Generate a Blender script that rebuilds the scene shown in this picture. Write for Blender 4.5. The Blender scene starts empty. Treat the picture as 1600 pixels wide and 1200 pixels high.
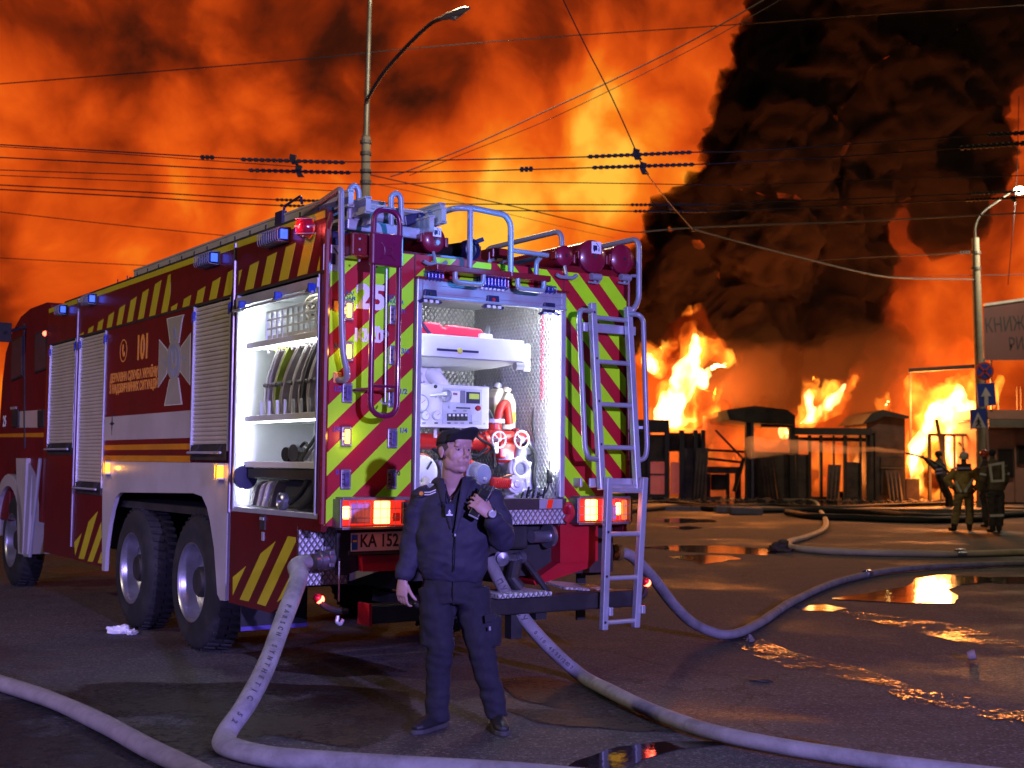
import bpy, bmesh, math, random
import numpy as np
from mathutils import Vector, Matrix, noise
random.seed(7)
PI = math.pi
SC = bpy.context.scene
COL = SC.collection
# ---------------------------------------------------------------- camera
CH, FPX = 1.50, 2022.0
PITCH, ROLL, YAW = math.radians(3.516), math.radians(.612), math.radians(33.83)
_F = Vector((0, math.cos(PITCH), math.sin(PITCH))); _U0 = Vector((0, -math.sin(PITCH), math.cos(PITCH))); _R0 = Vector((1, 0, 0))
_R = _R0*math.cos(ROLL)+_U0*math.sin(ROLL); _U = _U0*math.cos(ROLL)-_R0*math.sin(ROLL)
CAMP = Vector((0, 0, CH))
cd = bpy.data.cameras.new('camera'); cam = bpy.data.objects.new('camera', cd); COL.objects.link(cam)
cam.matrix_world = Matrix(((_R.x, _U.x, -_F.x, 0), (_R.y, _U.y, -_F.y, 0), (_R.z, _U.z, -_F.z, CH), (0, 0, 0, 1)))
cd.sensor_width = 36; cd.lens = 36*FPX/1600; cd.clip_start = .05; cd.clip_end = 2000
cd.dof.use_dof = True; cd.dof.focus_distance = 8.6; cd.dof.aperture_fstop = 3.2
SC.camera = cam
vs = SC.view_settings; vs.view_transform = 'Standard'; vs.look = 'None'; vs.gamma = 1; vs.exposure = 0; vs.use_curve_mapping = False
try:
    SC.cycles.volume_bounces = 1; SC.cycles.max_bounces = 8; SC.cycles.sample_clamp_indirect = 4
    SC.cycles.transparent_max_bounces = 16
except Exception: pass
# ---------------------------------------------------------------- world: night sky with the fire's glow in the smoke
W = bpy.data.worlds.new('World'); SC.world = W; W.use_nodes = True
class NT:
    """small node-graph writer"""
    def __init__(s, tree): s.t = tree; s.n = tree.nodes; s.l = tree.links
    def new(s, kind, **kw):
        n = s.n.new(kind)
        for k, v in kw.items(): setattr(n, k, v)
        return n
    def put(s, sock, v):
        if hasattr(v, 'is_output') or hasattr(v, 'links'): s.l.new(v, sock)
        else: sock.default_value = v
    def m(s, op, a, b=0.0, c=None, clamp=False):
        n = s.new('ShaderNodeMath', operation=op, use_clamp=clamp)
        s.put(n.inputs[0], a); s.put(n.inputs[1], b)
        if c is not None: s.put(n.inputs[2], c)
        return n.outputs[0]
    def xyz(s, x, y, z):
        n = s.new('ShaderNodeCombineXYZ'); s.put(n.inputs[0], x); s.put(n.inputs[1], y); s.put(n.inputs[2], z); return n.outputs[0]
    def noise(s, vec, scale, detail=4, rough=.55, dist=0., kind='FBM', out=0):
        n = s.new('ShaderNodeTexNoise', noise_type=kind); s.l.new(vec, n.inputs['Vector'])
        n.inputs['Scale'].default_value = scale; n.inputs['Detail'].default_value = detail
        n.inputs['Roughness'].default_value = rough; n.inputs['Distortion'].default_value = dist
        return n.outputs[out]
    def ramp(s, fac, stops, interp='LINEAR'):
        n = s.new('ShaderNodeValToRGB'); n.color_ramp.interpolation = interp; cr = n.color_ramp
        while len(cr.elements) < len(stops): cr.elements.new(.5)
        for e, (p, c) in zip(cr.elements, stops): e.position = p; e.color = (*c, 1) if len(c) == 3 else c
        s.put(n.inputs[0], fac); return n.outputs[0]
    def mix(s, f, a, b):
        n = s.new('ShaderNodeMix', data_type='RGBA'); s.put(n.inputs[0], f)
        for i, v in ((6, a), (7, b)): s.put(n.inputs[i], (*v, 1) if isinstance(v, tuple) and len(v) == 3 else v)
        return n.outputs[2]
def build_world():
    W.node_tree.nodes.clear(); g = NT(W.node_tree)
    tc = g.new('ShaderNodeTexCoord'); sp = g.new('ShaderNodeSeparateXYZ'); g.l.new(tc.outputs['Generated'], sp.inputs[0])
    x, y, z = sp.outputs
    az = g.m('ARCTAN2', x, y); el = g.m('ARCSINE', z)
    P = g.xyz(az, g.m('MULTIPLY', el, .95), 0)
    # billowing smoke: warped layers of noise, puffs that rise and roll
    def warp(vec, scale, amt, det=2):
        w = g.noise(vec, scale, det, .5, out=1)
        vm = g.new('ShaderNodeVectorMath', operation='SUBTRACT'); g.l.new(w, vm.inputs[0]); vm.inputs[1].default_value = (.5, .5, .5)
        v2 = g.new('ShaderNodeVectorMath', operation='SCALE'); g.l.new(vm.outputs[0], v2.inputs[0]); v2.inputs['Scale'].default_value = amt
        va = g.new('ShaderNodeVectorMath', operation='ADD'); g.l.new(vec, va.inputs[0]); g.l.new(v2.outputs[0], va.inputs[1]); return va.outputs[0]
    mp = g.new('ShaderNodeMapping'); g.l.new(P, mp.inputs[0]); mp.inputs['Location'].default_value = SKY_SEED
    Q = warp(warp(mp.outputs[0], 4.0, .13), 15.0, .040, 3)
    n1 = g.noise(Q, 6.5, 1, .4)
    n2 = g.noise(Q, 15.0, 5, .58)
    def puffs(sc, sm):
        vo = g.new('ShaderNodeTexVoronoi', feature='SMOOTH_F1'); vo.inputs['Scale'].default_value = sc; vo.inputs['Smoothness'].default_value = sm
        g.l.new(Q, vo.inputs['Vector']); return vo.outputs['Distance']
    h = g.m('MULTIPLY', g.m('SUBTRACT', n1, .5), .98)
    h = g.m('ADD', h, g.m('MULTIPLY', g.m('SUBTRACT', n2, .5), .74))
    h = g.m('ADD', h, g.m('MULTIPLY', g.m('SUBTRACT', .40, puffs(14, .55)), .34))
    h = g.m('ADD', h, g.m('MULTIPLY', g.m('SUBTRACT', .40, puffs(33, .5)), .24))
    def gauss(a0, e0, sa, se, amp):
        u = g.m('DIVIDE', g.m('SUBTRACT', az, a0), sa); v = g.m('DIVIDE', g.m('SUBTRACT', el, e0), se)
        r = g.m('ADD', g.m('MULTIPLY', u, u), g.m('MULTIPLY', v, v))
        return g.m('MULTIPLY', g.m('EXPONENT', g.m('MULTIPLY', r, -1.0)), amp)
    base = g.m('ADD', gauss(.0, .08, .85, .55, .60), 0.0)
    for a in SKY_BLOBS: base = g.m('ADD', base, gauss(*a))
    h = g.m('ADD', h, base)
    glow = g.ramp(h, [(0.0, (.012, .0035, .002)), (.16, (.058, .0085, .0028)), (.34, (.24, .022, .0028)), (.52, (.58, .058, .0045)),
                      (.68, (.84, .102, .0065)), (.84, (1.0, .225, .011)), (1.0, (1.15, .56, .05))])
    # the glow ends away from the fire and below the horizon
    fade = g.m('EXPONENT', g.m('MULTIPLY', g.m('POWER', g.m('ABSOLUTE', g.m('DIVIDE', az, .95)), 4.0), -1.0))
    fade = g.m('MULTIPLY', fade, g.m('EXPONENT', g.m('MULTIPLY', g.m('POWER', g.m('MAXIMUM', g.m('DIVIDE', el, .85), 0.0), 3.0), -1.0)))
    col = g.mix(fade, (.006, .0045, .006), glow)
    bg = g.new('ShaderNodeBackground'); g.l.new(col, bg.inputs[0]); bg.inputs[1].default_value = 1.0
    out = g.new('ShaderNodeOutputWorld'); g.l.new(bg.outputs[0], out.inputs[0])
def _ae(px, py): return math.atan((px-800)/FPX), math.atan((724-py)/FPX*math.cos(math.atan((px-800)/FPX)))
SKY_BLOBS = []; SKY_SEED = (7.31, 4.7, .4)
for px, py, sx, sy, amp in ((770, 330, 210, 190, .52), (260, 360, 420, 150, .27), (90, 180, 140, 90, .14), (400, 170, 130, 90, .10), (1020, 170, 130, 200, .30),
                            (150, 20, 260, 110, -.17), (540, 60, 140, 120, -.20), (330, 60, 120, 80, .08), (640, 190, 100, 120, -.18), (230, 170, 90, 70, -.06), (960, 20, 150, 60, -.05),
                            (960, 420, 200, 90, -.30), (1330, 180, 230, 330, -.34), (1540, 420, 110, 130, .10), (60, 230, 120, 90, -.08),
                            (170, 290, 70, 60, -.10), (40, 460, 100, 60, -.10)):
    a, e = _ae(px, py); SKY_BLOBS.append((a, e, sx/FPX, sy/FPX, amp))
build_world()
# ---------------------------------------------------------------- lamps (each where a lamp or fire of the place stands)
def lamp(name, kind, loc, energy, color, size=.2, target=None, spot=None, blend=.3):
    d = bpy.data.lights.new(name, kind); o = bpy.data.objects.new(name, d); COL.objects.link(o)
    o.location = loc; d.energy = energy; d.color = color
    if kind == 'AREA': d.size = size
    else: d.shadow_soft_size = size
    if target is not None: o.rotation_euler = (Vector(target)-Vector(loc)).to_track_quat('-Z', 'Y').to_euler()
    if spot: d.spot_size = spot; d.spot_blend = blend
    return o
lamp('beacon_light', 'SPOT', (4.6, -3.2, 3.3), 9000, (.37, .295, 1.0), .12, (-.9, 9, 1.2), math.radians(66), .55)
lamp('beacon_light', 'SPOT', (-4.6, -2.0, 2.6), 4600, (.36, .27, 1.0), .12, (-5.2, 7.2, -1.2), math.radians(54), .6)
lamp('sodium_light', 'POINT', (19, 15, 9.0), 850, (1.0, .78, .52), .3)
lamp('sodium_light', 'POINT', (-13, 3.5, 8.5), 2300, (1.0, .83, .60), .3)
# ---------------------------------------------------------------- pixel ray helpers: where a sight line meets a real plane of the place
def ray(px, py): return _F+_R*((px-800)/FPX)-_U*((py-600)/FPX)
def ground(px, py, z=0.0):
    r = ray(px, py); return CAMP+r*((z-CH)/r.z)
def atY(px, py, Y):
    r = ray(px, py); return CAMP+r*(Y/r.y)
EX = Vector((math.cos(YAW), math.sin(YAW), 0)); EY = Vector((-math.sin(YAW), math.cos(YAW), 0))
ORG = Vector((-1.21073, 8.30837, 0))
def _loc(p): d = p-ORG; return Vector((d.dot(EX), d.dot(EY), p.z))
def RP(px, py, off=0.0):
    """a point of the engine's rear plane (moved forward by off), engine coordinates"""
    r = ray(px, py); return _loc(CAMP+r*((ORG+EY*off-CAMP).dot(EY)/r.dot(EY)))
def SP(px, py, off=0.0):
    r = ray(px, py); return _loc(CAMP+r*((ORG+EX*off-CAMP).dot(EX)/r.dot(EX)))
def TP(px, py, z):
    r = ray(px, py); return _loc(CAMP+r*((z-CH)/r.z))
# ---------------------------------------------------------------- materials
MATS = {}
def mat(name, color=(.5, .5, .5), rough=.5, metal=0., var=.12, bump=0., scale=9., emit=None, es=0., coat=0., dirt=0., dirtcol=(.03, .027, .025), alpha=None, trans=0., spec=None, co='Object'):
    if name in MATS: return MATS[name]
    m = bpy.data.materials.new(name); m.use_nodes = True; g = NT(m.node_tree); b = g.n['Principled BSDF']
    tc = g.new('ShaderNodeTexCoord'); v = tc.outputs[co]
    n = g.noise(v, scale, 5, .6)
    hi = tuple(min(1, c*(1+var)) for c in color); lo = tuple(c*(1-var) for c in color)
    c = g.ramp(n, [(.3, lo), (.7, hi)])
    if dirt:
        d = g.noise(v, scale*.45, 8, .68)
        k = g.m('MULTIPLY', g.m('SUBTRACT', d, .48, clamp=True), 4.0, clamp=True); c = g.mix(g.m('MULTIPLY', k, dirt), c, dirtcol)
    g.l.new(c, b.inputs['Base Color']); b.inputs['Metallic'].default_value = metal
    r = g.m('ADD', rough-.12*min(1, rough*2), g.m('MULTIPLY', g.noise(v, scale*1.7, 4, .6), .24*min(1, rough*2)), clamp=True); g.l.new(r, b.inputs['Roughness'])
    if bump:
        bn = g.new('ShaderNodeBump'); bn.inputs['Strength'].default_value = bump; bn.inputs['Distance'].default_value = .01
        g.l.new(g.noise(v, scale*6, 6, .6), bn.inputs['Height']); g.l.new(bn.outputs[0], b.inputs['Normal'])
    if coat: b.inputs['Coat Weight'].default_value = coat; b.inputs['Coat Roughness'].default_value = .06
    if emit: b.inputs['Emission Color'].default_value = (*emit, 1); b.inputs['Emission Strength'].default_value = es
    if trans: b.inputs['Transmission Weight'].default_value = trans
    if spec is not None: b.inputs['Specular IOR Level'].default_value = spec
    MATS[name] = m; return m
def volmat(name, color=(.5, .5, .5), density=1., emit=None, es=0., aniso=0.):
    m = bpy.data.materials.new(name); m.use_nodes = True; g = NT(m.node_tree); g.n.clear()
    out = g.new('ShaderNodeOutputMaterial'); v = g.new('ShaderNodeVolumePrincipled')
    v.inputs['Color'].default_value = (*color, 1); v.inputs['Density'].default_value = density; v.inputs['Anisotropy'].default_value = aniso
    if emit: v.inputs['Emission Color'].default_value = (*emit, 1); v.inputs['Emission Strength'].default_value = es
    g.l.new(v.outputs[0], out.inputs['Volume'])
    try: m.cycles.homogeneous_volume = True
    except Exception: pass
    return m
# ---------------------------------------------------------------- mesh helpers
def V(*a): return Vector(a)
class MB:
    """collects shapes; build() links them as ONE mesh object"""
    def __init__(s): s.v = []; s.f = []
    def add(s, vs, fs):
        o = len(s.v); s.v += [Vector(p) for p in vs]; s.f += [tuple(i+o for i in f) for f in fs]; return s
    def box(s, a, b):
        x0, x1 = sorted((a[0], b[0])); y0, y1 = sorted((a[1], b[1])); z0, z1 = sorted((a[2], b[2]))
        return s.add([(x0, y0, z0), (x1, y0, z0), (x1, y1, z0), (x0, y1, z0), (x0, y0, z1), (x1, y0, z1), (x1, y1, z1), (x0, y1, z1)],
                     [(0, 3, 2, 1), (4, 5, 6, 7), (0, 1, 5, 4), (1, 2, 6, 5), (2, 3, 7, 6), (3, 0, 4, 7)])
    def bar(s, p, q, w, h, up=(0, 0, 1)):
        p, q = Vector(p), Vector(q); d = (q-p).normalized(); up = Vector(up)
        if abs(d.dot(up)) > .98: up = Vector((0, 1, 0)) if abs(d.y) < .9 else Vector((1, 0, 0))
        x = d.cross(up).normalized()*(w/2); y = x.cross(d).normalized()*(h/2)
        return s.add([p-x-y, p+x-y, p+x+y, p-x+y, q-x-y, q+x-y, q+x+y, q-x+y],
                     [(0, 3, 2, 1), (4, 5, 6, 7), (0, 1, 5, 4), (1, 2, 6, 5), (2, 3, 7, 6), (3, 0, 4, 7)])
    def ring(s, p, d, r, n, ref=None, ry=None):
        d = Vector(d).normalized(); u = d.cross(ref) if ref is not None and d.cross(ref).length > 1e-4 else d.orthogonal()
        u.normalize(); w = d.cross(u); o = len(s.v); ry = ry or r
        for k in range(n):
            a = 2*PI*k/n; s.v.append(Vector(p)+u*(r*math.cos(a))+w*(ry*math.sin(a)))
        return o
    def tube(s, pts, r, n=10, caps=True, ry=None, ref=None):
        pts = [Vector(p) for p in pts]; rs = r if isinstance(r, (list, tuple)) else [r]*len(pts)
        rys = ry if isinstance(ry, (list, tuple)) else [ry]*len(pts)
        prev = None; t0 = (pts[1]-pts[0]).normalized(); ref = Vector(ref) if ref is not None else t0.orthogonal().normalized()
        first = None
        for i, p in enumerate(pts):
            a = pts[max(0, i-1)]; b = pts[min(len(pts)-1, i+1)]; d = (b-a).normalized()
            ref = (ref-d*ref.dot(d)).normalized(); w = d.cross(ref); o = len(s.v); rr = rs[i]; r2 = rys[i] or rr
            for k in range(n):
                t = 2*PI*k/n; s.v.append(p+ref*(rr*math.cos(t))+w*(r2*math.sin(t)))
            if prev is not None:
                for k in range(n): s.f.append((prev+k, prev+(k+1) % n, o+(k+1) % n, o+k))
            else: first = o
            prev = o
        if caps: s.f.append(tuple(first+k for k in range(n-1, -1, -1))); s.f.append(tuple(prev+k for k in range(n)))
        return s
    def cyl(s, p, q, r, n=16, r2=None): return s.tube([p, q], [r, r if r2 is None else r2], n)
    def lathe(s, p, axis, prof, n=24):
        """prof: (distance along axis, radius)"""
        p = Vector(p); axis = Vector(axis).normalized(); u = axis.orthogonal().normalized(); w = axis.cross(u); prev = None
        for i, (h, r) in enumerate(prof):
            o = len(s.v)
            for k in range(n):
                a = 2*PI*k/n; s.v.append(p+axis*h+u*(r*math.cos(a))+w*(r*math.sin(a)))
            if prev is not None:
                for k in range(n): s.f.append((prev+k, prev+(k+1) % n, o+(k+1) % n, o+k))
            prev = o
        return s
    def disc(s, p, axis, r, n=24):
        o = s.ring(p, axis, r, n); s.f.append(tuple(o+k for k in range(n))); return s
    def prism(s, poly, off):
        """a closed polygon (3-D points) pushed along off"""
        off = Vector(off); n = len(poly); a = [Vector(p) for p in poly]
        nor = Vector((0, 0, 0))
        for i in range(n): nor += a[i].cross(a[(i+1) % n])
        if nor.dot(off) > 0: a.reverse()
        o = len(s.v); s.v += a+[p+off for p in a]
        s.f.append(tuple(range(o, o+n))); s.f.append(tuple(range(o+2*n-1, o+n-1, -1)))
        for i in range(n): s.f.append((o+(i+1) % n, o+i, o+n+i, o+n+(i+1) % n))
        return s
    def ico(s, c, r, sub=2, sc=(1, 1, 1)):
        bm = bmesh.new(); bmesh.ops.create_icosphere(bm, subdivisions=sub, radius=1)
        s.add([Vector(c)+Vector((v.co.x*r*sc[0], v.co.y*r*sc[1], v.co.z*r*sc[2])) for v in bm.verts], [[v.index for v in f.verts] for f in bm.faces]); bm.free(); return s
    def build(s, name, m, parent=None, smooth=None, bevel=0, loc=None):
        me = bpy.data.meshes.new(name); me.from_pydata(s.v, [], s.f); me.validate()
        if m: me.materials.append(m)
        bm = bmesh.new(); bm.from_mesh(me); bmesh.ops.recalc_face_normals(bm, faces=bm.faces); bm.to_mesh(me); bm.free()
        o = bpy.data.objects.new(name, me); COL.objects.link(o)
        if parent: o.parent = parent
        if loc is not None: o.location = loc
        if smooth:
            me.polygons.foreach_set('use_smooth', [True]*len(me.polygons))
            try: me.set_sharp_from_angle(angle=math.radians(smooth))
            except Exception: pass
        if bevel:
            bv = o.modifiers.new('bevel', 'BEVEL'); bv.width = bevel; bv.segments = 2; bv.limit_method = 'ANGLE'; bv.angle_limit = math.radians(40)
            bv.harden_normals = False
        return o
def tag(o, label=None, cat=None, group=None, kind=None):
    for k, v in (('label', label), ('category', cat), ('group', group), ('kind', kind)):
        if v: o[k] = v
    return o
def empty(name, loc, label, cat, group=None, rz=0, parent=None):
    o = bpy.data.objects.new(name, None); COL.objects.link(o); o.location = loc; o.rotation_euler = (0, 0, rz); o.empty_display_size = .2
    return tag(o, label, cat, group)
def copy_obj(o, parent=None, loc=None):
    c = o.copy(); COL.objects.link(c)
    if parent: c.parent = parent
    if loc is not None: c.location = loc
    for ch in list(o.children): copy_obj(ch, c)
    return c
def rounded(pts, rad, seg=5):
    """polyline with rounded corners"""
    pts = [Vector(p) for p in pts]; out = [pts[0]]
    for i in range(1, len(pts)-1):
        a, b, c = pts[i-1], pts[i], pts[i+1]; d1 = (a-b); d2 = (c-b); r = min(rad, d1.length*.48, d2.length*.48)
        p, q = b+d1.normalized()*r, b+d2.normalized()*r
        for k in range(seg+1):
            t = k/seg; out.append(p*(1-t)**2+b*(2*t*(1-t))+q*t*t)
    out.append(pts[-1]); return out
def smooth_path(pts, n=8):
    """Catmull-Rom through the points"""
    pts = [Vector(p) for p in pts]; P = [pts[0]*2-pts[1]]+pts+[pts[-1]*2-pts[-2]]; out = []
    for i in range(1, len(P)-2):
        a, b, c, d = P[i-1], P[i], P[i+1], P[i+2]
        for k in range(n):
            t = k/n; out.append((b*2+(c-a)*t+(a*2-b*5+c*4-d)*t*t+(b*3-a-c*3+d)*t**3)*.5)
    out.append(pts[-1]); return out
def text_mesh(name, txt, m, size, parent=None, mtx=None, depth=.001, bold=.0, sx=1., align='CENTER'):
    """lettering as flat raised mesh, built from Blender's own font"""
    c = bpy.data.curves.new(name, 'FONT'); c.body = txt; c.size = size; c.extrude = depth; c.offset = bold; c.align_x = align; c.align_y = 'CENTER'; c.resolution_u = 3
    t = bpy.data.objects.new('tmp', c); COL.objects.link(t); dg = bpy.context.evaluated_depsgraph_get(); dg.update()
    me = bpy.data.meshes.new_from_object(t.evaluated_get(dg)); bpy.data.objects.remove(t)
    me.materials.clear(); me.materials.append(m)
    me.transform((mtx or Matrix())@Matrix.Diagonal((sx, 1, 1, 1)))
    o = bpy.data.objects.new(name, me); COL.objects.link(o)
    if parent: o.parent = parent
    return o
def frame_mtx(o, x, y):
    x = Vector(x).normalized(); y = Vector(y); y = (y-x*y.dot(x)).normalized(); z = x.cross(y)
    return Matrix(((x.x, y.x, z.x, o[0]), (x.y, y.y, z.y, o[1]), (x.z, y.z, z.z, o[2]), (0, 0, 0, 1)))
def remesh(mb, voxel, smooth_it=0):
    """union of overlapping closed shapes as one skin: (verts, faces)"""
    me = bpy.data.meshes.new('tmp'); me.from_pydata(mb.v, [], mb.f); o = bpy.data.objects.new('tmp', me); COL.objects.link(o)
    bm = bmesh.new(); bm.from_mesh(me); bmesh.ops.recalc_face_normals(bm, faces=bm.faces); bm.to_mesh(me); bm.free()
    r = o.modifiers.new('r', 'REMESH'); r.mode = 'VOXEL'; r.voxel_size = voxel
    if smooth_it: sm = o.modifiers.new('s', 'SMOOTH'); sm.factor = .5; sm.iterations = smooth_it
    dg = bpy.context.evaluated_depsgraph_get(); dg.update(); me2 = bpy.data.meshes.new_from_object(o.evaluated_get(dg))
    bpy.data.objects.remove(o); bpy.data.meshes.remove(me); return me2
def skin_obj(name, me, m, parent=None, smooth=True):
    me.materials.clear(); me.materials.append(m); me.name = name
    if smooth: me.polygons.foreach_set('use_smooth', [True]*len(me.polygons))
    o = bpy.data.objects.new(name, me); COL.objects.link(o)
    if parent: o.parent = parent
    return o
def displace(me, fn):
    nrm = [v.normal.copy() for v in me.vertices]
    for v, n in zip(me.vertices, nrm): v.co = v.co+fn(v.co, n)
# ================================================================= ground
def ground_mat():
    m = bpy.data.materials.new('asphalt'); m.use_nodes = True; g = NT(m.node_tree); b = g.n['Principled BSDF']
    tc = g.new('ShaderNodeTexCoord'); v = tc.outputs['Object']
    big = g.noise(v, .35, 5, .6, .4); mid = g.noise(v, 2.3, 6, .65); fine = g.noise(v, 95, 3, .7); patch = g.noise(v, .16, 3, .5)
    agg = g.new('ShaderNodeTexVoronoi'); agg.inputs['Scale'].default_value = 150; g.l.new(v, agg.inputs['Vector'])
    c = g.ramp(mid, [(.25, (.025, .024, .024)), (.5, (.050, .048, .047)), (.8, (.082, .078, .075))])
    c = g.mix(g.m('MULTIPLY', g.m('SUBTRACT', fine, .35, clamp=True), 1.2), c, (.085, .081, .077))
    gr = g.new('ShaderNodeTexVoronoi'); gr.inputs['Scale'].default_value = 75; g.l.new(v, gr.inputs['Vector'])
    sx = g.new('ShaderNodeSeparateXYZ'); g.l.new(gr.outputs['Color'], sx.inputs[0])
    c = g.mix(g.m('MULTIPLY', g.m('GREATER_THAN', sx.outputs[0], .90), .7), c, (.17, .16, .15))
    c = g.mix(g.m('MULTIPLY', g.m('LESS_THAN', sx.outputs[0], .22), .6), c, (.010, .010, .010))
    crack = g.new('ShaderNodeTexVoronoi', feature='DISTANCE_TO_EDGE'); crack.inputs['Scale'].default_value = .42
    wv = g.new('ShaderNodeVectorMath', operation='ADD'); g.l.new(v, wv.inputs[0])
    nz = g.noise(v, 1.4, 6, .7, out=1); g.l.new(nz, wv.inputs[1]); g.l.new(wv.outputs[0], crack.inputs['Vector'])
    ck = g.m('MULTIPLY', g.m('LESS_THAN', crack.outputs['Distance'], .006), g.m('GREATER_THAN', patch, .5))
    c = g.mix(g.m('MULTIPLY', ck, .75), c, (.012, .011, .010))
    wet = g.m('MULTIPLY', g.m('SUBTRACT', big, .50, clamp=True), 9.0, clamp=True)
    wet = g.m('MULTIPLY', wet, g.m('MULTIPLY', g.m('ADD', .55, g.m('MULTIPLY', mid, .9)), g.m('MULTIPLY', g.m('SUBTRACT', g.noise(v, 28, 4, .7), .30, clamp=True), 3.2)), clamp=True)
    c = g.mix(g.m('MULTIPLY', wet, .60), c, (.014, .013, .0125))
    g.l.new(c, b.inputs['Base Color'])
    r = g.m('SUBTRACT', .86, g.m('MULTIPLY', wet, .40)); g.l.new(r, b.inputs['Roughness']); b.inputs['Specular IOR Level'].default_value = .42
    h = g.m('ADD', g.m('MULTIPLY', agg.outputs['Distance'], .7), g.m('ADD', g.m('MULTIPLY', fine, .5), g.m('MULTIPLY', mid, .6)))
    bn = g.new('ShaderNodeBump'); bn.inputs['Strength'].default_value = .55; bn.inputs['Distance'].default_value = .010
    g.l.new(h, bn.inputs['Height']); g.l.new(bn.outputs[0], b.inputs['Normal']); return m
tag(MB().add([(-300, -60, 0), (300, -60, 0), (300, 420, 0), (-300, 420, 0)], [(0, 1, 2, 3)]).build('ground', ground_mat()), kind='structure')
M_conc = mat('kerb_concrete', (.20, .18, .165), .85, var=.25, bump=.3, scale=3, dirt=.6)
M_pave = mat('pavement', (.11, .10, .09), .65, var=.3, bump=.3, scale=2, dirt=.5)
tag(MB().box((-120, 43.3, -.3), (150, 90, .13)).build('pavement', M_pave), kind='structure')
kerb = tag(MB().box((-40, 43.01, -.3), (-4, 43.295, .14)).box((24, 43.01, -.3), (80, 43.295, .14)).box((-4, 43.03, -.3), (24, 43.28, .10)).build('kerb', M_conc), kind='structure'); ks0 = None
for k in range(28):
    if ks0 is None: ks = ks0 = MB().box((.008, -.148, -.2), (.992, .148, .145)).build('kerb_block', M_conc, kerb, bevel=.015)
    else: ks = ks0.copy(); COL.objects.link(ks); ks.parent = kerb
    ks.location = (-4+k, 43.15+random.uniform(-.012, .012), random.uniform(-.012, .008)); ks.rotation_euler = (0, random.uniform(-.008, .008), random.uniform(-.012, .012))
# water lying on the road: thin sheets just above it
def water_mat(name, grain):
    m = bpy.data.materials.new(name); m.use_nodes = True; g = NT(m.node_tree); b = g.n['Principled BSDF']
    tc = g.new('ShaderNodeTexCoord'); v = tc.outputs['Object']
    b.inputs['Base Color'].default_value = (.012, .011, .0105, 1); b.inputs['IOR'].default_value = 1.33
    bn = g.new('ShaderNodeBump'); bn.inputs['Distance'].default_value = .01
    if grain:
        b.inputs['Base Color'].default_value = (.030, .028, .026, 1); b.inputs['Roughness'].default_value = .20; bn.inputs['Strength'].default_value = .5
        vo = g.new('ShaderNodeTexVoronoi'); vo.inputs['Scale'].default_value = 58; g.l.new(v, vo.inputs['Vector'])
        sc = g.new('ShaderNodeVectorMath', operation='SUBTRACT'); g.l.new(vo.outputs['Color'], sc.inputs[0]); sc.inputs[1].default_value = (.5, .5, .5)
        s2 = g.new('ShaderNodeVectorMath', operation='MULTIPLY'); g.l.new(sc.outputs[0], s2.inputs[0]); s2.inputs[1].default_value = (1.7, 1.7, 0)
        ad = g.new('ShaderNodeVectorMath', operation='ADD'); g.l.new(s2.outputs[0], ad.inputs[0]); ad.inputs[1].default_value = (0, 0, 1)
        nm = g.new('ShaderNodeVectorMath', operation='NORMALIZE'); g.l.new(ad.outputs[0], nm.inputs[0]); g.l.new(nm.outputs[0], bn.inputs['Normal'])
        h = g.noise(v, 40, 4, .7)
    else:
        b.inputs['Roughness'].default_value = .05; bn.inputs['Strength'].default_value = .12
        h = g.noise(v, 5, 4, .6, .5)
    g.l.new(h, bn.inputs['Height']); g.l.new(bn.outputs[0], b.inputs['Normal']); return m
M_pud = water_mat('standing_water', False); M_wet = water_mat('wet_grit', True)
M_wetd = mat('wet_asphalt', (.010, .0095, .009), .62, var=.5, bump=.9, scale=11, spec=.3)
def broken(m, scale, fine, lo, hi):
    """let the dry road show through: water that only lies in the hollows"""
    g = NT(m.node_tree); b = g.n['Principled BSDF']; out = [n for n in g.n if n.type == 'OUTPUT_MATERIAL'][0]
    v = g.new('ShaderNodeTexCoord').outputs['Object']; k = g.m('ADD', g.m('MULTIPLY', g.noise(v, scale, 5, .65), .62), g.m('MULTIPLY', g.noise(v, fine, 4, .7), .38))
    k = g.m('MULTIPLY', g.m('SUBTRACT', k, lo, clamp=True), 1/(hi-lo), clamp=True)
    t = g.new('ShaderNodeBsdfTransparent'); mx = g.new('ShaderNodeMixShader'); g.put(mx.inputs[0], k); g.l.new(t.outputs[0], mx.inputs[1]); g.l.new(b.outputs[0], mx.inputs[2]); g.l.new(mx.outputs[0], out.inputs[0])
broken(M_wet, 1.6, 26, .50, .55); broken(M_wetd, 1.1, 18, .41, .52); broken(M_pud, .9, 9, .36, .40)
def puddle(outline, m, name, amp=.06, z=.004):
    pts = [ground(*p) for p in outline]; n = len(pts); c = sum(pts, Vector())/n; out = []
    for i in range(n):
        a, b = pts[i], pts[(i+1) % n]; L = (b-a).length; k = max(3, min(40, int(L/.12)))
        for j in range(k):
            p = a.lerp(b, j/k); q = Vector((p.x*1.3, p.y*1.3, 3.1))
            s = 1+0*amp; d = (p-c); d.z = 0; dl = d.length or 1
            p = p+d/dl*min(.45, amp*dl)*(noise.noise(q)*1.6+noise.noise(q*3.3)*.9+noise.noise(q*8)*.45); p.z = z; out.append(p)
    bm = bmesh.new(); bm.faces.new([bm.verts.new(p) for p in out]); bmesh.ops.triangulate(bm, faces=bm.faces)
    me = bpy.data.meshes.new(name); bm.to_mesh(me); bm.free(); me.materials.append(m)
    if me.polygons and me.polygons[0].normal.z < 0: me.flip_normals()
    o = bpy.data.objects.new(name, me); COL.objects.link(o); return tag(o, kind='structure')
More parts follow.
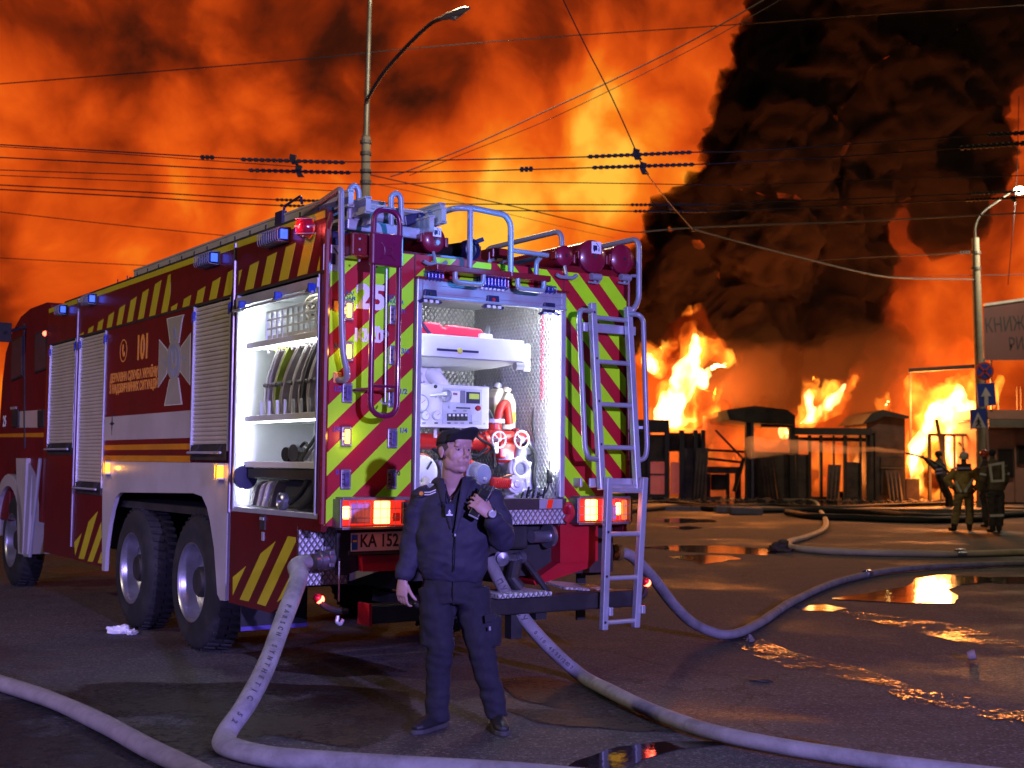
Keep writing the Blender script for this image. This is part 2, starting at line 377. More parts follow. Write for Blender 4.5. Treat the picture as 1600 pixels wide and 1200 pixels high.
for k, (ol, m, a) in enumerate([
    ([(1008, 856), (1060, 852), (1130, 853), (1180, 857), (1238, 863), (1190, 867), (1120, 865), (1060, 862)], M_pud, .10),
    ([(1052, 871), (1090, 866), (1130, 868), (1160, 873), (1130, 879), (1095, 881)], M_pud, .16),
    ([(1020, 813), (1060, 810), (1110, 812), (1128, 816), (1060, 818)], M_pud, .12), ([(1045, 824), (1075, 822), (1100, 825), (1070, 828)], M_pud, .12),
    ([(1300, 936), (1360, 927), (1420, 916), (1432, 905), (1470, 899), (1545, 903), (1560, 909), (1505, 914), (1480, 922), (1500, 933), (1490, 943), (1400, 941)], M_pud, .08),
    ([(1240, 948), (1290, 944), (1330, 951), (1300, 956), (1255, 954)], M_pud, .12),
    ([(1490, 905), (1560, 902), (1660, 902), (1660, 912), (1560, 912)], M_pud, .05),
    ([(1275, 952), (1350, 957), (1430, 968), (1520, 982), (1620, 1004), (1640, 1040), (1590, 1035), (1560, 1018), (1480, 1000), (1400, 980), (1330, 966)], M_wet, .07),
    ([(1120, 992), (1180, 995), (1240, 1020), (1330, 1040), (1400, 1064), (1440, 1080), (1520, 1092), (1620, 1118), (1640, 1150), (1560, 1128), (1480, 1105), (1415, 1098), (1380, 1078), (1310, 1062), (1240, 1050), (1170, 1020)], M_wet, .06),
    ([(1410, 1092), (1460, 1090), (1500, 1098), (1440, 1103)], M_wet, .15),
    ([(770, 1062), (830, 1056), (900, 1068), (960, 1092), (1020, 1112), (1058, 1146), (1010, 1142), (960, 1128), (880, 1108), (800, 1090)], M_wetd, .08),
    ([(900, 1190), (960, 1168), (1040, 1160), (1120, 1160), (1150, 1163), (1060, 1172), (1010, 1186), (960, 1210), (880, 1210)], M_pud, .09),
    ([(790, 1110), (870, 1112), (940, 1122), (1050, 1140), (1010, 1145), (930, 1138), (850, 1132)], M_wetd, .12),
    ([(1180, 1150), (1240, 1152), (1320, 1168), (1260, 1166)], M_wetd, .12),
    ([(-30, 1085), (60, 1075), (180, 1068), (300, 1070), (400, 1066), (520, 1072), (640, 1084), (660, 1130), (560, 1172), (420, 1150), (250, 1225), (-30, 1225)], M_wetd, .05),
    ([(380, 1020), (470, 1012), (560, 1030), (640, 1050), (520, 1058), (430, 1048)], M_wetd, .10),
    ([(1040, 790), (1200, 787), (1360, 789), (1480, 790), (1540, 796), (1400, 799), (1200, 796), (1080, 797)], M_pud, .02),
]): puddle(ol, m, 'puddle' if m is M_pud else 'wet_patch', a, z=.004+.0011*(k % 5)+(.132 if k == 16 else 0))
# ================================================================= burning market buildings
Y0 = 52.0
M_char = mat('charred_wall', (.030, .024, .021), .85, var=.7, bump=.6, scale=2.2, dirt=.5, dirtcol=(.10, .06, .045))
M_frame = mat('burnt_frame', (.018, .015, .014), .6, var=.4, scale=3)
M_sheet = mat('scorched_sheet', (.055, .032, .024), .6, var=.7, bump=.4, scale=2.0, dirt=.7)
M_pink = mat('kiosk_wall', (.26, .12, .09), .7, var=.2, scale=1.5, dirt=.4)
M_grey = mat('roof_slab', (.10, .085, .07), .8, var=.2, scale=1.5, dirt=.5)
M_dglass = mat('dark_glass', (.02, .016, .016), .12, var=.2, scale=2)
M_white = mat('white_sacks', (.5, .45, .40), .8, var=.2, scale=3)
M_int = mat('interior_wall', (.24, .10, .055), .9, var=.45, scale=.9, dirt=.6)
def WB(mb, x0, y0, x1, y1, Y=Y0, d=.2):
    """box between two pixel corners on the plane y = Y, d metres deep"""
    a, b = atY(x0, y0, Y), atY(x1, y1, Y); return mb.box((a.x, Y, a.z), (b.x, Y+d, b.z))
def floor_y(x): return 781+(x-1250)*.011
def kiosk(name, label, x0, x1, ytop, depth=4.5, back=True):
    c = atY((x0+x1)/2, floor_y((x0+x1)/2), Y0); t = empty(name, (c.x, c.y, .13), label, 'kiosk', 'market kiosks along the pavement')
    return t, Vector((c.x, c.y, .13))
def part(mb, name, m, t, o, **kw):
    mb.v = [v-o for v in mb.v]; return mb.build(name, m, t, **kw)
# kiosk 1: dark shopfront beside the engine
t, o = kiosk('market_kiosk', 'dark shopfront with red-lit door panes right beside the fire engine', 990, 1102, 672)
part(WB(MB(), 960, 668, 1012, 782, Y0, .3), 'wall', M_char, t, o)
part(WB(MB(), 960, 655, 1046, 676, Y0-.05, .4), 'fascia', M_frame, t, o)
for x0, x1 in ((1012, 1016), (1039, 1046), (1062, 1069), (1084, 1090), (1096, 1102)): part(WB(MB(), x0, 672, x1, 781, Y0-.06, .25), 'post', M_frame, t, o)
for y0, y1 in ((716, 722), (772, 781), (740, 743)): part(WB(MB(), 1013, y0, 1045, y1, Y0-.03, .12), 'rail', M_frame, t, o)
part(WB(MB(), 1015, 679, 1040, 717, Y0, .1), 'panel', M_char, t, o)
part(WB(MB(), 1069, 700, 1086, 781, Y0+.1, .15), 'panel', M_sheet, t, o)
part(WB(MB(), 1046, 676, 1102, 706, Y0+.3, .2), 'wall', M_char, t, o)
part(WB(MB(), 1014, 722, 1041, 772, Y0+.05, .02), 'pane', mat('painted_glow_glass', (.5, .16, .1), .3, trans=.0, var=.3, scale=1, emit=(1, .12, .02), es=.16), t, o)  # red firelight on the panes is put in as faint emission
part(WB(MB(), 1048, 722, 1062, 772, Y0+.05, .02), 'pane', MATS['painted_glow_glass'], t, o)
part(WB(MB(), 940, 668, 1102, 784, Y0+4.2, .2), 'back_wall', M_int, t, o)
# kiosk 2: gutted open bay with a counter
t, o = kiosk('market_kiosk', 'gutted open kiosk with bent shelves and a counter left of the thick column', 1102, 1170, 655)
part(WB(MB(), 1098, 781, 1170, 786, Y0+.1, 4), 'floor_slab', M_char, t, o)
part(WB(MB(), 1098, 650, 1172, 784, Y0+4.3, .2), 'back_wall', M_int, t, o)
for y0, y1, s in ((703, 706, 0), (716, 719, 4)):
    mb = MB(); mb.bar(atY(1101, y0, Y0+1), atY(1164, y1+s, Y0+1.2), .08, .10); part(mb, 'shelf', M_frame, t, o)
part(WB(MB(), 1101, 729, 1160, 740, Y0+.5, .7), 'counter', M_sheet, t, o)
for x0, x1 in ((1104, 1110), (1136, 1140), (1150, 1158)): part(WB(MB(), x0, 740, x1, 780, Y0+.6, .3), 'counter_leg', M_frame, t, o)
part(WB(MB(), 1112, 741, 1135, 766, Y0+.8, .3), 'cabinet', M_char, t, o)
mb = MB(); mb.bar(atY(1163, 715, Y0), atY(1147, 768, Y0+.2), .12, .14); part(mb, 'fallen_beam', M_frame, t, o)
mb = MB(); mb.bar(atY(1118, 672, Y0+1), atY(1166, 722, Y0+.6), .07, .09); part(mb, 'fallen_beam', M_frame, t, o)
# kiosk 3: brick-low wall with open upper window and roof canopy
t, o = kiosk('market_kiosk', 'kiosk with rubble wall, glowing open window and sagging roof beside the thick column', 1166, 1240, 640)
mb = WB(MB(), 1166, 652, 1178, 782, Y0-.5, .35); part(mb, 'column', M_frame, t, o)
part(WB(MB(), 1174, 658, 1178, 782, Y0-.6, .12), 'downpipe', mat('dull_metal', (.12, .11, .11), .4, 1, .2), t, o)
part(WB(MB(), 1178, 706, 1236, 782, Y0, .3), 'low_wall', mat('rubble_wall', (.085, .06, .045), .9, var=.5, bump=.6, scale=1.6, dirt=.5), t, o)
mb = MB()
a = [atY(1135, 640, Y0-.8), atY(1180, 634, Y0-.8), atY(1230, 640, Y0-.8), atY(1243, 650, Y0-.8), atY(1242, 664, Y0-.8), atY(1178, 661, Y0-.8), atY(1140, 656, Y0-.8)]
mb.prism(a, (0, 5, 0)); part(mb, 'roof', M_char, t, o)
part(WB(MB(), 1190, 662, 1236, 668, Y0-.3, .2), 'lintel', M_frame, t, o)
part(WB(MB(), 1234, 655, 1243, 782, Y0-.2, .25), 'post', M_frame, t, o)
part(WB(MB(), 1178, 655, 1245, 784, Y0+4.3, .2), 'back_wall', M_int, t, o)
# kiosk 4: long glazed front
t, o = kiosk('market_kiosk', 'long kiosk with dark glazed door frames and orange-lit interior', 1242, 1360, 668)
part(WB(MB(), 1241, 668, 1362, 680, Y0-.25, .4), 'beam', M_frame, t, o)
for x0, x1 in ((1243, 1248), (1263, 1268), (1281, 1286), (1302, 1305), (1318, 1324), (1343, 1347), (1355, 1361)): part(WB(MB(), x0, 680, x1, 783, Y0-.1, .15), 'post', M_frame, t, o)
part(WB(MB(), 1245, 710, 1262, 782, Y0, .1), 'panel', M_sheet, t, o)
for x0, x1 in ((1268, 1282), (1286, 1303), (1324, 1344)): part(WB(MB(), x0, 776, x1, 783, Y0-.08, .1), 'sill', M_frame, t, o)
part(WB(MB(), 1324, 722, 1345, 777, Y0-.02, .05), 'door_panel', M_sheet, t, o)
part(WB(MB(), 1305, 768, 1318, 783, Y0+.2, .3), 'crate', M_char, t, o)
part(WB(MB(), 1240, 668, 1362, 786, Y0+4.0, .2), 'back_wall', M_int, t, o)
part(WB(MB(), 1248, 683, 1355, 690, Y0, .1), 'transom', M_frame, t, o)
# kiosk 5: walled block with broken gable
t, o = kiosk('market_kiosk', 'walled kiosk block with broken peaked roof left of the brightest fire', 1352, 1416, 650)
mb = MB(); mb.prism([atY(x, y, Y0-.1) for x, y in ((1354, 783), (1354, 658), (1368, 650), (1392, 646), (1414, 650), (1415, 783))], (0, 3.5, 0)); part(mb, 'wall', M_sheet, t, o)
mb = MB(); mb.prism([atY(x, y, Y0-.4) for x, y in ((1348, 662), (1362, 646), (1380, 640), (1420, 650), (1420, 654), (1382, 650), (1368, 657))], (0, 4, 0)); part(mb, 'roof', M_frame, t, o)
for x0, x1, y0, y1 in ((1353, 1356, 674, 783), (1367, 1369, 676, 783), (1353, 1369, 674, 677)): part(WB(MB(), x0, y0, x1, y1, Y0-.18, .08), 'door_frame', M_frame, t, o)
part(WB(MB(), 1376, 715, 1412, 772, Y0-.15, .05), 'panel', M_char, t, o)
part(WB(MB(), 1376, 730, 1412, 732, Y0-.2, .05), 'rail', M_grey, t, o)
# kiosk 6: burning skeleton
t, o = kiosk('market_kiosk', 'burning kiosk skeleton of bare posts inside the brightest fire', 1416, 1527, 680)
for x0, x1 in ((1451, 1456), (1470, 1478), (1491, 1494), (1504, 1507), (1519, 1527)): part(WB(MB(), x0, 680, x1, 784, Y0, .18), 'post', M_frame, t, o)
part(WB(MB(), 1452, 677, 1524, 682, Y0-.02, .2), 'beam', M_frame, t, o)
mb = MB(); mb.bar(atY(1463, 655, Y0), atY(1478, 735, Y0), .12, .12); part(mb, 'fallen_beam', M_frame, t, o)
mb = MB(); mb.bar(atY(1497, 690, Y0+.3), atY(1512, 710, Y0+.3), .07, .07); part(mb, 'fallen_beam', M_frame, t, o)
mb = MB(); mb.bar(atY(1420, 579, Y0), atY(1528, 572, Y0), .14, .16); part(mb, 'roof_beam', M_frame, t, o)
for x in (1421, 1524): part(WB(MB(), x, 576, x+4, 690, Y0+2.5, .12), 'post', M_frame, t, o)
part(WB(MB(), 1416, 748, 1437, 783, Y0-.1, .5), 'cabinet', M_sheet, t, o)
# kiosk 7: intact pink kiosk with roof terrace
t, o = kiosk('market_kiosk', 'pink walled kiosk with dark window and roof railing behind the two standing firefighters', 1527, 1700, 640)
part(WB(MB(), 1527, 668, 1700, 786, Y0-1.2, 4), 'wall', M_pink, t, o)
part(WB(MB(), 1527, 640, 1700, 656, Y0-1.2, 4.2), 'parapet', M_pink, t, o)
part(WB(MB(), 1545, 655, 1700, 669, Y0-1.9, 4.5), 'roof_slab', M_grey, t, o)
for x0, x1, y0, y1 in ((1560, 1583, 702, 746), (1591, 1640, 697, 724)):
    part(WB(MB(), x0, y0, x1, y1, Y0-1.26, .05), 'window', M_dglass, t, o)
    mb = MB()
    for q in ((x0-1.5, y0-1.5, x1+1.5, y0), (x0-1.5, y1, x1+1.5, y1+1.5), (x0-1.5, y0, x0, y1), (x1, y0, x1+1.5, y1)): WB(mb, *q, Y0-1.3, .1)
    part(mb, 'window_frame', M_sheet, t, o)
part(WB(MB(), 1585, 668, 1588, 782, Y0-1.3, .1), 'downpipe', M_pink, t, o)
for x in (1560, 1589, 1595, 1625, 1655): part(WB(MB(), x, 605, x+1.4, 641, Y0-1.1, .05), 'railing_post', M_frame, t, o)
for y in (606, 621): part(WB(MB(), 1560, y, 1690, y+1.5, Y0-1.1, .05), 'railing_bar', M_frame, t, o)
part(WB(MB(), 1528, 740, 1560, 786, Y0-1.3, .1), 'panel', M_sheet, t, o)
# fallen debris heaped before the shopfronts
rd = random.Random(4)
M_ash = mat('ash', (.07, .055, .045), .9, var=.6, bump=.5, scale=6)
db = MB()
for k in range(260):
    x = rd.uniform(1000, 1530); p = atY(x, 782, Y0-rd.uniform(.3, 2.6)); p.z = .13; s_ = rd.uniform(.04, .20)*(1.6 if rd.random() < .1 else 1)
    a = rd.uniform(0, PI); q = V(math.cos(a), math.sin(a), rd.uniform(-.15, .35)).normalized()*s_; db.bar(p+V(0, 0, s_*.25)-q, p+V(0, 0, s_*.25)+q, s_*rd.uniform(.3, .9), s_*rd.uniform(.15, .5))
tag(db.build('rubble', M_ash), 'burnt rubble strewn on the pavement before the kiosks', 'rubble', kind='stuff')
for k, (x, y0, y1, lean, lb) in enumerate(((1092, 700, 781, 8, 'bent dark sheet leaning by the gutted open kiosk'), (1206, 716, 781, -10, 'scorched sheet leaning on the rubble wall'), (1300, 726, 782, 7, 'short burnt board leaning inside the long glazed front'), (1400, 735, 782, -6, 'burnt board leaning on the walled kiosk block'))):
    a, b = atY(x-9, y1, Y0-.5), atY(x+9, y0, Y0-.25); mb = MB(); n = 7
    for i in range(n): f0, f1 = i/n, (i+1)/n; mb.prism([V(a.x+(b.x-a.x)*f0, a.y+.05*(i % 2), .13), V(a.x+(b.x-a.x)*f1, a.y+.05*((i+1) % 2), .13), V(a.x+(b.x-a.x)*f1+lean*.02, b.y, b.z+.12*noise.noise(V(i, k, 0))), V(a.x+(b.x-a.x)*f0+lean*.02, b.y, b.z+.12*noise.noise(V(i-1, k, 0)))], (0, .02, 0))
    c = V(a.x, a.y, .13); mb.v = [v-c for v in mb.v]; tag(mb.build('burnt_sheet', M_sheet, None, loc=c), lb, 'sheet')
# banner above the pink kiosk
bn = empty('banner', atY(1600, 520, Y0-1.4), 'grey banner board lettered in Cyrillic capitals above the pink kiosk', 'sign')
bo = Vector(bn.location)
mb = MB(); c4 = [atY(x, y, Y0-1.4) for x, y in ((1537, 478), (1700, 455), (1700, 562), (1538, 563))]; mb.prism(c4, (0, .12, 0)); part(mb, 'board', mat('banner_cloth', (.115, .042, .042), .7, var=.12, scale=.8), bn, bo)
mb = MB(); mb.bar(c4[0]+V(0, -.03, .03), c4[1]+V(0, -.03, .03), .16, .10); part(mb, 'top_rail', M_white, bn, bo)
for x in (1548, 1640): part(WB(MB(), x, 560, x+3, 640, Y0-1.3, .12), 'post', M_frame, bn, bo)
M_black = mat('black_print', (.018, .016, .018), .6)
for s, x, y, sz in (('КНИЖ', 1570, 508, 24), ('РИ', 1588, 538, 21)):
    p = atY(x, y, Y0-1.41)-bo; text_mesh('lettering', s, M_black, sz*1.30*50.6/FPX, bn, Matrix.Translation(p)@Matrix.Rotation(math.radians(-5), 4, 'Y')@Matrix.Rotation(PI/2, 4, 'X'), .004, .004, .66)
# ================================================================= fire
def firemat(name, cols, strength, scale, lo, hi, seed, contrast=1.):
    m = bpy.data.materials.new(name); m.use_nodes = True; g = NT(m.node_tree); g.n.clear()
    out = g.new('ShaderNodeOutputMaterial'); tc = g.new('ShaderNodeTexCoord')
    mp = g.new('ShaderNodeMapping'); g.l.new(tc.outputs['Object'], mp.inputs[0]); mp.inputs['Scale'].default_value = (1.0, .6, .5); mp.inputs['Location'].default_value = (seed, seed*2, 0)
    n = g.noise(mp.outputs[0], scale, 4, .55, .9)
    f = g.m('MULTIPLY', g.m('SUBTRACT', n, lo, clamp=True), 1/(hi-lo), clamp=True); f = g.m('POWER', f, 1.6)
    e = g.new('ShaderNodeEmission'); g.l.new(g.ramp(f, cols), e.inputs[0]); g.l.new(g.m('MULTIPLY', f, strength), e.inputs[1])
    g.l.new(e.outputs[0], out.inputs['Volume']); return m
M_fo = firemat('flame_outer', [(0, (1, .10, .006)), (.6, (1, .22, .015)), (1, (1, .34, .03))], 2.7, 1.05, .36, .62, 3.)
M_fc = firemat('flame_core', [(0, (1, .36, .03)), (.5, (1, .55, .09)), (1, (1, .74, .26))], 6.0, 1.3, .30, .55, 9.)
M_fg = firemat('ember_glow', [(0, (1, .08, .006)), (.6, (1, .14, .010)), (1, (1, .26, .02))], .75, .8, .30, .62, 5.)
M_fh = firemat('halo_glow', [(0, (1, .05, .003)), (.6, (1, .09, .006)), (1, (1, .17, .012))], .30, .55, .28, .68, 7.)  # faint self-glow for the halo hulls, imitates smoke lit by the fire
def blobs(spec, Y, jit, vox, amp, freq, seed, sy=1.):
    mb = MB(); rnd = random.Random(seed)
    for path in spec:
        for (x0, y0, r0), (x1, y1, r1) in zip(path, path[1:]):
            L = math.hypot(x1-x0, y1-y0); n = max(1, int(L/(.45*min(r0, r1)+1.5)))
            for k in range(n+1):
                t = k/n; x, y, r = x0+(x1-x0)*t, y0+(y1-y0)*t, r0+(r1-r0)*t
                c = atY(x, y, Y+rnd.uniform(-jit, jit)); R = r*c.y/FPX
                mb.ico(c, R, 2, (1, sy, 1.15))
    me = remesh(mb, vox); 
    return me
def fire(name, label, spec, core, Y, seed, m=None, cat='fire', halo=None):
    me = blobs(spec, Y, .7, .16, 0, 0, seed)
    def dsp(co, n):
        q = Vector((co.x*.9, co.y*.9, co.z*.55-seed)); f = noise.noise(q)*.42+noise.noise(q*2.3)*.26+noise.noise(q*5)*.13
        return n*f*1.0+Vector((0, 0, max(0, f)*.9))
    displace(me, dsp); c = sum((v.co for v in me.vertices), Vector())/len(me.vertices); c.z = .2
    me.transform(Matrix.Translation(-c)); o = skin_obj(name, me, m or M_fo); o.location = c; tag(o, label, cat, 'flames of the market fire')
    if halo:
        me = blobs(halo, Y+.5, .8, .3, 0, 0, seed+2)
        displace(me, lambda co, n: n*(noise.noise(co*.5+V(seed, 0, 0))*1.0+noise.noise(co*1.3)*.5)); me.transform(Matrix.Translation(-c)); skin_obj('painted_halo', me, M_fh, o)  # glowing hull added round the flame in place of fire-lit smoke
    if core:
        me = blobs(core, Y, .35, .14, 0, 0, seed+1)
        displace(me, lambda co, n: n*(noise.noise(Vector((co.x*1.3, co.y, co.z*.8-seed)))*.34+noise.noise(co*3.1)*.16))
        me.transform(Matrix.Translation(-c)); skin_obj('flame_core', me, M_fc, o)
    return o
fire('flame', 'tall white-hot flame rising over the dark shopfront beside the fire engine',
     [[(1025, 664, 18), (1050, 640, 26), (1070, 590, 26), (1084, 540, 17), (1085, 510, 8)], [(1075, 575, 14), (1105, 548, 12), (1138, 562, 14), (1152, 568, 6)], [(1030, 668, 12), (1070, 662, 16), (1115, 640, 14), (1128, 600, 8)],
      [(1090, 480, 9), (1075, 487, 8), (1064, 494, 4)], [(1060, 620, 20), (1100, 610, 12)]],
     [[(1032, 655, 12), (1052, 635, 19), (1070, 592, 20), (1083, 548, 11), (1085, 525, 6)], [(1095, 600, 8), (1110, 575, 7), (1135, 570, 5)], [(1050, 660, 8), (1085, 655, 7)]], Y0+2.2, 11, halo=[[(1010, 640, 34), (1060, 600, 46), (1090, 540, 40), (1080, 500, 24)], [(1120, 620, 30), (1140, 680, 26), (1080, 690, 26)]])
fire('flame', 'small ragged flame showing behind the grab rail beside the rear ladder',
     [[(1005, 545, 10), (1015, 565, 14), (1032, 582, 11), (1040, 577, 5)], [(1038, 556, 6), (1052, 540, 8), (1060, 537, 4)], [(994, 560, 14), (1010, 566, 12)]], [[(1010, 562, 7), (1026, 580, 6)]], Y0+3.5, 23)
fire('flame', 'yellow flame leaning right above the long glazed kiosk',
     [[(1246, 664, 8), (1268, 654, 15), (1295, 632, 17), (1325, 604, 11), (1341, 585, 3)], [(1255, 655, 9), (1262, 620, 10), (1276, 596, 5), (1262, 580, 2)], [(1285, 648, 11), (1310, 640, 9), (1330, 618, 6)]],
     [[(1252, 660, 6), (1278, 648, 10), (1300, 625, 10), (1322, 602, 5)], [(1262, 640, 6), (1266, 610, 5)]], Y0+1.5, 37, halo=[[(1250, 655, 18), (1300, 630, 26), (1335, 590, 16)]])
fire('flame', 'small flame on the broken roof left of the brightest fire',
     [[(1376, 640, 5), (1386, 634, 8), (1388, 622, 6), (1380, 614, 3)], [(1396, 646, 4), (1410, 644, 5), (1418, 640, 3)]], [[(1384, 636, 4), (1388, 626, 3)]], Y0+1.5, 41)
fire('flame', 'biggest and brightest flame engulfing the kiosk skeleton behind the street lamp pole',
     [[(1418, 778, 8), (1430, 720, 20), (1450, 665, 24), (1475, 640, 32), (1505, 605, 22), (1520, 578, 10)], [(1432, 628, 14), (1434, 600, 11), (1430, 588, 5)], [(1490, 690, 26), (1510, 660, 26), (1530, 610, 14)],
      [(1425, 690, 14), (1428, 740, 14), (1440, 775, 12)], [(1470, 720, 26), (1505, 725, 26), (1515, 770, 12)], [(1460, 770, 12), (1500, 772, 14)]],
     [[(1428, 725, 11), (1448, 678, 15), (1475, 645, 20), (1500, 615, 11)], [(1490, 690, 16), (1512, 640, 13)], [(1480, 715, 18), (1508, 722, 16), (1510, 755, 12)], [(1430, 700, 10), (1434, 760, 8)]], Y0+2.0, 53, halo=[[(1420, 690, 30), (1450, 620, 36), (1500, 580, 36), (1540, 560, 26)], [(1440, 750, 24), (1510, 750, 26)]])
fire('flame', 'orange flame licking up behind the round blue sign', [[(1545, 640, 9), (1555, 612, 11), (1562, 590, 6)]], None, Y0+4, 61)
fire('flame', 'red glow of burning stock inside the gutted open kiosk', [[(1106, 705, 14), (1130, 690, 18), (1156, 695, 14)], [(1106, 722, 8), (1155, 722, 8)]], None, Y0+3, 67, M_fg)
fire('flame', 'orange glow behind the open window of the rubble-wall kiosk', [[(1186, 690, 14), (1210, 682, 16), (1230, 680, 16)]], [[(1224, 676, 7), (1230, 672, 6)]], Y0+2.6, 71, M_fg)
fire('flame', 'orange glow filling the long glazed kiosk behind its posts', [[(1255, 700, 14), (1280, 720, 18), (1310, 730, 22), (1345, 720, 14)], [(1270, 755, 12), (1320, 760, 14)]], [[(1340, 705, 5), (1352, 716, 6), (1350, 728, 5)]], Y0+2.4, 79, M_fg)
for loc, e in (((9, Y0+2.4, 4.8), 5600), ((17.6, Y0+2.2, 4.2), 6500), ((10.6, Y0+2.6, 1.6), 420), ((14.2, Y0+2.0, 1.4), 420), ((17.6, Y0-.6, 1.0), 700)):
    lamp('fire_light', 'POINT', loc, e, (1., .26, .045), .7)
# ================================================================= smoke
def smoke(name, label, spec, Y, seed, m, jit=3., vox=.36, big=1.6, sy=1.):
    me = blobs(spec, Y, jit, vox, 0, 0, seed, sy)
    def dsp(co, n):
        w = co+Vector((noise.noise(co*.16+V(seed, 0, 0)), noise.noise(co*.16+V(0, seed, 0)), noise.noise(co*.16+V(0, 0, seed))))*1.6
        f = 0.
        for fr, am in ((.20, 1.0), (.44, .58), (.95, .36), (2.0, .20), (4.1, .10)): f += am*(.62-abs(noise.noise(w*fr*1.25+V(seed, fr, 0)))*2.3)
        return n*f*big*.62
    displace(me, dsp); c = sum((v.co for v in me.vertices), Vector())/len(me.vertices)
    me.transform(Matrix.Translation(-c)); o = skin_obj(name, me, m); o.location = c; return tag(o, label, 'smoke')
M_smoke = volmat('black_smoke', (.15, .095, .075), 2.4, aniso=.2)
M_smoke2 = volmat('thin_smoke', (.10, .07, .055), .35, aniso=.2)
smoke('smoke_plume', 'huge black billowing smoke column rising from the market roofs',
      [[(1200, 640, 38), (1180, 590, 52), (1165, 520, 74), (1150, 450, 82), (1190, 380, 92), (1225, 320, 92), (1210, 240, 96), (1190, 160, 76), (1250, 110, 100), (1330, 20, 130), (1330, -120, 170)],
       [(1240, 590, 44), (1270, 500, 60), (1300, 400, 66), (1330, 300, 80), (1370, 210, 90), (1430, 110, 110), (1520, 20, 110)], [(1150, 200, 48), (1140, 130, 34)], [(1120, 430, 58), (1060, 425, 46), (1010, 470, 34), (1005, 520, 26)], [(1120, 345, 60), (1062, 352, 30)], [(1080, 390, 50), (1035, 412, 34)], [(1440, 110, 100), (1500, 220, 60), (1480, 330, 44)], [(1330, 420, 54), (1250, 560, 60)], [(1140, 500, 60), (1075, 470, 40)]], 64, 5, M_smoke, 2.5, .36, 1.9)
smoke('smoke_plume', 'lower dark smoke bank drifting over the long glazed kiosk', [[(1345, 650, 20), (1352, 600, 34), (1375, 545, 40), (1330, 520, 40), (1290, 560, 40)], [(1310, 600, 26), (1340, 560, 36)]], 59, 15, M_smoke2, 1.2, .28, 1.0)
smoke('smoke_plume', 'pitch black smoke knot over the sagging roof between two flames', [[(1150, 640, 22), (1165, 600, 34), (1185, 550, 34), (1215, 600, 30), (1215, 640, 18)], [(1120, 655, 10), (1150, 660, 12)]], 58.5, 25, volmat('soot_smoke', (.045, .035, .03), .8), 1.2, .22, .9)
smoke('smoke_haze', 'thin glowing smoke hanging round the burning kiosks', [[(1000, 700, 56), (1150, 690, 60), (1300, 695, 60), (1450, 690, 60), (1560, 680, 44)], [(1050, 610, 64), (1250, 610, 60), (1450, 600, 64)]], 53.5, 33, volmat('haze_smoke', (.55, .30, .18), .014), 1.0, .35, .8)
# jet of water from the hose nozzle
mb = MB(); a = atY(1414, 707, Y0-4.6); pts = []; rr = []
for k in range(15):
    s = k/14; pts.append(atY(1414-245*s, 706-17*s+10*s*s, Y0-4.6-1.2*s)); rr.append(.07+.30*s)
mb.tube(pts, rr, 14); me = remesh(mb, .07); displace(me, lambda co, n: n*(noise.noise(co*V(.8, 2, 2))*.16+noise.noise(co*V(2.2, 6, 6))*.07))
tag(skin_obj('water_jet', me, volmat('water_spray', (.95, .93, .9), .75, aniso=.3)), 'stream of water sprayed left across the burning kiosks', 'water', kind='stuff')
# ================================================================= fire engine
ENG = empty('fire_engine', ORG, 'red fire engine with lime striped rear, open lockers and pump compartment', 'fire engine', rz=YAW)
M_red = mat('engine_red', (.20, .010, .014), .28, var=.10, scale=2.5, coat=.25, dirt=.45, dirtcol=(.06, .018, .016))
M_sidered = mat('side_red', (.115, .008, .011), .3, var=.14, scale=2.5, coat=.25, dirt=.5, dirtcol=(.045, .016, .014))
M_led2 = mat('led_rear', (.9, .95, 1), .4, emit=(.90, .95, 1), es=150)
M_cabr = mat('cab_red', (.13, .007, .010), .55, var=.15, scale=2.5, dirt=.5, dirtcol=(.04, .015, .014), spec=.25)
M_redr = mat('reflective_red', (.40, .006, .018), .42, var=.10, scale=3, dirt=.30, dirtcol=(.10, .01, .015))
M_lime = mat('lime_film', (.44, .97, .010), .42, var=.07, scale=3, dirt=.28, dirtcol=(.25, .33, .02))
M_yel = mat('side_yellow_film', (.50, .42, .020), .4, var=.07, scale=3, dirt=.2, dirtcol=(.2, .16, .03))
M_amb = mat('amber_band', (.55, .20, .012), .4, var=.08, scale=3, dirt=.25)
M_whi = mat('body_white', (.42, .39, .38), .34, var=.06, scale=2, coat=.2, dirt=.35, dirtcol=(.15, .13, .12))
M_shut = mat('shutter_slat', (.56, .50, .40), .42, .25, var=.07, scale=5, dirt=.25, dirtcol=(.24, .2, .16))
M_alu = mat('bare_aluminium', (.50, .52, .56), .36, .45, var=.10, scale=7, dirt=.2)
M_rail = mat('grey_rail_paint', (.29, .29, .31), .35, .15, var=.07, scale=9)
M_blk = mat('black_rubber', (.016, .016, .017), .75, var=.3, bump=.2, scale=9)
M_dark = mat('chassis_black', (.020, .019, .020), .6, var=.4, scale=5, dirt=.6, dirtcol=(.06, .05, .045))
M_tyre = mat('tyre_rubber', (.013, .0125, .0125), .85, var=.35, bump=.25, scale=7, dirt=.45, dirtcol=(.055, .048, .04))
M_int2 = mat('locker_white', (.68, .69, .68), .4, .1, var=.06, scale=4, dirt=.12, dirtcol=(.4, .4, .38))
M_led = mat('led_white', (.9, .95, 1), .4, emit=(.86, .95, 1), es=70)
M_prt = mat('white_print', (.80, .80, .84), .4, var=.04)
M_ora = mat('orange_print', (.80, .30, .05), .4, var=.05)
M_prp = mat('indicator_print', (.10, .07, .30), .4)
M_pump = mat('pump_red', (.62, .030, .018), .3, var=.08, scale=6, coat=.3)
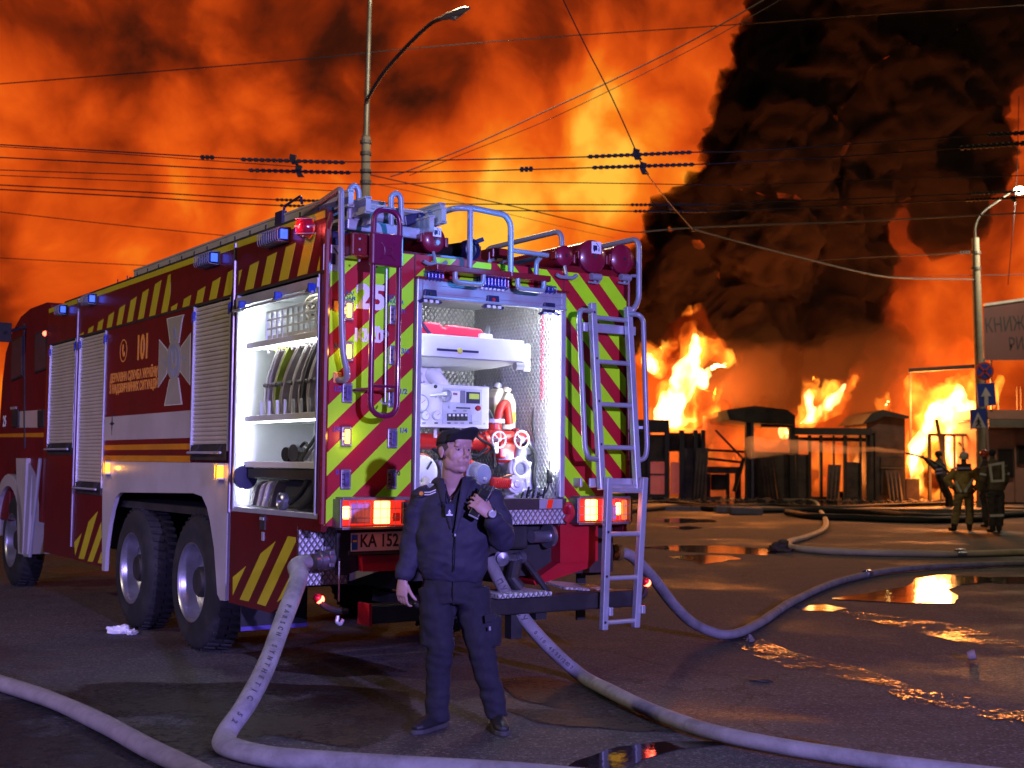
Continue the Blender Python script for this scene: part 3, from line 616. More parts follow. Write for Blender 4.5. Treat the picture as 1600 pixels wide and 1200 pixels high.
M_wpt = mat('white_enamel', (.72, .73, .74), .3, var=.05, scale=6, coat=.2)
M_blulens = mat('blue_lens', (.03, .07, .42), .15, var=.2, scale=20, coat=.5)
M_gls = mat('clear_lens', (.5, .5, .55), .08, trans=.6)
def plate_mat():
    m = bpy.data.materials.new('tread_plate'); m.use_nodes = True; g = NT(m.node_tree); b = g.n['Principled BSDF']
    tc = g.new('ShaderNodeTexCoord'); sp = g.new('ShaderNodeSeparateXYZ'); g.l.new(tc.outputs['Object'], sp.inputs[0])
    x = g.m('ADD', sp.outputs[0], sp.outputs[1]); z = g.m('MULTIPLY', sp.outputs[2], .75)
    def band(v):
        q = g.m('DIVIDE', g.m('PINGPONG', v, .021), .021); return g.m('POWER', g.m('SUBTRACT', 1.0, q), 5.0)
    h = g.m('MAXIMUM', band(g.m('ADD', x, z)), band(g.m('SUBTRACT', x, z)))
    bn = g.new('ShaderNodeBump'); bn.inputs['Strength'].default_value = 1.0; bn.inputs['Distance'].default_value = .016
    g.l.new(h, bn.inputs['Height']); g.l.new(bn.outputs[0], b.inputs['Normal'])
    n = g.noise(tc.outputs['Object'], 5, 5, .6); g.l.new(g.mix(g.m('MULTIPLY', h, .6), g.ramp(n, [(.3, (.56, .57, .57)), (.7, (.70, .70, .70))]), (.30, .30, .30)), b.inputs['Base Color'])
    b.inputs['Metallic'].default_value = .35; b.inputs['Roughness'].default_value = .42; return m
M_plate = plate_mat()
def E(mb, name, m, parent=None, **kw): return mb.build(name, m, parent or ENG, **kw)
def clip(poly, a, b, c):
    """keep a*x+b*y+c >= 0 of a 2-D polygon"""
    out = []
    for i in range(len(poly)):
        p, q = poly[i], poly[(i+1) % len(poly)]; dp, dq = a*p[0]+b*p[1]+c, a*q[0]+b*q[1]+c
        if dp >= 0: out.append(p)
        if (dp >= 0) != (dq >= 0): t = dp/(dp-dq); out.append((p[0]+(q[0]-p[0])*t, p[1]+(q[1]-p[1])*t))
    return out
def side_poly(pts, u=-.002, th=.002):
    """flat film or sheet on the left side: (v, z) outline"""
    return MB().prism([(u, p[0], p[1]) for p in pts], (th, 0, 0))
def rear_poly(pts, v=-.002, th=.002): return MB().prism([(p[0], v, p[1]) for p in pts], (0, th, 0))
def side_px(pix, u=-.002, th=.002): return MB().prism([V(u, SP(*p).y, SP(*p).z) for p in pix], (th, 0, 0))
def rear_px(pix, v=-.002, th=.002): return MB().prism([V(RP(*p).x, v, RP(*p).z) for p in pix], (0, th, 0))
# ---- body sheets, left side
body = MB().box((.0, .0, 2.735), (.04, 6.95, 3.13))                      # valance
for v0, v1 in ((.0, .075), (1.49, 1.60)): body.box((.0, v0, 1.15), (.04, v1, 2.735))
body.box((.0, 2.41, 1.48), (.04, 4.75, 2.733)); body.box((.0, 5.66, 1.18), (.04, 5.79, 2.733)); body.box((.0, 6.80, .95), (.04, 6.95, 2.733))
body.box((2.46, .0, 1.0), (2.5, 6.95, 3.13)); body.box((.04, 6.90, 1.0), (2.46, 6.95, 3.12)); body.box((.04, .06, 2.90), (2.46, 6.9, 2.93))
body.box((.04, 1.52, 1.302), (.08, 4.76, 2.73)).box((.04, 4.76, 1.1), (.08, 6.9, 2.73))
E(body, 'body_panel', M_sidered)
E(MB().box((.0, .0, 3.131), (.05, 6.3, 3.15)), 'roof_edge', M_dark)
for v in (1.545, 5.735): E(MB().tube([(-.006, v, .62 if v > 3 else 1.12), (-.006, v, 3.12)], .012, 6), 'seam_strip', mat('seam_grey', (.2, .17, .2), .35, .6))
E(MB().box((-.004, .03, 2.722), (.01, 6.9, 2.738)), 'drip_rail', M_dark)
# lower sheets
lw = [(1.53, 1.15), (1.53, .46), (.76, .46), (.50, .565), (.335, .64), (.335, 1.05), (.0, 1.05), (.0, 1.15)]
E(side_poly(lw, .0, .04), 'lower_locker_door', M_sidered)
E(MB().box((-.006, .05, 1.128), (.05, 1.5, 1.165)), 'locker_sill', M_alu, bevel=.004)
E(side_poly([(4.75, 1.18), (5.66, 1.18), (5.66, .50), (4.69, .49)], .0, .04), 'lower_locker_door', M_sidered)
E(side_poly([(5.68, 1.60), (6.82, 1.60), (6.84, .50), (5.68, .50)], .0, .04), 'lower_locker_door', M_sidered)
arch = [(1.60, 1.48), (4.75, 1.48), (4.75, 1.2), (4.69, .46), (4.60, .46), (4.585, .66), (4.50, .90), (4.42, 1.04), (4.33, 1.15), (4.20, 1.20), (2.33, 1.24), (2.13, 1.22), (2.02, 1.14), (1.95, 1.04), (1.85, .84), (1.76, .50), (1.70, .46), (1.60, .465)]
E(side_poly(arch, .0, .035), 'wheel_arch_panel', M_whi, smooth=20)
E(MB().box((.035, 1.62, 1.26), (1.1, 4.7, 1.30)).box((1.05, 1.62, .75), (1.1, 4.7, 1.3)), 'wheel_well', M_dark)
# ---- printed bands and hazard films on the left side
E(side_poly([(.03, 3.083), (.03, 3.131), (6.92, 3.131), (6.92, 3.083)]), 'yellow_top_band', M_yel)
E(side_poly([(2.41, 1.677), (2.41, 1.735), (2.41, 1.897), (4.75, 1.897), (4.75, 1.677)]), 'white_band', M_whi)
E(side_poly([(2.41, 1.585), (2.41, 1.632), (4.75, 1.632), (4.75, 1.585)]), 'amber_stripe', M_amb)
E(side_poly([(2.41, 1.484), (2.41, 1.535), (4.75, 1.535), (4.75, 1.484)]), 'amber_stripe', M_amb)
def hazard_side(name, v_from, v_to, top0, top1, period, width, slope, phase, zb=2.745, m=M_yel):
    k = 0; n = 0
    while n < 40:
        v0 = phase+n*period; n += 1
        q = [(v0, 2.0), (v0+width, 2.0), (v0+width-slope*1.2, 3.2), (v0-slope*1.2, 3.2)]
        q = clip(q, 1, 0, -v_from); q = clip(q, -1, 0, v_to) if q else q; q = clip(q, 0, 1, -zb) if q else q
        a, b = top1-top0, -(v_to-v_from)
        if q: q = clip(q, (top1-top0)/(v_to-v_from), -1, top0-v_from*(top1-top0)/(v_to-v_from))
        if len(q) > 2: E(side_poly(q), name, m)
hazard_side('hazard_stripe', 2.985, 5.70, 3.06, 2.75, .312, .155, .50, 2.80)
hazard_side('hazard_stripe', 1.60, 2.955, 2.93, 2.775, .30, .155, .50, 1.40)
hazard_side('hazard_stripe', .09, 1.48, 3.01, 2.905, .305, .155, .50, .05)
def px_list(s): return [tuple(p) for p in s]
z8 = lambda x, y: (340+x/6.667, 820+y/6.667)
for pl in ([(160, 545), (295, 432), (160, 735)], [(450, 300), (605, 172), (325, 798), (232, 778)], [(735, 118), (812, 130), (812, 185), (500, 848), (412, 820)], [(772, 500), (845, 340), (845, 655), (715, 742), (620, 806)]):
    E(side_px([z8(*p) for p in pl]), 'hazard_stripe', M_yel)
zz = lambda x, y: (x/4, 700+y/4)
for pl in ([(465, 590), (510, 535), (470, 670)], [(555, 460), (612, 395), (525, 695), (492, 690)], [(632, 465), (634, 560), (580, 712), (548, 708)], [(634, 650), (634, 722), (612, 718)]):
    E(side_px([zz(*p) for p in pl]), 'hazard_stripe', M_yel)
# ---- lettering and emblem on the left side
def side_text(s, px, py, h_px, m, sx=1., bold=.004, name='lettering'):
    p = SP(px, py); sz = h_px*math.hypot((p.x*EX+p.y*EY+ORG).x, (p.x*EX+p.y*EY+ORG).y)/FPX*1.0
    return text_mesh(name, s, m, sz*1.38, ENG, frame_mtx((-.0022, p.y, p.z), (0, -1, 0), (0, 0, 1)), .0012, bold, sx)
side_text('101', 223, 544, 37, M_ora, .78, .010)
side_text('ДЕРЖАВНА СЛУЖБА УКРАЇНИ', 207.5, 587, 13.5, M_ora, .80, .003)
side_text('З НАДЗВИЧАЙНИХ СИТУАЦІЙ', 207, 605, 13.5, M_ora, .82, .003)
c = SP(193, 548); ph = MB()
ring = []; n = 40
for k in range(n):
    a0, a1 = 2*PI*k/n, 2*PI*(k+1)/n
    ph.prism([(-.002, c.y-math.cos(a)*r*.105, c.z+math.sin(a)*r*.105) for a, r in ((a0, 1), (a1, 1), (a1, .9), (a0, .9))], (.002, 0, 0))
E(ph, 'phone_ring', M_ora)
E(MB().prism([(-.002, c.y-x*.105, c.z+z*.105) for x, z in ((-.30, .52), (-.02, .58), (.05, .22), (-.10, .12), (-.05, -.12), (.12, -.24), (.34, -.05), (.40, -.42), (.16, -.58), (-.10, -.45), (-.30, -.12), (-.38, .22))], (.002, 0, 0)), 'phone_receiver', M_ora)
M_emb = mat('emblem_silver', (.36, .33, .28), .45, .2, var=.08, scale=8); M_embb = mat('emblem_blue', (.24, .26, .36), .45, var=.15, scale=12); M_rim = mat('emblem_rim', (.55, .52, .46), .4)
z3 = lambda x, y: (150+x/6.667, 470+y/6.667)
arms = [[(738, 185), (922, 140), (905, 190), (868, 440), (775, 460)], [(660, 402), (752, 510), (745, 760), (650, 905)], [(993, 328), (885, 480), (878, 740), (985, 885)], [(765, 820), (862, 800), (900, 1080), (712, 1095)]]
cen = (818, 620)
for pl in arms:
    E(side_px([z3(*p) for p in pl], -.003, .003), 'emblem_arm', M_rim)
    cx, cy = sum(p[0] for p in pl)/len(pl), sum(p[1] for p in pl)/len(pl)
    E(side_px([z3(cx+(p[0]-cx)*.88, cy+(p[1]-cy)*.93) for p in pl], -.0045, .003), 'emblem_field', M_emb)
ov = [z3(cen[0]+math.cos(a)*75, cen[1]+math.sin(a)*213-math.cos(a)*14) for a in [2*PI*k/28 for k in range(28)]]
E(side_px(ov, -.006, .004), 'emblem_medallion', M_emb)
ov = [z3(cen[0]+math.cos(a)*60, cen[1]+math.sin(a)*175-math.cos(a)*11) for a in [2*PI*k/28 for k in range(28)]]
E(side_px(ov, -.0075, .004), 'emblem_field', M_embb)
for pl in ([(790, 560), (798, 520), (804, 640), (818, 660), (832, 640), (838, 510), (846, 555), (842, 680), (818, 720), (794, 690)],): E(side_px([z3(*p) for p in pl], -.009, .004), 'emblem_trident', M_emb)
for a, b in (((822, 300), (830, 390)), ((700, 640), (735, 640)), ((900, 600), (938, 600))):
    E(side_px([z3(a[0]-12, a[1]-20), z3(a[0]+12, a[1]-22), z3(b[0]+12, b[1]+18), z3(b[0]-12, b[1]+20)], -.006, .003), 'emblem_ray', M_embb)
st = SP(175.5, 662)
E(MB().prism([(-.004, st.y-x, st.z+z) for x, z in ((0, .115), (.014, .016), (.075, 0), (.014, -.016), (0, -.115), (-.014, -.016), (-.075, 0), (-.014, .016))], (.002, 0, 0)), 'star_mark', M_dark)
# ---- roller shutters
def shutter(v0, v1, z0, z1):
    n = int((z1-z0)/.034); mb = MB(); dz = (z1-z0)/n
    s = E(MB().box((.022, v0, z0), (.03, v1, z1)), 'roller_shutter', M_dark)
    prof = []
    for k in range(n):
        za = z0+k*dz; prof += [(.018, za+.002), (.006, za+.005), (.003, za+dz*.5), (.006, za+dz-.005), (.018, za+dz-.002)]
    vs = []; fs = []
    for (u, z) in prof: vs += [(u, v0, z), (u, v1, z)]
    for k in range(len(prof)-1): fs.append((2*k, 2*k+1, 2*k+3, 2*k+2))
    mb.add(vs, fs); o = E(mb, 'slats', M_shut, s); o['kind'] = 'stuff'
    for v in (v0-.02, v1): E(MB().box((-.010, v, z0-.05), (.03, v+.02, z1+.01)), 'guide_rail', M_alu, s, bevel=.003)
    h = MB().tube([(-.045, v0+.03, z0-.062), (-.045, v1-.03, z0-.062)], .010, 8)
    E(h, 'handle_bar', M_alu, s)
    for v in (v0+.12, v1-.16):
        E(MB().prism([(-.05, v, z0-.075), (-.05, v+.05, z0-.075), (-.01, v+.09, z0-.0), (-.01, v-.04, z0-.0)], (.04, 0, 0)), 'latch', M_dark, s, bevel=.004)
    E(MB().box((-.008, v0, z0-.12), (.03, v1, z0-.003)), 'bottom_rail', M_dark, s)
    for v in (v0-.01, v1+.005):
        E(MB().prism([(-.02, v-.015, z1-.03), (-.02, v+.02, z1-.05), (-.02, v+.02, z1-.12), (-.02, v-.015, z1-.10)], (.02, 0, 0)), 'stop_block', M_blulens, s)
shutter(1.625, 2.385, 1.62, 2.715); shutter(4.785, 5.635, 1.275, 2.715); shutter(5.81, 6.78, 1.66, 2.715)
# ---- open side locker
lk = MB().box((.62, .08, 1.15), (.64, 1.48, 2.72)).box((.04, 1.46, 1.15), (.62, 1.49, 2.72)).box((.04, .06, 1.15), (.62, .09, 2.72)).box((.04, .09, 2.70), (.62, 1.46, 2.72)).box((.04, .09, 1.14), (.62, 1.46, 1.16))
E(lk, 'locker_liner', M_int2)
for v in (1.462, .072): E(MB().box((-.012, v, 1.15), (.045, v+.022, 2.72)), 'guide_rail', M_alu, bevel=.003)
zs = [SP(430, 533, .05).z, SP(430, 652, .05).z, SP(430, 726, .05).z]
for z, u1 in zip(zs, (.6, .6, .6)): E(MB().box((.05, .09, z-.022), (u1, 1.46, z+.022)), 'shelf', M_int2, bevel=.003)
E(MB().box((.048, 1.445, 1.2), (.062, 1.458, 2.68)), 'led_strip', M_led); E(MB().box((.07, .12, 2.690), (.09, 1.44, 2.698)), 'led_strip', M_led)
E(MB().box((.07, .12, zs[0]-.034), (.085, 1.44, zs[0]-.026)), 'led_strip', mat('led_shelf', (.9, .95, 1), .4, emit=(.86, .95, 1), es=22))
E(MB().box((.07, .12, zs[1]-.034), (.085, 1.44, zs[1]-.026)), 'led_strip', MATS['led_shelf'])
E(MB().box((-.02, .08, 2.63), (.05, 1.48, 2.70)), 'rolled_shutter_box', M_alu, bevel=.006)
E(MB().tube([(-.045, .1, 2.60), (-.045, 1.46, 2.60)], .011, 8), 'handle_bar', M_alu)
for v in (1.36, .72, .18):
    E(MB().prism([(-.055, v-.05, 2.59), (-.055, v+.05, 2.59), (-.02, v+.025, 2.67), (-.02, v-.035, 2.67)], (.035, 0, 0)), 'latch', M_dark, bevel=.004)
    E(MB().box((-.07, v-.075, 2.60), (-.02, v-.05, 2.66)), 'latch_cap', M_blulens, bevel=.006)
hc = SP(411, 817); E(MB().box((-.008, hc.y-.045, hc.z-.05), (.005, hc.y+.045, hc.z+.055)), 'door_handle', M_dark, bevel=.004)
E(MB().box((-.014, hc.y-.036, hc.z+.018), (.0, hc.y+.036, hc.z+.04)), 'handle_flap', M_alu, bevel=.003)
hc = SP(411, 838); E(MB().box((-.004, hc.y-.02, hc.z-.03), (.0, hc.y+.02, hc.z+.03)), 'lock_plate', M_alu)
# ---- wheels
def wheel(v, u0=.03, name='wheel', flip=1):
    w = bpy.data.objects.new(name, None); COL.objects.link(w); w.parent = ENG; w.location = (u0, v, .535)
    pr = [(.0, .315), (.010, .345), (.004, .40), (.006, .455), (.03, .505), (.055, .528), (.15, .535), (.245, .528), (.27, .505), (.29, .455), (.29, .345), (.29, .31)]
    t = MB().lathe((0, 0, 0), (1, 0, 0), pr, 56); E(t, 'tyre', M_tyre, w, smooth=40)
    lug = MB()
    for k in range(44):
        a = 2*PI*k/44
        for s in (0, 1):
            x0, x1 = (.045, .135) if s == 0 else (.165, .255); aa = a+(.07 if s else 0)
            q = [V(x, math.cos(aa+d)*r, math.sin(aa+d)*r) for x, d, r in ((x0, 0, .527), (x1, .03, .533), (x1, .085, .533), (x0, .055, .527))]
            lug.prism(q, V(0, math.cos(aa+.04)*.014, math.sin(aa+.04)*.014))
    o = E(lug, 'tread_blocks', M_tyre, w); o['kind'] = 'stuff'
    rim = MB().lathe((0, 0, 0), (1, 0, 0), [(.004, .322), (.0, .312), (.012, .298), (.03, .292), (.14, .280), (.165, .22), (.16, .12), (.16, .0)], 48)
    E(rim, 'rim', mat('rim_steel', (.42, .42, .44), .35, .8, var=.15, scale=5, dirt=.4), w, smooth=35)
    E(MB().lathe((0, 0, 0), (1, 0, 0), [(.16, .13), (.07, .12), (.05, .10), (.045, .0)], 24), 'hub', M_dark, w, smooth=40)
    for k in range(10):
        a = 2*PI*k/10; E(MB().cyl((.165, math.cos(a)*.17, math.sin(a)*.17), (.13, math.cos(a)*.17, math.sin(a)*.17), .016, 6), 'wheel_nut', M_alu, w)
    return w
vw = [SP(298, 915, .03).y, SP(204, 890, .03).y]
w0 = wheel(vw[0]); copy_obj(w0, ENG, (.03, vw[1], .535))
copy_obj(w0, ENG, (.03, SP(17, 838, .03).y, .535))
for v in (vw[0], vw[1], 7.9): r = copy_obj(w0, ENG, (2.47, v, .535)); r.rotation_euler = (0, 0, PI)
E(MB().box((.75, .35, .62), (.85, 9.0, .86)).box((1.65, .35, .62), (1.75, 9.0, .86)).box((.4, vw[0]-.08, .46), (2.1, vw[0]+.08, .62)).box((.4, vw[1]-.08, .46), (2.1, vw[1]+.08, .62)).box((.35, 4.8, .6), (2.15, 6.8, 1.1)).box((.1, .34, 1.06), (2.4, 6.9, 1.12)), 'chassis', M_dark)
f0 = SP(357, 945, .02); E(MB().box((.03, 1.36, .27), (.55, 1.375, .56)), 'mud_flap', M_blk)
E(MB().box((.028, 1.352, .27), (.55, 1.357, .30)), 'mud_flap_edge', M_prp)
# ---- cab
cabp = [(6.97, .95), (6.97, 3.20), (7.2, 3.235), (7.9, 3.235), (8.35, 3.18), (8.74, 3.04), (9.05, 2.80), (9.18, 2.45), (9.26, 1.9), (9.28, .75), (8.62, .75), (8.62, 1.1), (8.45, 1.32), (8.1, 1.44), (7.7, 1.44), (7.40, 1.32), (7.22, 1.0), (7.2, .8), (6.97, .8)]
E(MB().prism([(.03, a, b) for a, b in cabp], (2.44, 0, 0)), 'cab_body', M_cabr, bevel=.02)
def cabwin(pl, nm='window'):
    fr = E(side_px(pl, .016, .016), nm, M_dark); c = V(*[sum(q)/len(pl) for q in zip(*[SP(*p) for p in pl])])
    E(MB().prism([V(.012, c.y+(SP(*p).y-c.y)*.86, c.z+(SP(*p).z-c.z)*.92) for p in pl], (.006, 0, 0)), 'pane', mat('cab_glass', (.045, .035, .045), .35, var=.2, scale=2), fr)
cabwin([(52, 522), (71, 512), (71, 576), (51, 583)]); cabwin([(16, 533), (34, 523), (33, 588), (14, 596)])
E(side_px([(20, 643), (66, 640), (66, 668), (18, 668)], .026, .004), 'white_band', M_whi)
for a in ((17, 641), (57, 641)): E(side_px([(a[0], a[1]), (a[0]+10, a[1]-1), (a[0]+10, a[1]+26), (a[0], a[1]+27)], .006, .02), 'door_handle', M_dark, bevel=.01)
E(side_px([(-6, 678), (64, 676), (64, 683), (-6, 683)], .026, .004), 'amber_stripe', M_amb)
side_text('25', 4, 659, 16, M_prt, .9).location.x += .024
E(side_px([(33, 505), (34, 700), (35.5, 700), (34.5, 505)], .02, .01), 'door_gap', M_dark)
E(side_px([(13, 636), (22, 635), (22, 639), (13, 640)], .02, .01), 'badge_plate', M_rail)
mr = SP(4, 520, -.25); E(MB().box((mr.x-.1, mr.y, mr.z-.1), (mr.x+.1, mr.y+.06, mr.z+.12)).tube([(mr.x, mr.y, mr.z), (.05, mr.y+.1, mr.z+.1)], .02, 8), 'side_mirror', M_blk, bevel=.02)
E(MB().ico((.012, SP(69, 521).y, SP(69, 521).z), .03, 2), 'cab_lamp', mat('cab_lamp_red', (.5, .02, .02), .3, emit=(1, .10, .05), es=7))
fw = V(.0, SP(17, 838, .03).y, .535); fd = MB()
for k in range(15):
    a0, a1 = math.radians(-8+k*12.4), math.radians(-8+(k+1)*12.4)
    q = [V(-.02, fw.y-math.cos(a)*r, fw.z+math.sin(a)*r) for a, r in ((a0, .64), (a1, .64), (a1, .78), (a0, .78))]; fd.prism(q, (.36, 0, 0))
E(fd, 'front_fender', M_whi, smooth=40)
E(MB().prism([(-.02, SP(28, 712).y, 1.50), (-.02, SP(44, 712).y, 1.50), (-.02, SP(38, 860).y, .42), (-.02, SP(31, 860).y, .42)], (.42, 0, 0)), 'fender_apron', M_whi)
E(MB().tube([(-.02, SP(66, 715).y, 1.5), (-.02, SP(50, 860).y, .42), (-.02, SP(42, 860).y, .42)], .02, 8), 'fender_stay', M_rail)
# ---- side lamps
def beacon(px, py, L, lit=None):
    p = SP(px, py); b = E(MB().box((-.075, p.y-L/2, p.z-.035), (.0, p.y+L/2, p.z+.035)), 'beacon', M_blulens, bevel=.014)
    E(MB().box((-.02, p.y-L/2-.02, p.z-.048), (.002, p.y+L/2+.02, p.z+.048)), 'bracket', M_dark, b)
    k = int(L/.035)
    for j in range(k+1):
        v = p.y-L/2+L*j/k; E(MB().tube(rounded([(-.005, v, p.z-.05), (-.092, v, p.z-.045), (-.092, v, p.z+.045), (-.005, v, p.z+.05)], .02, 3), .0035, 5), 'guard_bar', M_rail, b)
    for v in (p.y-L/2-.004,): E(MB().box((-.07, v-.006, p.z-.032), (-.01, v+.004, p.z+.032)), 'end_lens', mat('blue_lit', (.05, .12, .8), .2, emit=(.05, .13, 1), es=1.6), b)
beacon(102, 485, .16); beacon(146, 469, .22); beacon(332, 407, .30); beacon(437, 372, .34)
p = SP(484, 356); rl = E(MB().lathe((-.005, p.y, p.z), (-1, 0, 0), [(0, .07), (.05, .066), (.08, .045), (.09, 0)], 20), 'marker_lamp', mat('red_dome', (.45, .01, .03), .15, coat=.5), smooth=50)
E(MB().ico((-.055, p.y-.015, p.z), .034, 2), 'bulb', mat('red_hot', (1, .2, .2), .3, emit=(1, .13, .12), es=9), rl)
for dz in (-.05, 0, .05): E(MB().tube([(-.005, p.y+.1, p.z+dz), (-.105, p.y, p.z+dz), (-.005, p.y-.10, p.z+dz)], .004, 5), 'guard_bar', M_rail, rl)
lamp('marker_lamp_light', 'POINT', ORG+EX*-.14+EY*p.y+V(0, 0, p.z), 2.2, (1, .08, .08), .03)
for q in ((170, 731), (346, 737)):
    p = SP(*q); a = E(MB().box((-.04, p.y-.05, p.z-.05), (.0, p.y+.05, p.z+.05)), 'side_marker', mat('amber_lit', (.8, .3, .02), .3, emit=(1, .34, .03), es=3.0), bevel=.008)
    for dz in (-.055, .055): E(MB().box((-.046, p.y-.055, p.z+dz-.006), (.0, p.y+.055, p.z+dz+.006)), 'guard_bar', M_alu, a)
    E(MB().box((-.046, p.y-.006, p.z-.05), (-.038, p.y+.006, p.z+.05)), 'guard_bar', M_dark, a)
    lamp('side_marker_light', 'POINT', ORG+EX*-.09+EY*p.y+V(0, 0, p.z), .8, (1, .42, .05), .02)
# ================================================================= rear of the engine
def solid_rear(u0, u1, z0, z1, v=.0, th=.035): return MB().box((u0, v, z0), (u1, v+th, z1))
ZL, ZT = 1.085, 2.905
E(solid_rear(.0, .655, ZL, ZT), 'rear_panel', M_redr); E(solid_rear(1.905, 2.5, 1.05, ZT), 'rear_panel', M_redr)
E(solid_rear(.66, 1.90, 2.745, ZT), 'rear_panel', M_redr)
for u in (.657, 1.903): E(MB().box((u-.003, -.003, ZL), (u+.003, .01, ZT)), 'panel_joint', M_dark)
def bands(region, slope, c0, period, width):
    """lime film bands between z - slope*u = c and c + width, cut to the panel"""
    for k in range(-6, 16):
        c = c0+k*period; q = clip([(u, z) for u, z in region], -slope, 1, -c); q = clip(q, slope, -1, c+width) if q else q
        if len(q) > 2: E(rear_poly(q, -.0025, .0025), 'lime_band', M_lime)
bands([(.02, 1.09), (.65, 1.09), (.65, 2.90), (.02, 2.90)], .93, 1.072, .305, .150)
bands([(.668, 2.755), (1.27, 2.755), (1.27, 2.90), (.668, 2.90)], .93, 1.072, .305, .150)
bands([(1.915, 1.06), (2.485, 1.06), (2.485, 2.90), (1.915, 2.90)], -1.02, 4.534, .289, .148)
bands([(1.28, 2.755), (1.895, 2.755), (1.895, 2.90), (1.28, 2.90)], -1.02, 4.534, .289, .148)
E(MB().tube([(.004, -.012, 1.10), (.004, -.012, 3.0), (.03, -.0, 3.10), (.12, .02, 3.15)], .022, 8), 'corner_post', M_red)
E(MB().box((.0, .0, 2.90), (.04, .09, 3.08)), 'corner_plate', M_red)
E(MB().tube([(2.497, -.012, 1.06), (2.497, -.012, 2.9)], .014, 8), 'corner_post', M_red)
# opening: frame, header box with latches, compartment
E(MB().box((.665, -.03, 1.26), (.705, .02, 2.745)), 'door_rail', M_alu, bevel=.005); E(MB().box((1.86, -.03, 1.26), (1.905, .02, 2.745)), 'door_rail', M_alu, bevel=.005)
E(MB().box((.655, -.055, 2.735), (1.915, .01, 2.752)), 'header_lip', M_red, bevel=.004)
E(MB().box((.705, -.035, 2.615), (1.86, .06, 2.733)), 'rolled_shutter', M_alu)
E(MB().box((.705, -.042, 2.645), (1.86, -.034, 2.652)).box((.705, -.042, 2.70), (1.86, -.034, 2.706)), 'shutter_rib', M_alu)
E(MB().tube([(.69, -.07, 2.612), (1.875, -.07, 2.612)], .010, 8), 'handle_bar', M_alu)
M_latch = mat('latch_navy', (.02, .018, .06), .4)
for i, (px, py) in enumerate(((672, 463), (770, 472), (858, 483))):
    p = RP(px, py, -.05)
    l = E(MB().prism([(p.x+x, -.062, p.z+z) for x, z in ((-.09, -.035), (-.05, -.012), (-.045, .045), (.045, .045), (.05, -.012), (.095, -.035), (.075, -.05), (.03, -.03), (-.03, -.03), (-.07, -.05))], (0, .03, 0)), 'latch', M_latch, bevel=.004)
    E(MB().lathe((p.x, -.062, p.z+.015), (0, -1, 0), [(0, .014), (.006, .012), (.008, 0)], 14), 'button', mat('button_red', (.6, .03, .03), .3) if i == 1 else M_dark, l)
    for x in (-.045, 0, .045): E(MB().box((p.x+x-.012, -.072, p.z-.045), (p.x+x+.012, -.062, p.z-.026)), 'roller', M_prt, l)
cp = MB().box((.66, 1.15, 1.24), (1.90, 1.18, 2.73)); E(cp, 'compartment_back', M_plate)
E(MB().box((1.862, .03, 1.24), (1.885, 1.15, 2.73)), 'compartment_side', M_plate); E(MB().box((.655, .03, 1.24), (.672, 1.15, 2.73)), 'compartment_side', M_int2)
E(MB().box((.66, .03, 2.72), (1.9, 1.15, 2.735)), 'compartment_roof', M_int2); E(MB().box((.66, .0, 1.225), (1.9, 1.15, 1.25)), 'compartment_floor', M_plate)
E(MB().box((.96, 1.02, 1.25), (1.02, 1.15, 2.72)).box((1.05, 1.10, 1.25), (1.065, 1.15, 2.72)), 'cable_duct', M_dark)
E(MB().box((.672, .9, 1.25), (.95, .92, 2.72)), 'tank_wall', mat('tank_grey', (.5, .53, .53), .4, .2))
E(MB().box((1.846, .035, 1.45), (1.860, .05, 2.60)), 'led_strip', M_led2); E(MB().box((.74, .05, 2.708), (1.84, .07, 2.718)), 'led_strip', M_led2)
E(MB().box((.675, .035, 1.5), (.682, .05, 2.6)), 'led_strip', MATS['led_shelf'])
ch = MB()
for k in range(46): z = 2.58-k*.0135; ch.ico((1.80+math.sin(k*2.2)*.006, .12, z), .009, 1)
E(ch, 'chain', mat('chain_red', (.5, .02, .05), .35), smooth=60)
E(MB().box((.66, -.06, 1.178), (1.9, .03, 1.255)), 'sill', mat('sill_brown', (.10, .075, .07), .4, .5, dirt=.3), bevel=.004)
E(MB().box((1.66, -.063, 1.183), (1.86, -.06, 1.25)), 'reflector', mat('reflector_clear', (.35, .33, .36), .25)); E(MB().prism([(1.72, -.066, 1.185), (1.765, -.066, 1.185), (1.78, -.066, 1.248), (1.735, -.066, 1.248)], (0, .004, 0)), 'reflector_mark', mat('mark_red', (.75, .03, .01), .3, emit=(1, .05, .01), es=.25))
E(MB().box((.66, -.055, 1.075), (1.90, -.02, 1.176)), 'sill_plate', M_plate)
# shelf with its bracket, label strip
def CB(mb, x0, y0, x1, y1, v, d):
    """box whose rear-facing side spans two pixels on the plane v"""
    a, b = RP(x0, y0, v), RP(x1, y1, v); return mb.box((a.x, v, a.z), (b.x, v+d, b.z))
a, b = RP(640, 519, .12), RP(818, 563, .12)
sh = E(MB().box((.675, .12, a.z-.155), (b.x, .75, a.z)), 'pump_shelf', M_int2, bevel=.006)
E(MB().prism([(.675, .12, a.z-.16), (b.x, .12, a.z-.16), (b.x-.15, .3, a.z-.2), (.9, .3, a.z-.21)], (0, .4, 0)), 'shelf_bracket', M_int2)
E(CB(MB(), 683, 544, 748, 552, .115, .006), 'label_strip', M_latch, sh); p = RP(719, 548, .112); E(MB().lathe((p.x, .113, p.z), (0, -1, 0), [(0, .022), (.006, .018), (.007, 0)], 16), 'dial', mat('dial_yellow', (.7, .65, .1), .4), sh)
E(MB().bar((b.x-.1, .5, a.z-.02), (1.80, .85, a.z+.16), .03, .05), 'shelf_strut', M_alu); E(MB().box((b.x+.005, .13, a.z-.22), (b.x+.07, .2, a.z-.02)), 'shelf_catch', M_alu, bevel=.01)
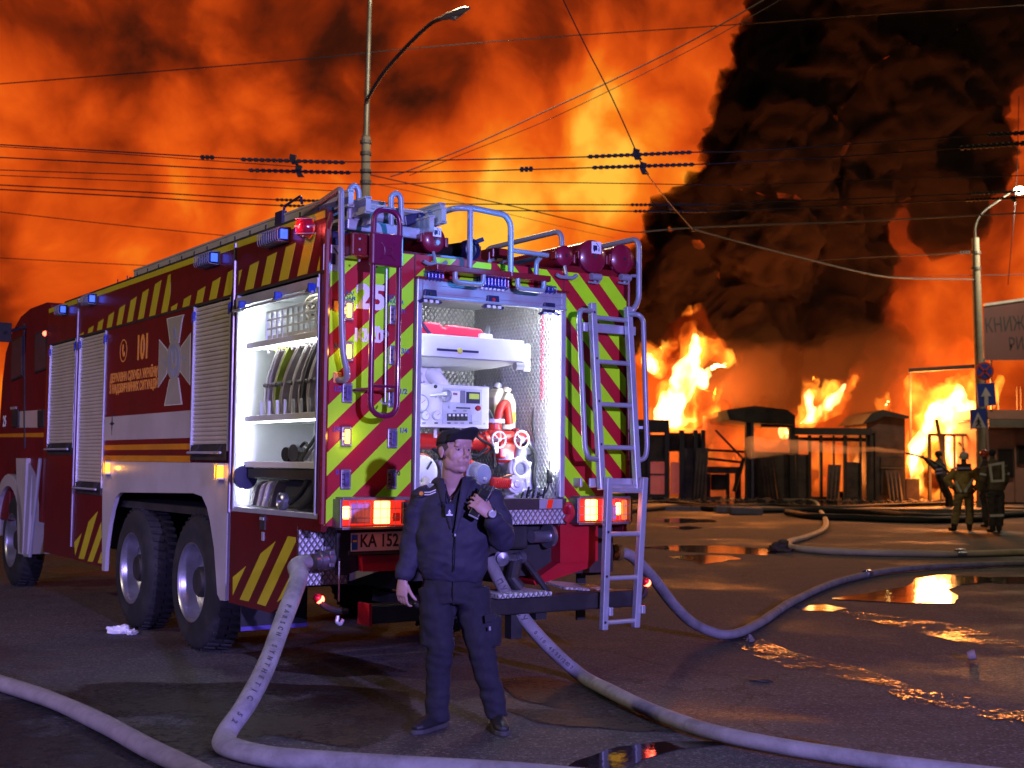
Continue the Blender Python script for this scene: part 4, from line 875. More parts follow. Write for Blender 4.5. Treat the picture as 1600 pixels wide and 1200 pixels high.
p = RP(808, 572, .13); E(MB().cyl((p.x-.02, .13, p.z), (p.x+.05, .13, p.z), .028, 14), 'roller', M_rail)
# control board
q0, q1 = RP(640, 598, .22), RP(764, 668, .22)
cbz0, cbz1 = q1.z-.01, q0.z
CBD = E(MB().box((.675, .22, cbz0), (q1.x, .46, cbz1)), 'control_board', M_wpt, bevel=.008)
def on(px, py): return RP(px, py, .218)
a, b = on(692, 606), on(752, 664); E(MB().box((a.x, .214, b.z), (b.x, .221, a.z)), 'control_panel', mat('panel_grey', (.52, .54, .58), .35), CBD)
for (px, py, r) in ((656, 630, .062), (663, 649, .034), (681, 649, .034)):
    p = on(px, py); gg = E(MB().lathe((p.x, .22, p.z), (0, -1, 0), [(0, r), (.024, r), (.026, r*.9), (.022, r*.86), (.022, 0)], 24), 'gauge', M_alu, CBD, smooth=35)
    E(MB().disc((p.x, .196, p.z), (0, -1, 0), r*.85, 20), 'gauge_face', M_wpt, gg); E(MB().bar((p.x, .194, p.z), (p.x+r*.5, .194, p.z+r*.4), .003, .002), 'needle', M_redr, gg)
def handwheel(px, py, v, r, m, parent=None, axis=(0, -1, 0)):
    p = RP(px, py, v); w = MB(); ax = Vector(axis).normalized(); u = ax.orthogonal().normalized(); t = ax.cross(u)
    w.tube([p+u*(r*math.cos(2*PI*k/24))+t*(r*math.sin(2*PI*k/24)) for k in range(25)], r*.13, 7, caps=False)
    o = E(w, 'handwheel', m, parent, smooth=60)
    for k in range(3): d = u*math.cos(2*PI*k/3+.5)+t*math.sin(2*PI*k/3+.5); E(MB().bar(p, p+d*r, r*.16, r*.12), 'spoke', m, o)
    E(MB().cyl(p-ax*.07, p+ax*.015, r*.22, 12), 'hub', m, o); return o
handwheel(698, 618, .18, .042, M_alu, CBD)
for (x0, y0, x1, y1, m) in ((703, 611, 717, 629, M_prt), (719, 610, 726, 630, M_gls), (728, 612, 749, 631, M_latch), (706, 613, 714, 618, M_redr), (712, 636, 734, 639, M_dark), (736, 648, 748, 659, MATS['panel_grey'])):
    a, b = on(x0, y0), on(x1, y1); E(MB().box((a.x, .208, b.z), (b.x, .216, a.z)), 'instrument', m, CBD, bevel=.002)
a, b = on(732, 615), on(747, 624); E(MB().box((a.x, .204, b.z), (b.x, .209, a.z)), 'screen', mat('lcd', (.3, .4, .08), .3, emit=(.55, .62, .08), es=.35), CBD)
for k in range(5):
    a, b = on(698+k*6.4, 646), on(703.2+k*6.4, 657.5); r = E(MB().box((a.x, .200, b.z), (b.x, .216, a.z)), 'rocker_switch', M_dark, CBD, bevel=.002); E(MB().box((a.x+.005, .198, a.z-.02), (b.x-.005, .2, a.z-.005)), 'switch_light', M_wpt, r)
p = on(744, 638); E(MB().lathe((p.x, .215, p.z), (0, -1, 0), [(0, .012), (.02, .012), (.02, .02), (.034, .018), (.036, 0)], 18), 'stop_button', M_redr, CBD, smooth=40)
for px, py in ((702, 636), (680, 604), (680, 618)): p = on(px, py); E(MB().lathe((p.x, .215, p.z), (0, -1, 0), [(0, .013), (.008, .012), (.009, 0)], 14), 'knob', M_alu if px > 690 else M_dark, CBD)
E(MB().cyl((on(673, 618).x, .22, on(673, 618).z), (on(686, 616).x, .12, on(686, 616).z), .012, 10), 'lever', M_wpt, CBD)
# pump and pipework
def elbow(pts, r, m, name='pipe', rad=.08, n=16): return E(MB().tube(rounded(pts, rad, 6), r, n), name, m, smooth=50)
def flange(c, ax, r, th, m, name='flange', bolts=8):
    c = Vector(c); ax = Vector(ax).normalized(); o = E(MB().lathe(c, ax, [(0, .0), (0, r), (th, r), (th, 0)], 28), name, m, smooth=35); u = ax.orthogonal().normalized(); t = ax.cross(u)
    for k in range(bolts):
        q = c+(u*math.cos(2*PI*k/bolts)+t*math.sin(2*PI*k/bolts))*r*.84; E(MB().cyl(q-ax*.006, q+ax*(th+.008), r*.07+.002, 6), 'bolt', M_alu, o)
    return o
p = RP(671, 585, .42); elbow([p+V(0, .1, 0), p+V(0, -.06, 0), p+V(.10, -.10, -.14), p+V(.12, -.06, -.3)], .052, M_wpt); flange(p+V(0, .0, 0), (0, -1, 0), .095, .02, M_wpt)
E(MB().tube(smooth_path([p+V(.08, .1, -.02), p+V(.2, .12, -.06), p+V(.27, .12, -.17)]), .012, 8), 'cable', M_blk)
p = RP(690, 690, .42); pz = p.z
elbow([V(.675, .42, pz), V(RP(766, 690, .42).x, .42, pz)], .058, M_pump, 'manifold'); flange(V(.70, .42, pz), (1, 0, 0), .08, .03, M_pump); flange(V(RP(752, 690, .42).x, .42, pz), (1, 0, 0), .082, .03, M_pump)
q = RP(773, 682, .40); E(MB().ico(q, .075, 3, (1.0, 1, 1.0)), 'valve_body', M_pump, smooth=60)
elbow([q, q+V(.28, 0, 0)], .045, M_pump, 'valve_pipe'); elbow([q+V(.0, 0, .0), q+V(.0, 0, .12)], .05, M_pump, 'valve_neck'); flange(q+V(0, 0, .10), (0, 0, 1), .075, .025, M_wpt)
elbow([q+V(.03, .02, .1), q+V(.06, .02, .22), q+V(.12, .03, .26), q+V(.16, .05, .1)], .032, M_pump, 'drain_bend', .06)
flange(q+V(.17, 0, 0), (1, 0, 0), .065, .02, M_pump)
q2 = RP(792, 706, .40); E(MB().box(q2+V(-.09, -.05, -.05), q2+V(.11, .08, .07)), 'valve_block', M_pump, bevel=.015); flange(q2+V(0.01, 0, -.06), (0, 0, -1), .09, .02, M_pump)
handwheel(779.5, 687, .26, .058, M_wpt); handwheel(815, 687, .26, .062, M_wpt)
E(MB().cyl(RP(815, 687, .3), RP(815, 687, .55), .03, 12).cyl(RP(814, 700, .34), RP(813, 718, .34), .045, 14), 'valve_stem', M_alu); E(MB().box(RP(806, 678, .4), RP(812, 715, .45)), 'valve_plate', M_dark)
p = RP(795, 716, .40); elbow([p+V(-.03, 0, .04), p+V(-.02, 0, -.03), p+V(.12, -.05, -.12), p+V(.16, -.06, -.22)], .062, M_wpt, 'outlet_elbow')
p = RP(818, 735, .16); E(MB().lathe(p+V(0, .13, .0), (0, -1, .12), [(0, .05), (.04, .06), (.05, .085), (.085, .09), (.09, .075), (.11, .078), (.115, .066), (.10, .05), (.08, .048), (.02, .0)], 28), 'outlet_coupling', M_wpt, smooth=40)
E(MB().disc(p+V(0, .045, -.001), (0, -1, .12), .05, 20), 'outlet_mouth', mat('mouth_blue', (.08, .08, .16), .4))
for k in range(4):
    a = .6+k*PI/2; E(MB().box(p+V(math.cos(a)*.085-.014, .02, math.sin(a)*.085-.014), p+V(math.cos(a)*.085+.014, .06, math.sin(a)*.085+.014)), 'coupling_lug', M_wpt, bevel=.004)
E(MB().tube([p+V(0, .12, -.0), p+V(.01, .12, -.10), p+V(.01, .12, -.2), p+V(.0, .12, -.24)], [.062, .075, .08, .085], 20), 'outlet_body', M_wpt, smooth=50)
E(MB().lathe(p+V(0, .12, -.20), (0, 0, -1), [(0, .0), (0, .09), (.03, .09), (.035, .07), (.06, .075), (.065, .095), (.085, .095), (.09, 0)], 24), 'outlet_base', mat('cast_blue', (.16, .17, .28), .4, .3, dirt=.4), smooth=40)
p = RP(805, 757, .15); E(MB().lathe(p, (-.3, -1, .1), [(-.05, .05), (0, .062), (.02, .062), (.022, .045), (.04, .045), (.042, .028), (.06, .022), (.062, 0)], 20), 'gate_valve', M_wpt, smooth=40)
rr = []; pp = []
for k in range(23): s = k/22; pp.append(RP(769+33*s, 754+2*s, .16)); rr.append(.040 if k % 2 else .034)
E(MB().tube(pp, rr, 16), 'ribbed_hose', M_pump)
E(MB().tube(smooth_path([RP(770, 752, .2), RP(790, 744, .18), RP(806, 741, .2)]), .008, 6), 'pipe', mat('copper', (.3, .13, .08), .4, .8))
p = RP(754, 742, .18); E(MB().lathe(p+V(0, .14, 0), (.1, -1, .06), [(0, .06), (.02, .078), (.05, .09), (.06, .078), (.080, .076), (.13, .073), (.14, .064), (.135, 0)], 30), 'cap', mat('cast_grey', (.34, .35, .40), .4, .2, dirt=.4), smooth=40)
E(MB().disc(p+V(.014, -.004, .012), (.1, -1, .06), .060, 24), 'cap_face', mat('cap_blue', (.17, .18, .32), .4)); E(MB().ico(p+V(.01, -.01, -.03), .016, 2), 'cap_knob', M_rail)
E(MB().tube([p+V(-.05, .2, .03), p+V(-.02, .12, .075)], .05, 14), 'pipe', M_pump)
p = RP(666, 738, .12); E(MB().lathe(p+V(0, .1, 0), (.15, -1, .05), [(-.02, .118), (.04, .118), (.042, .112), (.07, .108), (.085, .08), (.09, .0)], 32), 'pump_cover', M_wpt, smooth=40); E(MB().lathe(p+V(.03, .17, 0), (.15, -1, .05), [(0, .118), (.05, .13), (.06, .118)], 32), 'pump_ring', mat('pump_orange', (.7, .14, .02), .35), smooth=40)
E(MB().bar(p+V(0, -.01, .02), p+V(.03, -.02, .075), .012, .012), 'lever', M_dark); E(MB().tube(smooth_path([p+V(-.1, .01, -.07), p+V(-.05, -.05, -.09), p+V(-.02, -.04, -.04)]), .024, 10), 'pipe', mat('pipe_cream', (.6, .56, .38), .4))
E(MB().box((.70, .10, 1.255), (.90, .3, 1.36)), 'pump_base', M_rail, bevel=.02)
for px, s in ((770, 0), (700, 1), (722, 2)): a, b = RP(650+s*30, 668, .35), RP(650+s*30, 684, .35); E(MB().cyl(a, b, .014, 10), 'pipe', M_wpt)
E(MB().box((.95, .55, 1.25), (1.55, 1.1, 1.52)), 'pump_housing', M_rail, bevel=.04)
# cables, hoses and brackets packed round the pump
for k, (pp_, r_, m_) in enumerate(((((700, 672), (712, 700), (742, 712), (762, 700)), .012, M_blk), (((742, 668), (748, 684), (770, 700), (772, 730)), .010, M_blk), (((764, 640), (772, 662), (768, 690)), .009, M_dark), (((822, 690), (836, 712), (834, 748), (840, 778)), .014, M_blk), (((806, 718), (826, 722), (842, 735), (850, 778)), .009, M_dark), (((676, 700), (690, 712), (700, 735), (690, 770)), .016, M_blk), (((730, 668), (726, 690), (736, 716)), .008, M_rail), (((830, 560), (838, 600), (832, 660), (838, 700)), .007, M_blk))):
    E(MB().tube(smooth_path([RP(x, y, .30+.05*(k % 3)-.02*i) for i, (x, y) in enumerate(pp_)]), r_, 8), 'cable', m_, smooth=60)
for px, py, w, h_, m_ in ((828, 700, .03, .05, M_rail), (848, 640, .025, .06, M_alu), (846, 706, .02, .03, M_dark), (776, 700, .02, .04, M_alu), (735, 676, .03, .012, M_dark), (700, 672, .05, .012, M_dark)):
    p = RP(px, py, .34); E(MB().box((p.x-w, .34, p.z-h_), (p.x+w, .38, p.z+h_)), 'bracket', m_, bevel=.004)
for px, py in ((662, 661), (681, 661), (701, 661), (712, 661), (722, 661), (735, 661), (710, 642), (726, 642)): p = on(px, py); E(MB().box((p.x-.014, .2135, p.z-.005), (p.x+.014, .2145, p.z+.005)), 'label_plate', M_dark if px % 2 else M_rail, CBD)
for px, py in ((645, 603), (757, 603), (757, 662), (752, 634)): p = on(px, py); E(MB().cyl((p.x, .216, p.z), (p.x, .222, p.z), .007, 8), 'screw', M_alu, CBD)
# small clutter on the compartment floor
for k in range(9):
    u = 1.60+.024*k; E(MB().tube(rounded([(u, .08, 1.256), (u, .05, 1.30+.02*(k % 3)), (u+.03, .12, 1.27)], .02), .008, 6), 'hose_clip', M_alu if k % 2 else M_dark)
E(MB().tube(smooth_path([V(1.66, .1, 1.27), V(1.78, .06, 1.28), V(1.84, .08, 1.36), V(1.835, .06, 1.52)]), .007, 6).box((1.82, .05, 1.36), (1.85, .08, 1.46)), 'cable', M_blk)
# ---- level indicator lamps and lettering
M_on = mat('amber_on', (1, .6, .1), .3, emit=(1, .50, .06), es=5.5); M_off = mat('lens_off', (.10, .09, .22), .15, var=.4, scale=30, coat=.4)
LEV = [(545, 485, 1), (544.5, 549, 1), (543.5, 614, 0), (542, 682, 1), (541, 749, 0), (617, 492, 0), (616.5, 555, 0), (615, 621, 0), (614, 685, 0), (613, 749, 0)]
for px, py, lit in LEV:
    p = RP(px, py, -.02); h = E(MB().box((p.x-.036, -.02, p.z-.066), (p.x+.036, -.002, p.z+.066)), 'level_lamp', mat('lamp_bezel', (.30, .27, .36), .3, .6, dirt=.2), bevel=.006)
    E(MB().box((p.x-.016, -.034, p.z-.046), (p.x+.018, -.018, p.z+.046)), 'lens', M_on if lit else M_off, h, bevel=.008)
    for dx, dz in ((-.027, -.054), (.027, -.054), (-.027, .054), (.027, .054)): E(MB().cyl((p.x+dx, -.024, p.z+dz), (p.x+dx, -.018, p.z+dz), .006, 6), 'screw', M_alu, h)
    for dz in (-.03, 0, .03): E(MB().box((p.x-.03, -.026, p.z+dz-.004), (p.x-.012, -.018, p.z+dz+.004)), 'rib', M_dark, h)
    if lit: lamp('level_lamp_light', 'POINT', ORG+EX*p.x+EY*-.08+V(0, 0, p.z), .55, (1, .5, .08), .02)
def rear_text(s, px, py, h_px, m, sx=1., bold=.002, align='CENTER', v=-.0032):
    p = RP(px, py, v); w = p.x*EX+p.y*EY+ORG
    return text_mesh('lettering', s, m, h_px*w.y/FPX*1.38, ENG, frame_mtx((p.x, v, p.z), (1, 0, 0), (0, 0, 1)), .001, bold, sx, align)
rear_text('25', 580, 466, 38, M_prt, 1.0, .009); rear_text('КИЇВ', 581, 526, 18, M_prt, .98, .006)
for s, x, y, h, m in (('3/4', 528, 541, 8, M_prp), ('1/2', 528, 608, 8, M_prp), ('1/4', 526, 671, 8, M_prp), ('0', 527, 738, 8, M_prp), ('3/4', 633, 549, 8, M_prp), ('1/2', 630, 612, 8, M_prp), ('1/4', 630, 673, 8, M_prp), ('0', 623, 740, 7, M_dark), ('п', 630, 486, 8, M_prp)):
    rear_text(s, x, y, h, m, 1., .0015)
for s, x, y in (('Р   КА/', 541, 458), ('FOAM', 545, 466), ('ВОДА', 616, 465), ('WATER', 618, 472)): rear_text(s, x, y, 6.2, mat('print_teal', (.02, .10, .22), .4), 1., .001)
def pict(px, py, w=.075, h=.085, v=-.0045, parent=None, cen=None):
    p = cen if cen is not None else RP(px, py, v); s = E(MB().box((p.x-w, p.y, p.z-h), (p.x+w, p.y+.002, p.z+h)), 'pictogram', M_prt, parent)
    y = p.y-.001
    E(MB().box((p.x-w*.7, y, p.z-h*.5), (p.x+.15*w, y+.002, p.z+h*.35)).prism([(p.x-.1*w, y, p.z+.75*h), (p.x+.0*w, y, p.z+.82*h), (p.x+.7*w, y, p.z+.1*h), (p.x+.6*w, y, p.z+.05*h)], (0, .002, 0)).box((p.x+.4*w, y, p.z-.6*h), (p.x+.6*w, y+.002, p.z+.0*h)).disc((p.x-.45*w, y, p.z-.55*h), (0, -1, 0), .17*w), 'pictogram_mark', M_latch, s)
pict(522, 403)
p = RP(881, 872); E(MB().box((p.x-.03, -.004, p.z-.03), (p.x+.03, -.001, p.z+.03)), 'sticker', M_prt); E(MB().box((p.x-.022, -.006, p.z-.02), (p.x-.010, -.002, p.z+.022)).box((p.x-.004, -.006, p.z-.02), (p.x+.008, -.002, p.z+.022)), 'sticker_mark', M_dark)
# ---- tail lamps in their wire cages
M_tail = mat('tail_red', (.55, .02, .015), .2, emit=(1, .035, .02), es=.85); M_hot = mat('tail_hot', (1, .6, .2), .3, emit=(1, .50, .10), es=7); M_hot2 = mat('tail_red_dark', (.4, .01, .01), .2, emit=(1, .03, .02), es=.2)
def tail(x0, x1, y0, y1, parts):
    v = -.10; a, b = RP(x0, y0, v), RP(x1, y1, v); z1, z0 = a.z, b.z
    t = E(MB().box((a.x+.01, v+.03, z0+.012), (b.x-.01, .0, z1-.012)), 'tail_lamp', M_tail, bevel=.01)
    for (f0, f1, g0, g1, m, n) in parts: E(MB().box((a.x+(b.x-a.x)*f0, v+.018, z0+(z1-z0)*g0), (a.x+(b.x-a.x)*f1, v+.032, z0+(z1-z0)*g1)), n, m, t, bevel=.012)
    fr = MB()
    for q in ((a.x-.01, a.x+.008), (b.x-.008, b.x+.01)): fr.box((q[0], v-.012, z0), (q[1], .0, z1))
    fr.box((a.x+.008, v-.012, z1-.008), (b.x-.008, .0, z1+.012)).box((a.x+.008, v-.012, z0-.012), (b.x-.008, .0, z0+.006)); E(fr, 'guard_frame', mat('cage_steel', (.25, .23, .25), .4, .7, dirt=.3), t, bevel=.003)
    n = 9
    for k in range(1, n): x = a.x+(b.x-a.x)*k/n; E(MB().tube([(x, v-.008, z0), (x, v-.008, z1)], .0022, 5), 'guard_wire', M_rail, t)
    for k in range(1, 3): z = z0+(z1-z0)*k/3; E(MB().tube([(a.x, v-.008, z), (b.x, v-.008, z)], .0022, 5), 'guard_wire', M_rail, t)
    return a, b
M_viol = mat('reverse_lens', (.42, .30, .55), .15, coat=.5)
a, b = tail(533, 640, 780, 823, [(.05, .15, .3, .75, M_hot, 'hot_bulb'), (.16, .45, .14, .86, M_viol, 'reverse_lens'), (.50, .73, .12, .92, M_hot, 'stop_lamp'), (.76, .88, .2, .5, M_hot2, 'reflex_lens'), (.90, .99, .1, .9, M_dark, 'lamp_end')])
lamp('tail_lamp_light', 'POINT', ORG+EX*((a.x+b.x)/2)+EY*-.22+V(0, 0, (a.z+b.z)/2), .9, (1, .14, .05), .08)
a, b = tail(903, 985, 778, 816, [(.18, .40, .1, .92, M_hot, 'stop_lamp'), (.52, .76, .12, .7, M_viol, 'reverse_lens'), (.76, .85, .3, .8, M_hot, 'hot_bulb'), (.87, .97, .1, .9, mat('amber_dim', (.7, .2, .02), .2, emit=(1, .2, .02), es=.8), 'amber_lens')])
lamp('tail_lamp_light', 'POINT', ORG+EX*((a.x+b.x)/2)+EY*-.22+V(0, 0, (a.z+b.z)/2), .9, (1, .14, .05), .08)
# ---- lower rear: number plate, bumper corners, outlets, tail beam
E(rear_px([(533, 828), (640, 828), (640, 892), (565, 893), (545, 900), (533, 900)], .06, .03), 'plate_backing', M_dark)
pa, pb, pc, pd = [RP(*q, -.06) for q in ((549, 833), (650, 829), (650, 858), (549, 862))]
pl = E(MB().prism([pa, pb, pc, pd], (0, .008, 0)), 'number_plate', mat('plate_white', (.50, .47, .46), .4, dirt=.15)); pz = (pa.z+pd.z)/2; ph_ = pa.z-pd.z
E(MB().box((pa.x+.003, -.063, pd.z+.012), (pa.x+.045, -.060, pa.z-.012)), 'plate_band', mat('plate_blue', (.01, .09, .45), .4), pl); E(MB().box((pa.x+.01, -.065, pz+.002), (pa.x+.038, -.062, pz+.014)), 'plate_flag', mat('flag_yellow', (.6, .5, .02), .4), pl)
w = pb.x-pa.x; t = text_mesh('lettering', 'KA 152 E', M_black, .115, pl, frame_mtx((pa.x+.055+.185, -.0615, pz+.004), (1, 0, 0), (0, 0, 1)), .0015, .002, .80)
E(MB().box((pa.x-.01, -.055, pd.z-.022), (pb.x, -.045, pd.z+.004)), 'plate_holder', M_dark, pl)
E(rear_px([(565, 868), (668, 866), (668, 890), (566, 893)], -.01, .06), 'bumper', M_redr); E(rear_px([(565, 868), (668, 866), (655, 862), (560, 863)], .0, .05), 'bumper_edge', M_dark)
E(MB().box((.0, .33, .68), (.36, .36, 1.07)), 'outlet_plate', M_plate); E(MB().box((.30, .05, .93), (.50, .33, 1.0)), 'bracket', M_rail); E(MB().prism([(.36, .3, .70), (.52, .05, .80), (.52, .05, 1.0), (.36, .3, 1.0)], (.02, .02, 0)), 'side_bracket', M_rail)
oc = RP(520, 872, .12)
M_coup = mat('coupling_alloy', (.36, .36, .42), .3, .85, dirt=.4)
E(MB().cyl(oc+V(.12, 0, .01), oc+V(.02, 0, 0), .036, 18), 'outlet_pipe', M_coup); E(MB().cyl(oc+V(.18, 0, .01), oc+V(.10, 0, .01), .06, 18), 'outlet_collar', M_blk)
E(MB().lathe(oc+V(.05, 0, 0), (-1, -.05, -.08), [(0, .045), (.01, .058), (.045, .06), (.05, .05), (.06, .05), (.065, .066), (.10, .066), (.105, .052), (.115, .052), (.12, .062), (.15, .060), (.155, .048), (.19, .050), (.20, .0)], 28), 'outlet_coupling', M_coup, smooth=40)
for k in range(5):
    a = k*2*PI/5; q = oc+V(-.035, math.cos(a)*.066, math.sin(a)*.066); E(MB().box(q-V(.02, .014, .014), q+V(.02, .014, .014)), 'coupling_lug', M_coup, bevel=.004)
# right bumper corner and underside
rb = [(874, 820), (933, 818), (933, 876), (874, 880)]
E(rear_px(rb, -.01, .30), 'bumper', M_redr)
a, b = RP(874, 880, -.01), RP(933, 876, -.01); E(MB().prism([(a.x, .0, a.z), (b.x, .0, b.z), (b.x-.06, .0, b.z-.05), (a.x-.20, .0, a.z-.15), (a.x-.22, .0, a.z-.12)], (0, .28, 0)), 'bumper_underside', M_redr)
E(MB().box((.66, .10, .70), (2.45, .32, 1.06)), 'rear_frame', M_dark)
c = RP(838, 838, .0); E(MB().lathe(c+V(.14, .0, 0), (-1, -.1, 0), [(0, .06), (.02, .085), (.05, .085), (.052, .05), (.06, .045), (.20, .045), (.20, 0)], 24), 'drain_pipe', M_coup, smooth=40)
E(CB(MB(), 792, 822, 826, 858, .02, .08), 'tow_block', M_dark, bevel=.02); p = RP(797, 838, .015); E(MB().box(p-V(.02, .004, .03), p+V(.02, 0, .03)), 'sticker', M_prt)
p = RP(783, 872, -.02); vb = E(MB().lathe(p, (-.4, -1, 0), [(0, .05), (.03, .055), (.035, .04), (.06, .042), (.07, 0)], 18), 'side_valve', M_coup, smooth=40); E(MB().cyl(p+V(.02, 0, 0), p+V(.16, .0, 0), .026, 12).cyl(p+V(.15, 0, 0), p+V(.19, 0, 0), .042, 12), 'valve_stub', M_coup, vb)
E(MB().tube(smooth_path([RP(812, 866, .0), RP(835, 895, -.02), RP(856, 925, -.05)]), .022, 8), 'support_arm', M_dark)
E(MB().tube([RP(805, 880, .02), RP(800, 905, -.02), RP(812, 920, -.04)], .05, 12), 'drain_pipe', M_dark)
bz0, bz1 = RP(934, 950, -.14).z, RP(934, 924, -.14).z
tb = E(MB().box((.27, -.20, bz0+.0), (2.46, -.06, bz1)), 'tail_beam', mat('beam_black', (.035, .032, .032), .45, .3, dirt=.5, dirtcol=(.08, .07, .06)), bevel=.012)
E(MB().box((.245, -.21, bz0-.01), (.27, -.05, bz1+.012)), 'beam_end', M_redr, tb, bevel=.004); E(MB().box((2.46, -.205, bz0), (2.475, -.055, bz1)), 'beam_end', M_blk, tb)
for px in (800, 838): p = RP(px, 950, -.10); E(MB().box((p.x-.045, -.16, .30 if px == 800 else .42), (p.x+.045, -.08, bz0)), 'beam_bracket', M_dark, tb)
for u in (.9, 1.7): E(MB().box((u-.05, -.06, bz0+.02), (u+.05, .9, bz1-.02)), 'beam_arm', M_dark, tb)
a, b = RP(790, 925, -.2), RP(855, 930, -.2); E(MB().box((a.x-.1, -.26, b.z-.0), (b.x, .10, b.z+.03)), 'step', M_plate, bevel=.004)
a, b = RP(862, 918, .1), RP(934, 925, .1); E(MB().prism([(a.x, -.05, a.z), (b.x+.1, -.05, b.z), (b.x+.1, .28, b.z+.02), (a.x, .28, a.z+.03)], (0, 0, .015)), 'step', M_plate)
def horn(pts, px, py, off, nm='end_lamp'):
    o = E(MB().tube(smooth_path(pts), .020, 8), nm, M_blk); p = RP(px, py, off); E(MB().lathe(p, (0, -1, 0), [(-.03, .026), (.0, .028), (.012, .02), (.016, 0)], 16), 'lens', mat('end_red', (1, .1, .05), .3, emit=(1, .10, .05), es=10), o, smooth=50)
    E(MB().ico(p+V(-.012, .015, .01), .032, 2), 'lamp_body', M_redr, o, smooth=60); lamp('end_lamp_light', 'POINT', ORG+EX*p.x+EY*(off-.06)+V(0, 0, p.z), .5, (1, .08, .04), .02)
horn([RP(542, 955, -.12), RP(522, 953, -.14), RP(506, 946, -.14), RP(499, 936, -.13)], 501, 937, -.14)
horn([RP(998, 935, -.12), RP(1006, 930, -.14), RP(1010, 918, -.14)], 1012.5, 911, -.14)
E(MB().tube(rounded([RP(528, 962, -.15), RP(526, 972, -.15), RP(532, 976, -.15), RP(536, 968, -.15)], .01), .012, 7), 'shackle', M_alu)
ch = MB()
for k in range(30): p = RP(530-k*.02, 878+k*2.1, -.02); ch.ico(p, .007, 1)
E(ch, 'chain', M_rail)
E(MB().box((2.42, .5, .30), (2.50, .52, .95)).box((2.30, .3, .66), (2.5, .34, .95)), 'mud_flap', M_blk)
c2 = RP(965, 862, .25); E(MB().cyl(c2+V(-.2, 0, 0), c2+V(-.05, 0, 0), .05, 16), 'outlet_pipe', M_coup); E(MB().lathe(c2+V(-.07, 0, 0), (1, 0, -.1), [(0, .06), (.03, .065), (.035, .05), (.05, .05), (.055, .062), (.09, .062), (.095, .0)], 20), 'outlet_coupling', mat('brass', (.50, .32, .10), .35, .8, dirt=.4), smooth=40)
p = RP(880, 795, -.04); E(MB().tube(smooth_path([RP(880, 800, -.03), RP(888, 790, -.08), RP(892, 803, -.08), RP(884, 815, -.06)]), .03, 10), 'hook', M_redr); E(MB().tube(smooth_path([RP(876, 806, -.04), RP(872, 822, -.05), RP(880, 790, -.02)]), .008, 6), 'cable', M_blk)
# ---- rails, gantry, ladder
def rail(pts, r=.019, m=None, name='grab_rail', rad=.07, n=10, parent=None): return E(MB().tube(rounded(pts, rad, 6), r, n), name, m or M_rail, parent, smooth=60)
rail([RP(528, 594, -.01), RP(541, 594, -.10), RP(543, 582, -.13), RP(536, 553, -.13), RP(534, 500, -.13), RP(533, 299, -.13), RP(531, 296, -.10), V(.13, .62, RP(533, 302, -.13).z), V(.13, .66, 3.14)], .021, rad=.09)
for y in (478, 590): p = RP(527, y, -.005); E(MB().box(p-V(.03, .006, .035), p+V(.03, .006, .035)), 'rail_foot', M_ora, bevel=.008)
go = -.24
g1, g2 = RP(583, 400, go), RP(624, 400, go); zb, zt = RP(600, 650, go).z, RP(604, 328, go).z
gan = rail([V(g1.x, go, zt-.2), V(g1.x, go, zb), V(g2.x, go, zb), V(g2.x, go, zt-.2), V(g2.x, go, zt), V(g1.x, go, zt), V(g1.x, go, zt-.22)], .019, mat('gantry_red', (.15, .006, .05), .3, var=.08, coat=.4), 'ladder_gantry', .11, 12)
bx0, bx1 = RP(582, 362, go-.03), RP(629.5, 418, go-.03)
E(MB().box((bx0.x, go-.035, bx1.z), (bx1.x, go+.025, bx0.z)), 'gantry_box', MATS['gantry_red'], gan, bevel=.012)
E(MB().box((bx0.x-.10, go+.05, bx1.z+.06), (bx0.x+.02, go+.2, bx0.z)), 'gantry_bracket', M_red, gan, bevel=.01)
for k in range(3): E(MB().cyl((bx0.x-.05, go+.046, bx0.z-.04-k*.07), (bx0.x-.05, go+.052, bx0.z-.04-k*.07), .008, 8), 'rivet', M_alu, gan)
E(MB().box((bx0.x+.05, go+.03, bx1.z+.08), (bx1.x-.04, .1, bx1.z+.2)), 'gantry_arm', M_red, gan)
ce = V((bx0.x+bx1.x)/2, go-.037, bx1.z+(bx0.z-bx1.z)*.44); em = MB()
for s in (0, 1, 2, 3):
    a = s*PI/2; ca, sa = math.cos(a), math.sin(a)
    pts = [(-.05, .055), (-.03, .03), (0, .024), (.03, .03), (.05, .055)]
    em.tube([V(ce.x+x*ca-y*sa, ce.y, ce.z+x*sa+y*ca) for x, y in smooth_path([V(x, y, 0) for x, y in pts], 4) for x, y in [(x, y)]] if 0 else [V(ce.x+q.x*ca-q.y*sa, ce.y, ce.z+q.x*sa+q.y*ca) for q in smooth_path([V(x, y, 0) for x, y in pts], 4)], .004, 5)
E(em, 'embossed_emblem', MATS['gantry_red'], gan)
text_mesh('lettering', '65', MATS['gantry_red'], .05, gan, frame_mtx((ce.x, ce.y, ce.z), (1, 0, 0), (0, 0, 1)), .003, .001)
p = RP(604, 420, go); q = RP(602, 628, go); E(MB().cyl(p, q, .006, 8).tube(rounded([q+V(-.035, 0, .012), q+V(-.02, 0, -.012), q+V(.02, 0, -.012), q+V(.035, 0, .012)], .01), .006, 6), 'pull_rod', M_alu, gan)
for u in (g1.x, g2.x): E(MB().tube([(u, go, zb+.17), (u, -.0, zb+.17)], .012, 8), 'gantry_stay', MATS['gantry_red'], gan)
E(MB().tube([(g1.x, go, zb+.19), (g2.x, go, zb+.19)], .010, 8), 'gantry_bar', MATS['gantry_red'], gan)
a, b = RP(540, 350, .08), RP(655, 361, .08); E(MB().bar(a, V(b.x, .08, a.z-.01), .06, .075), 'roof_crossbar', M_alu, bevel=.01)
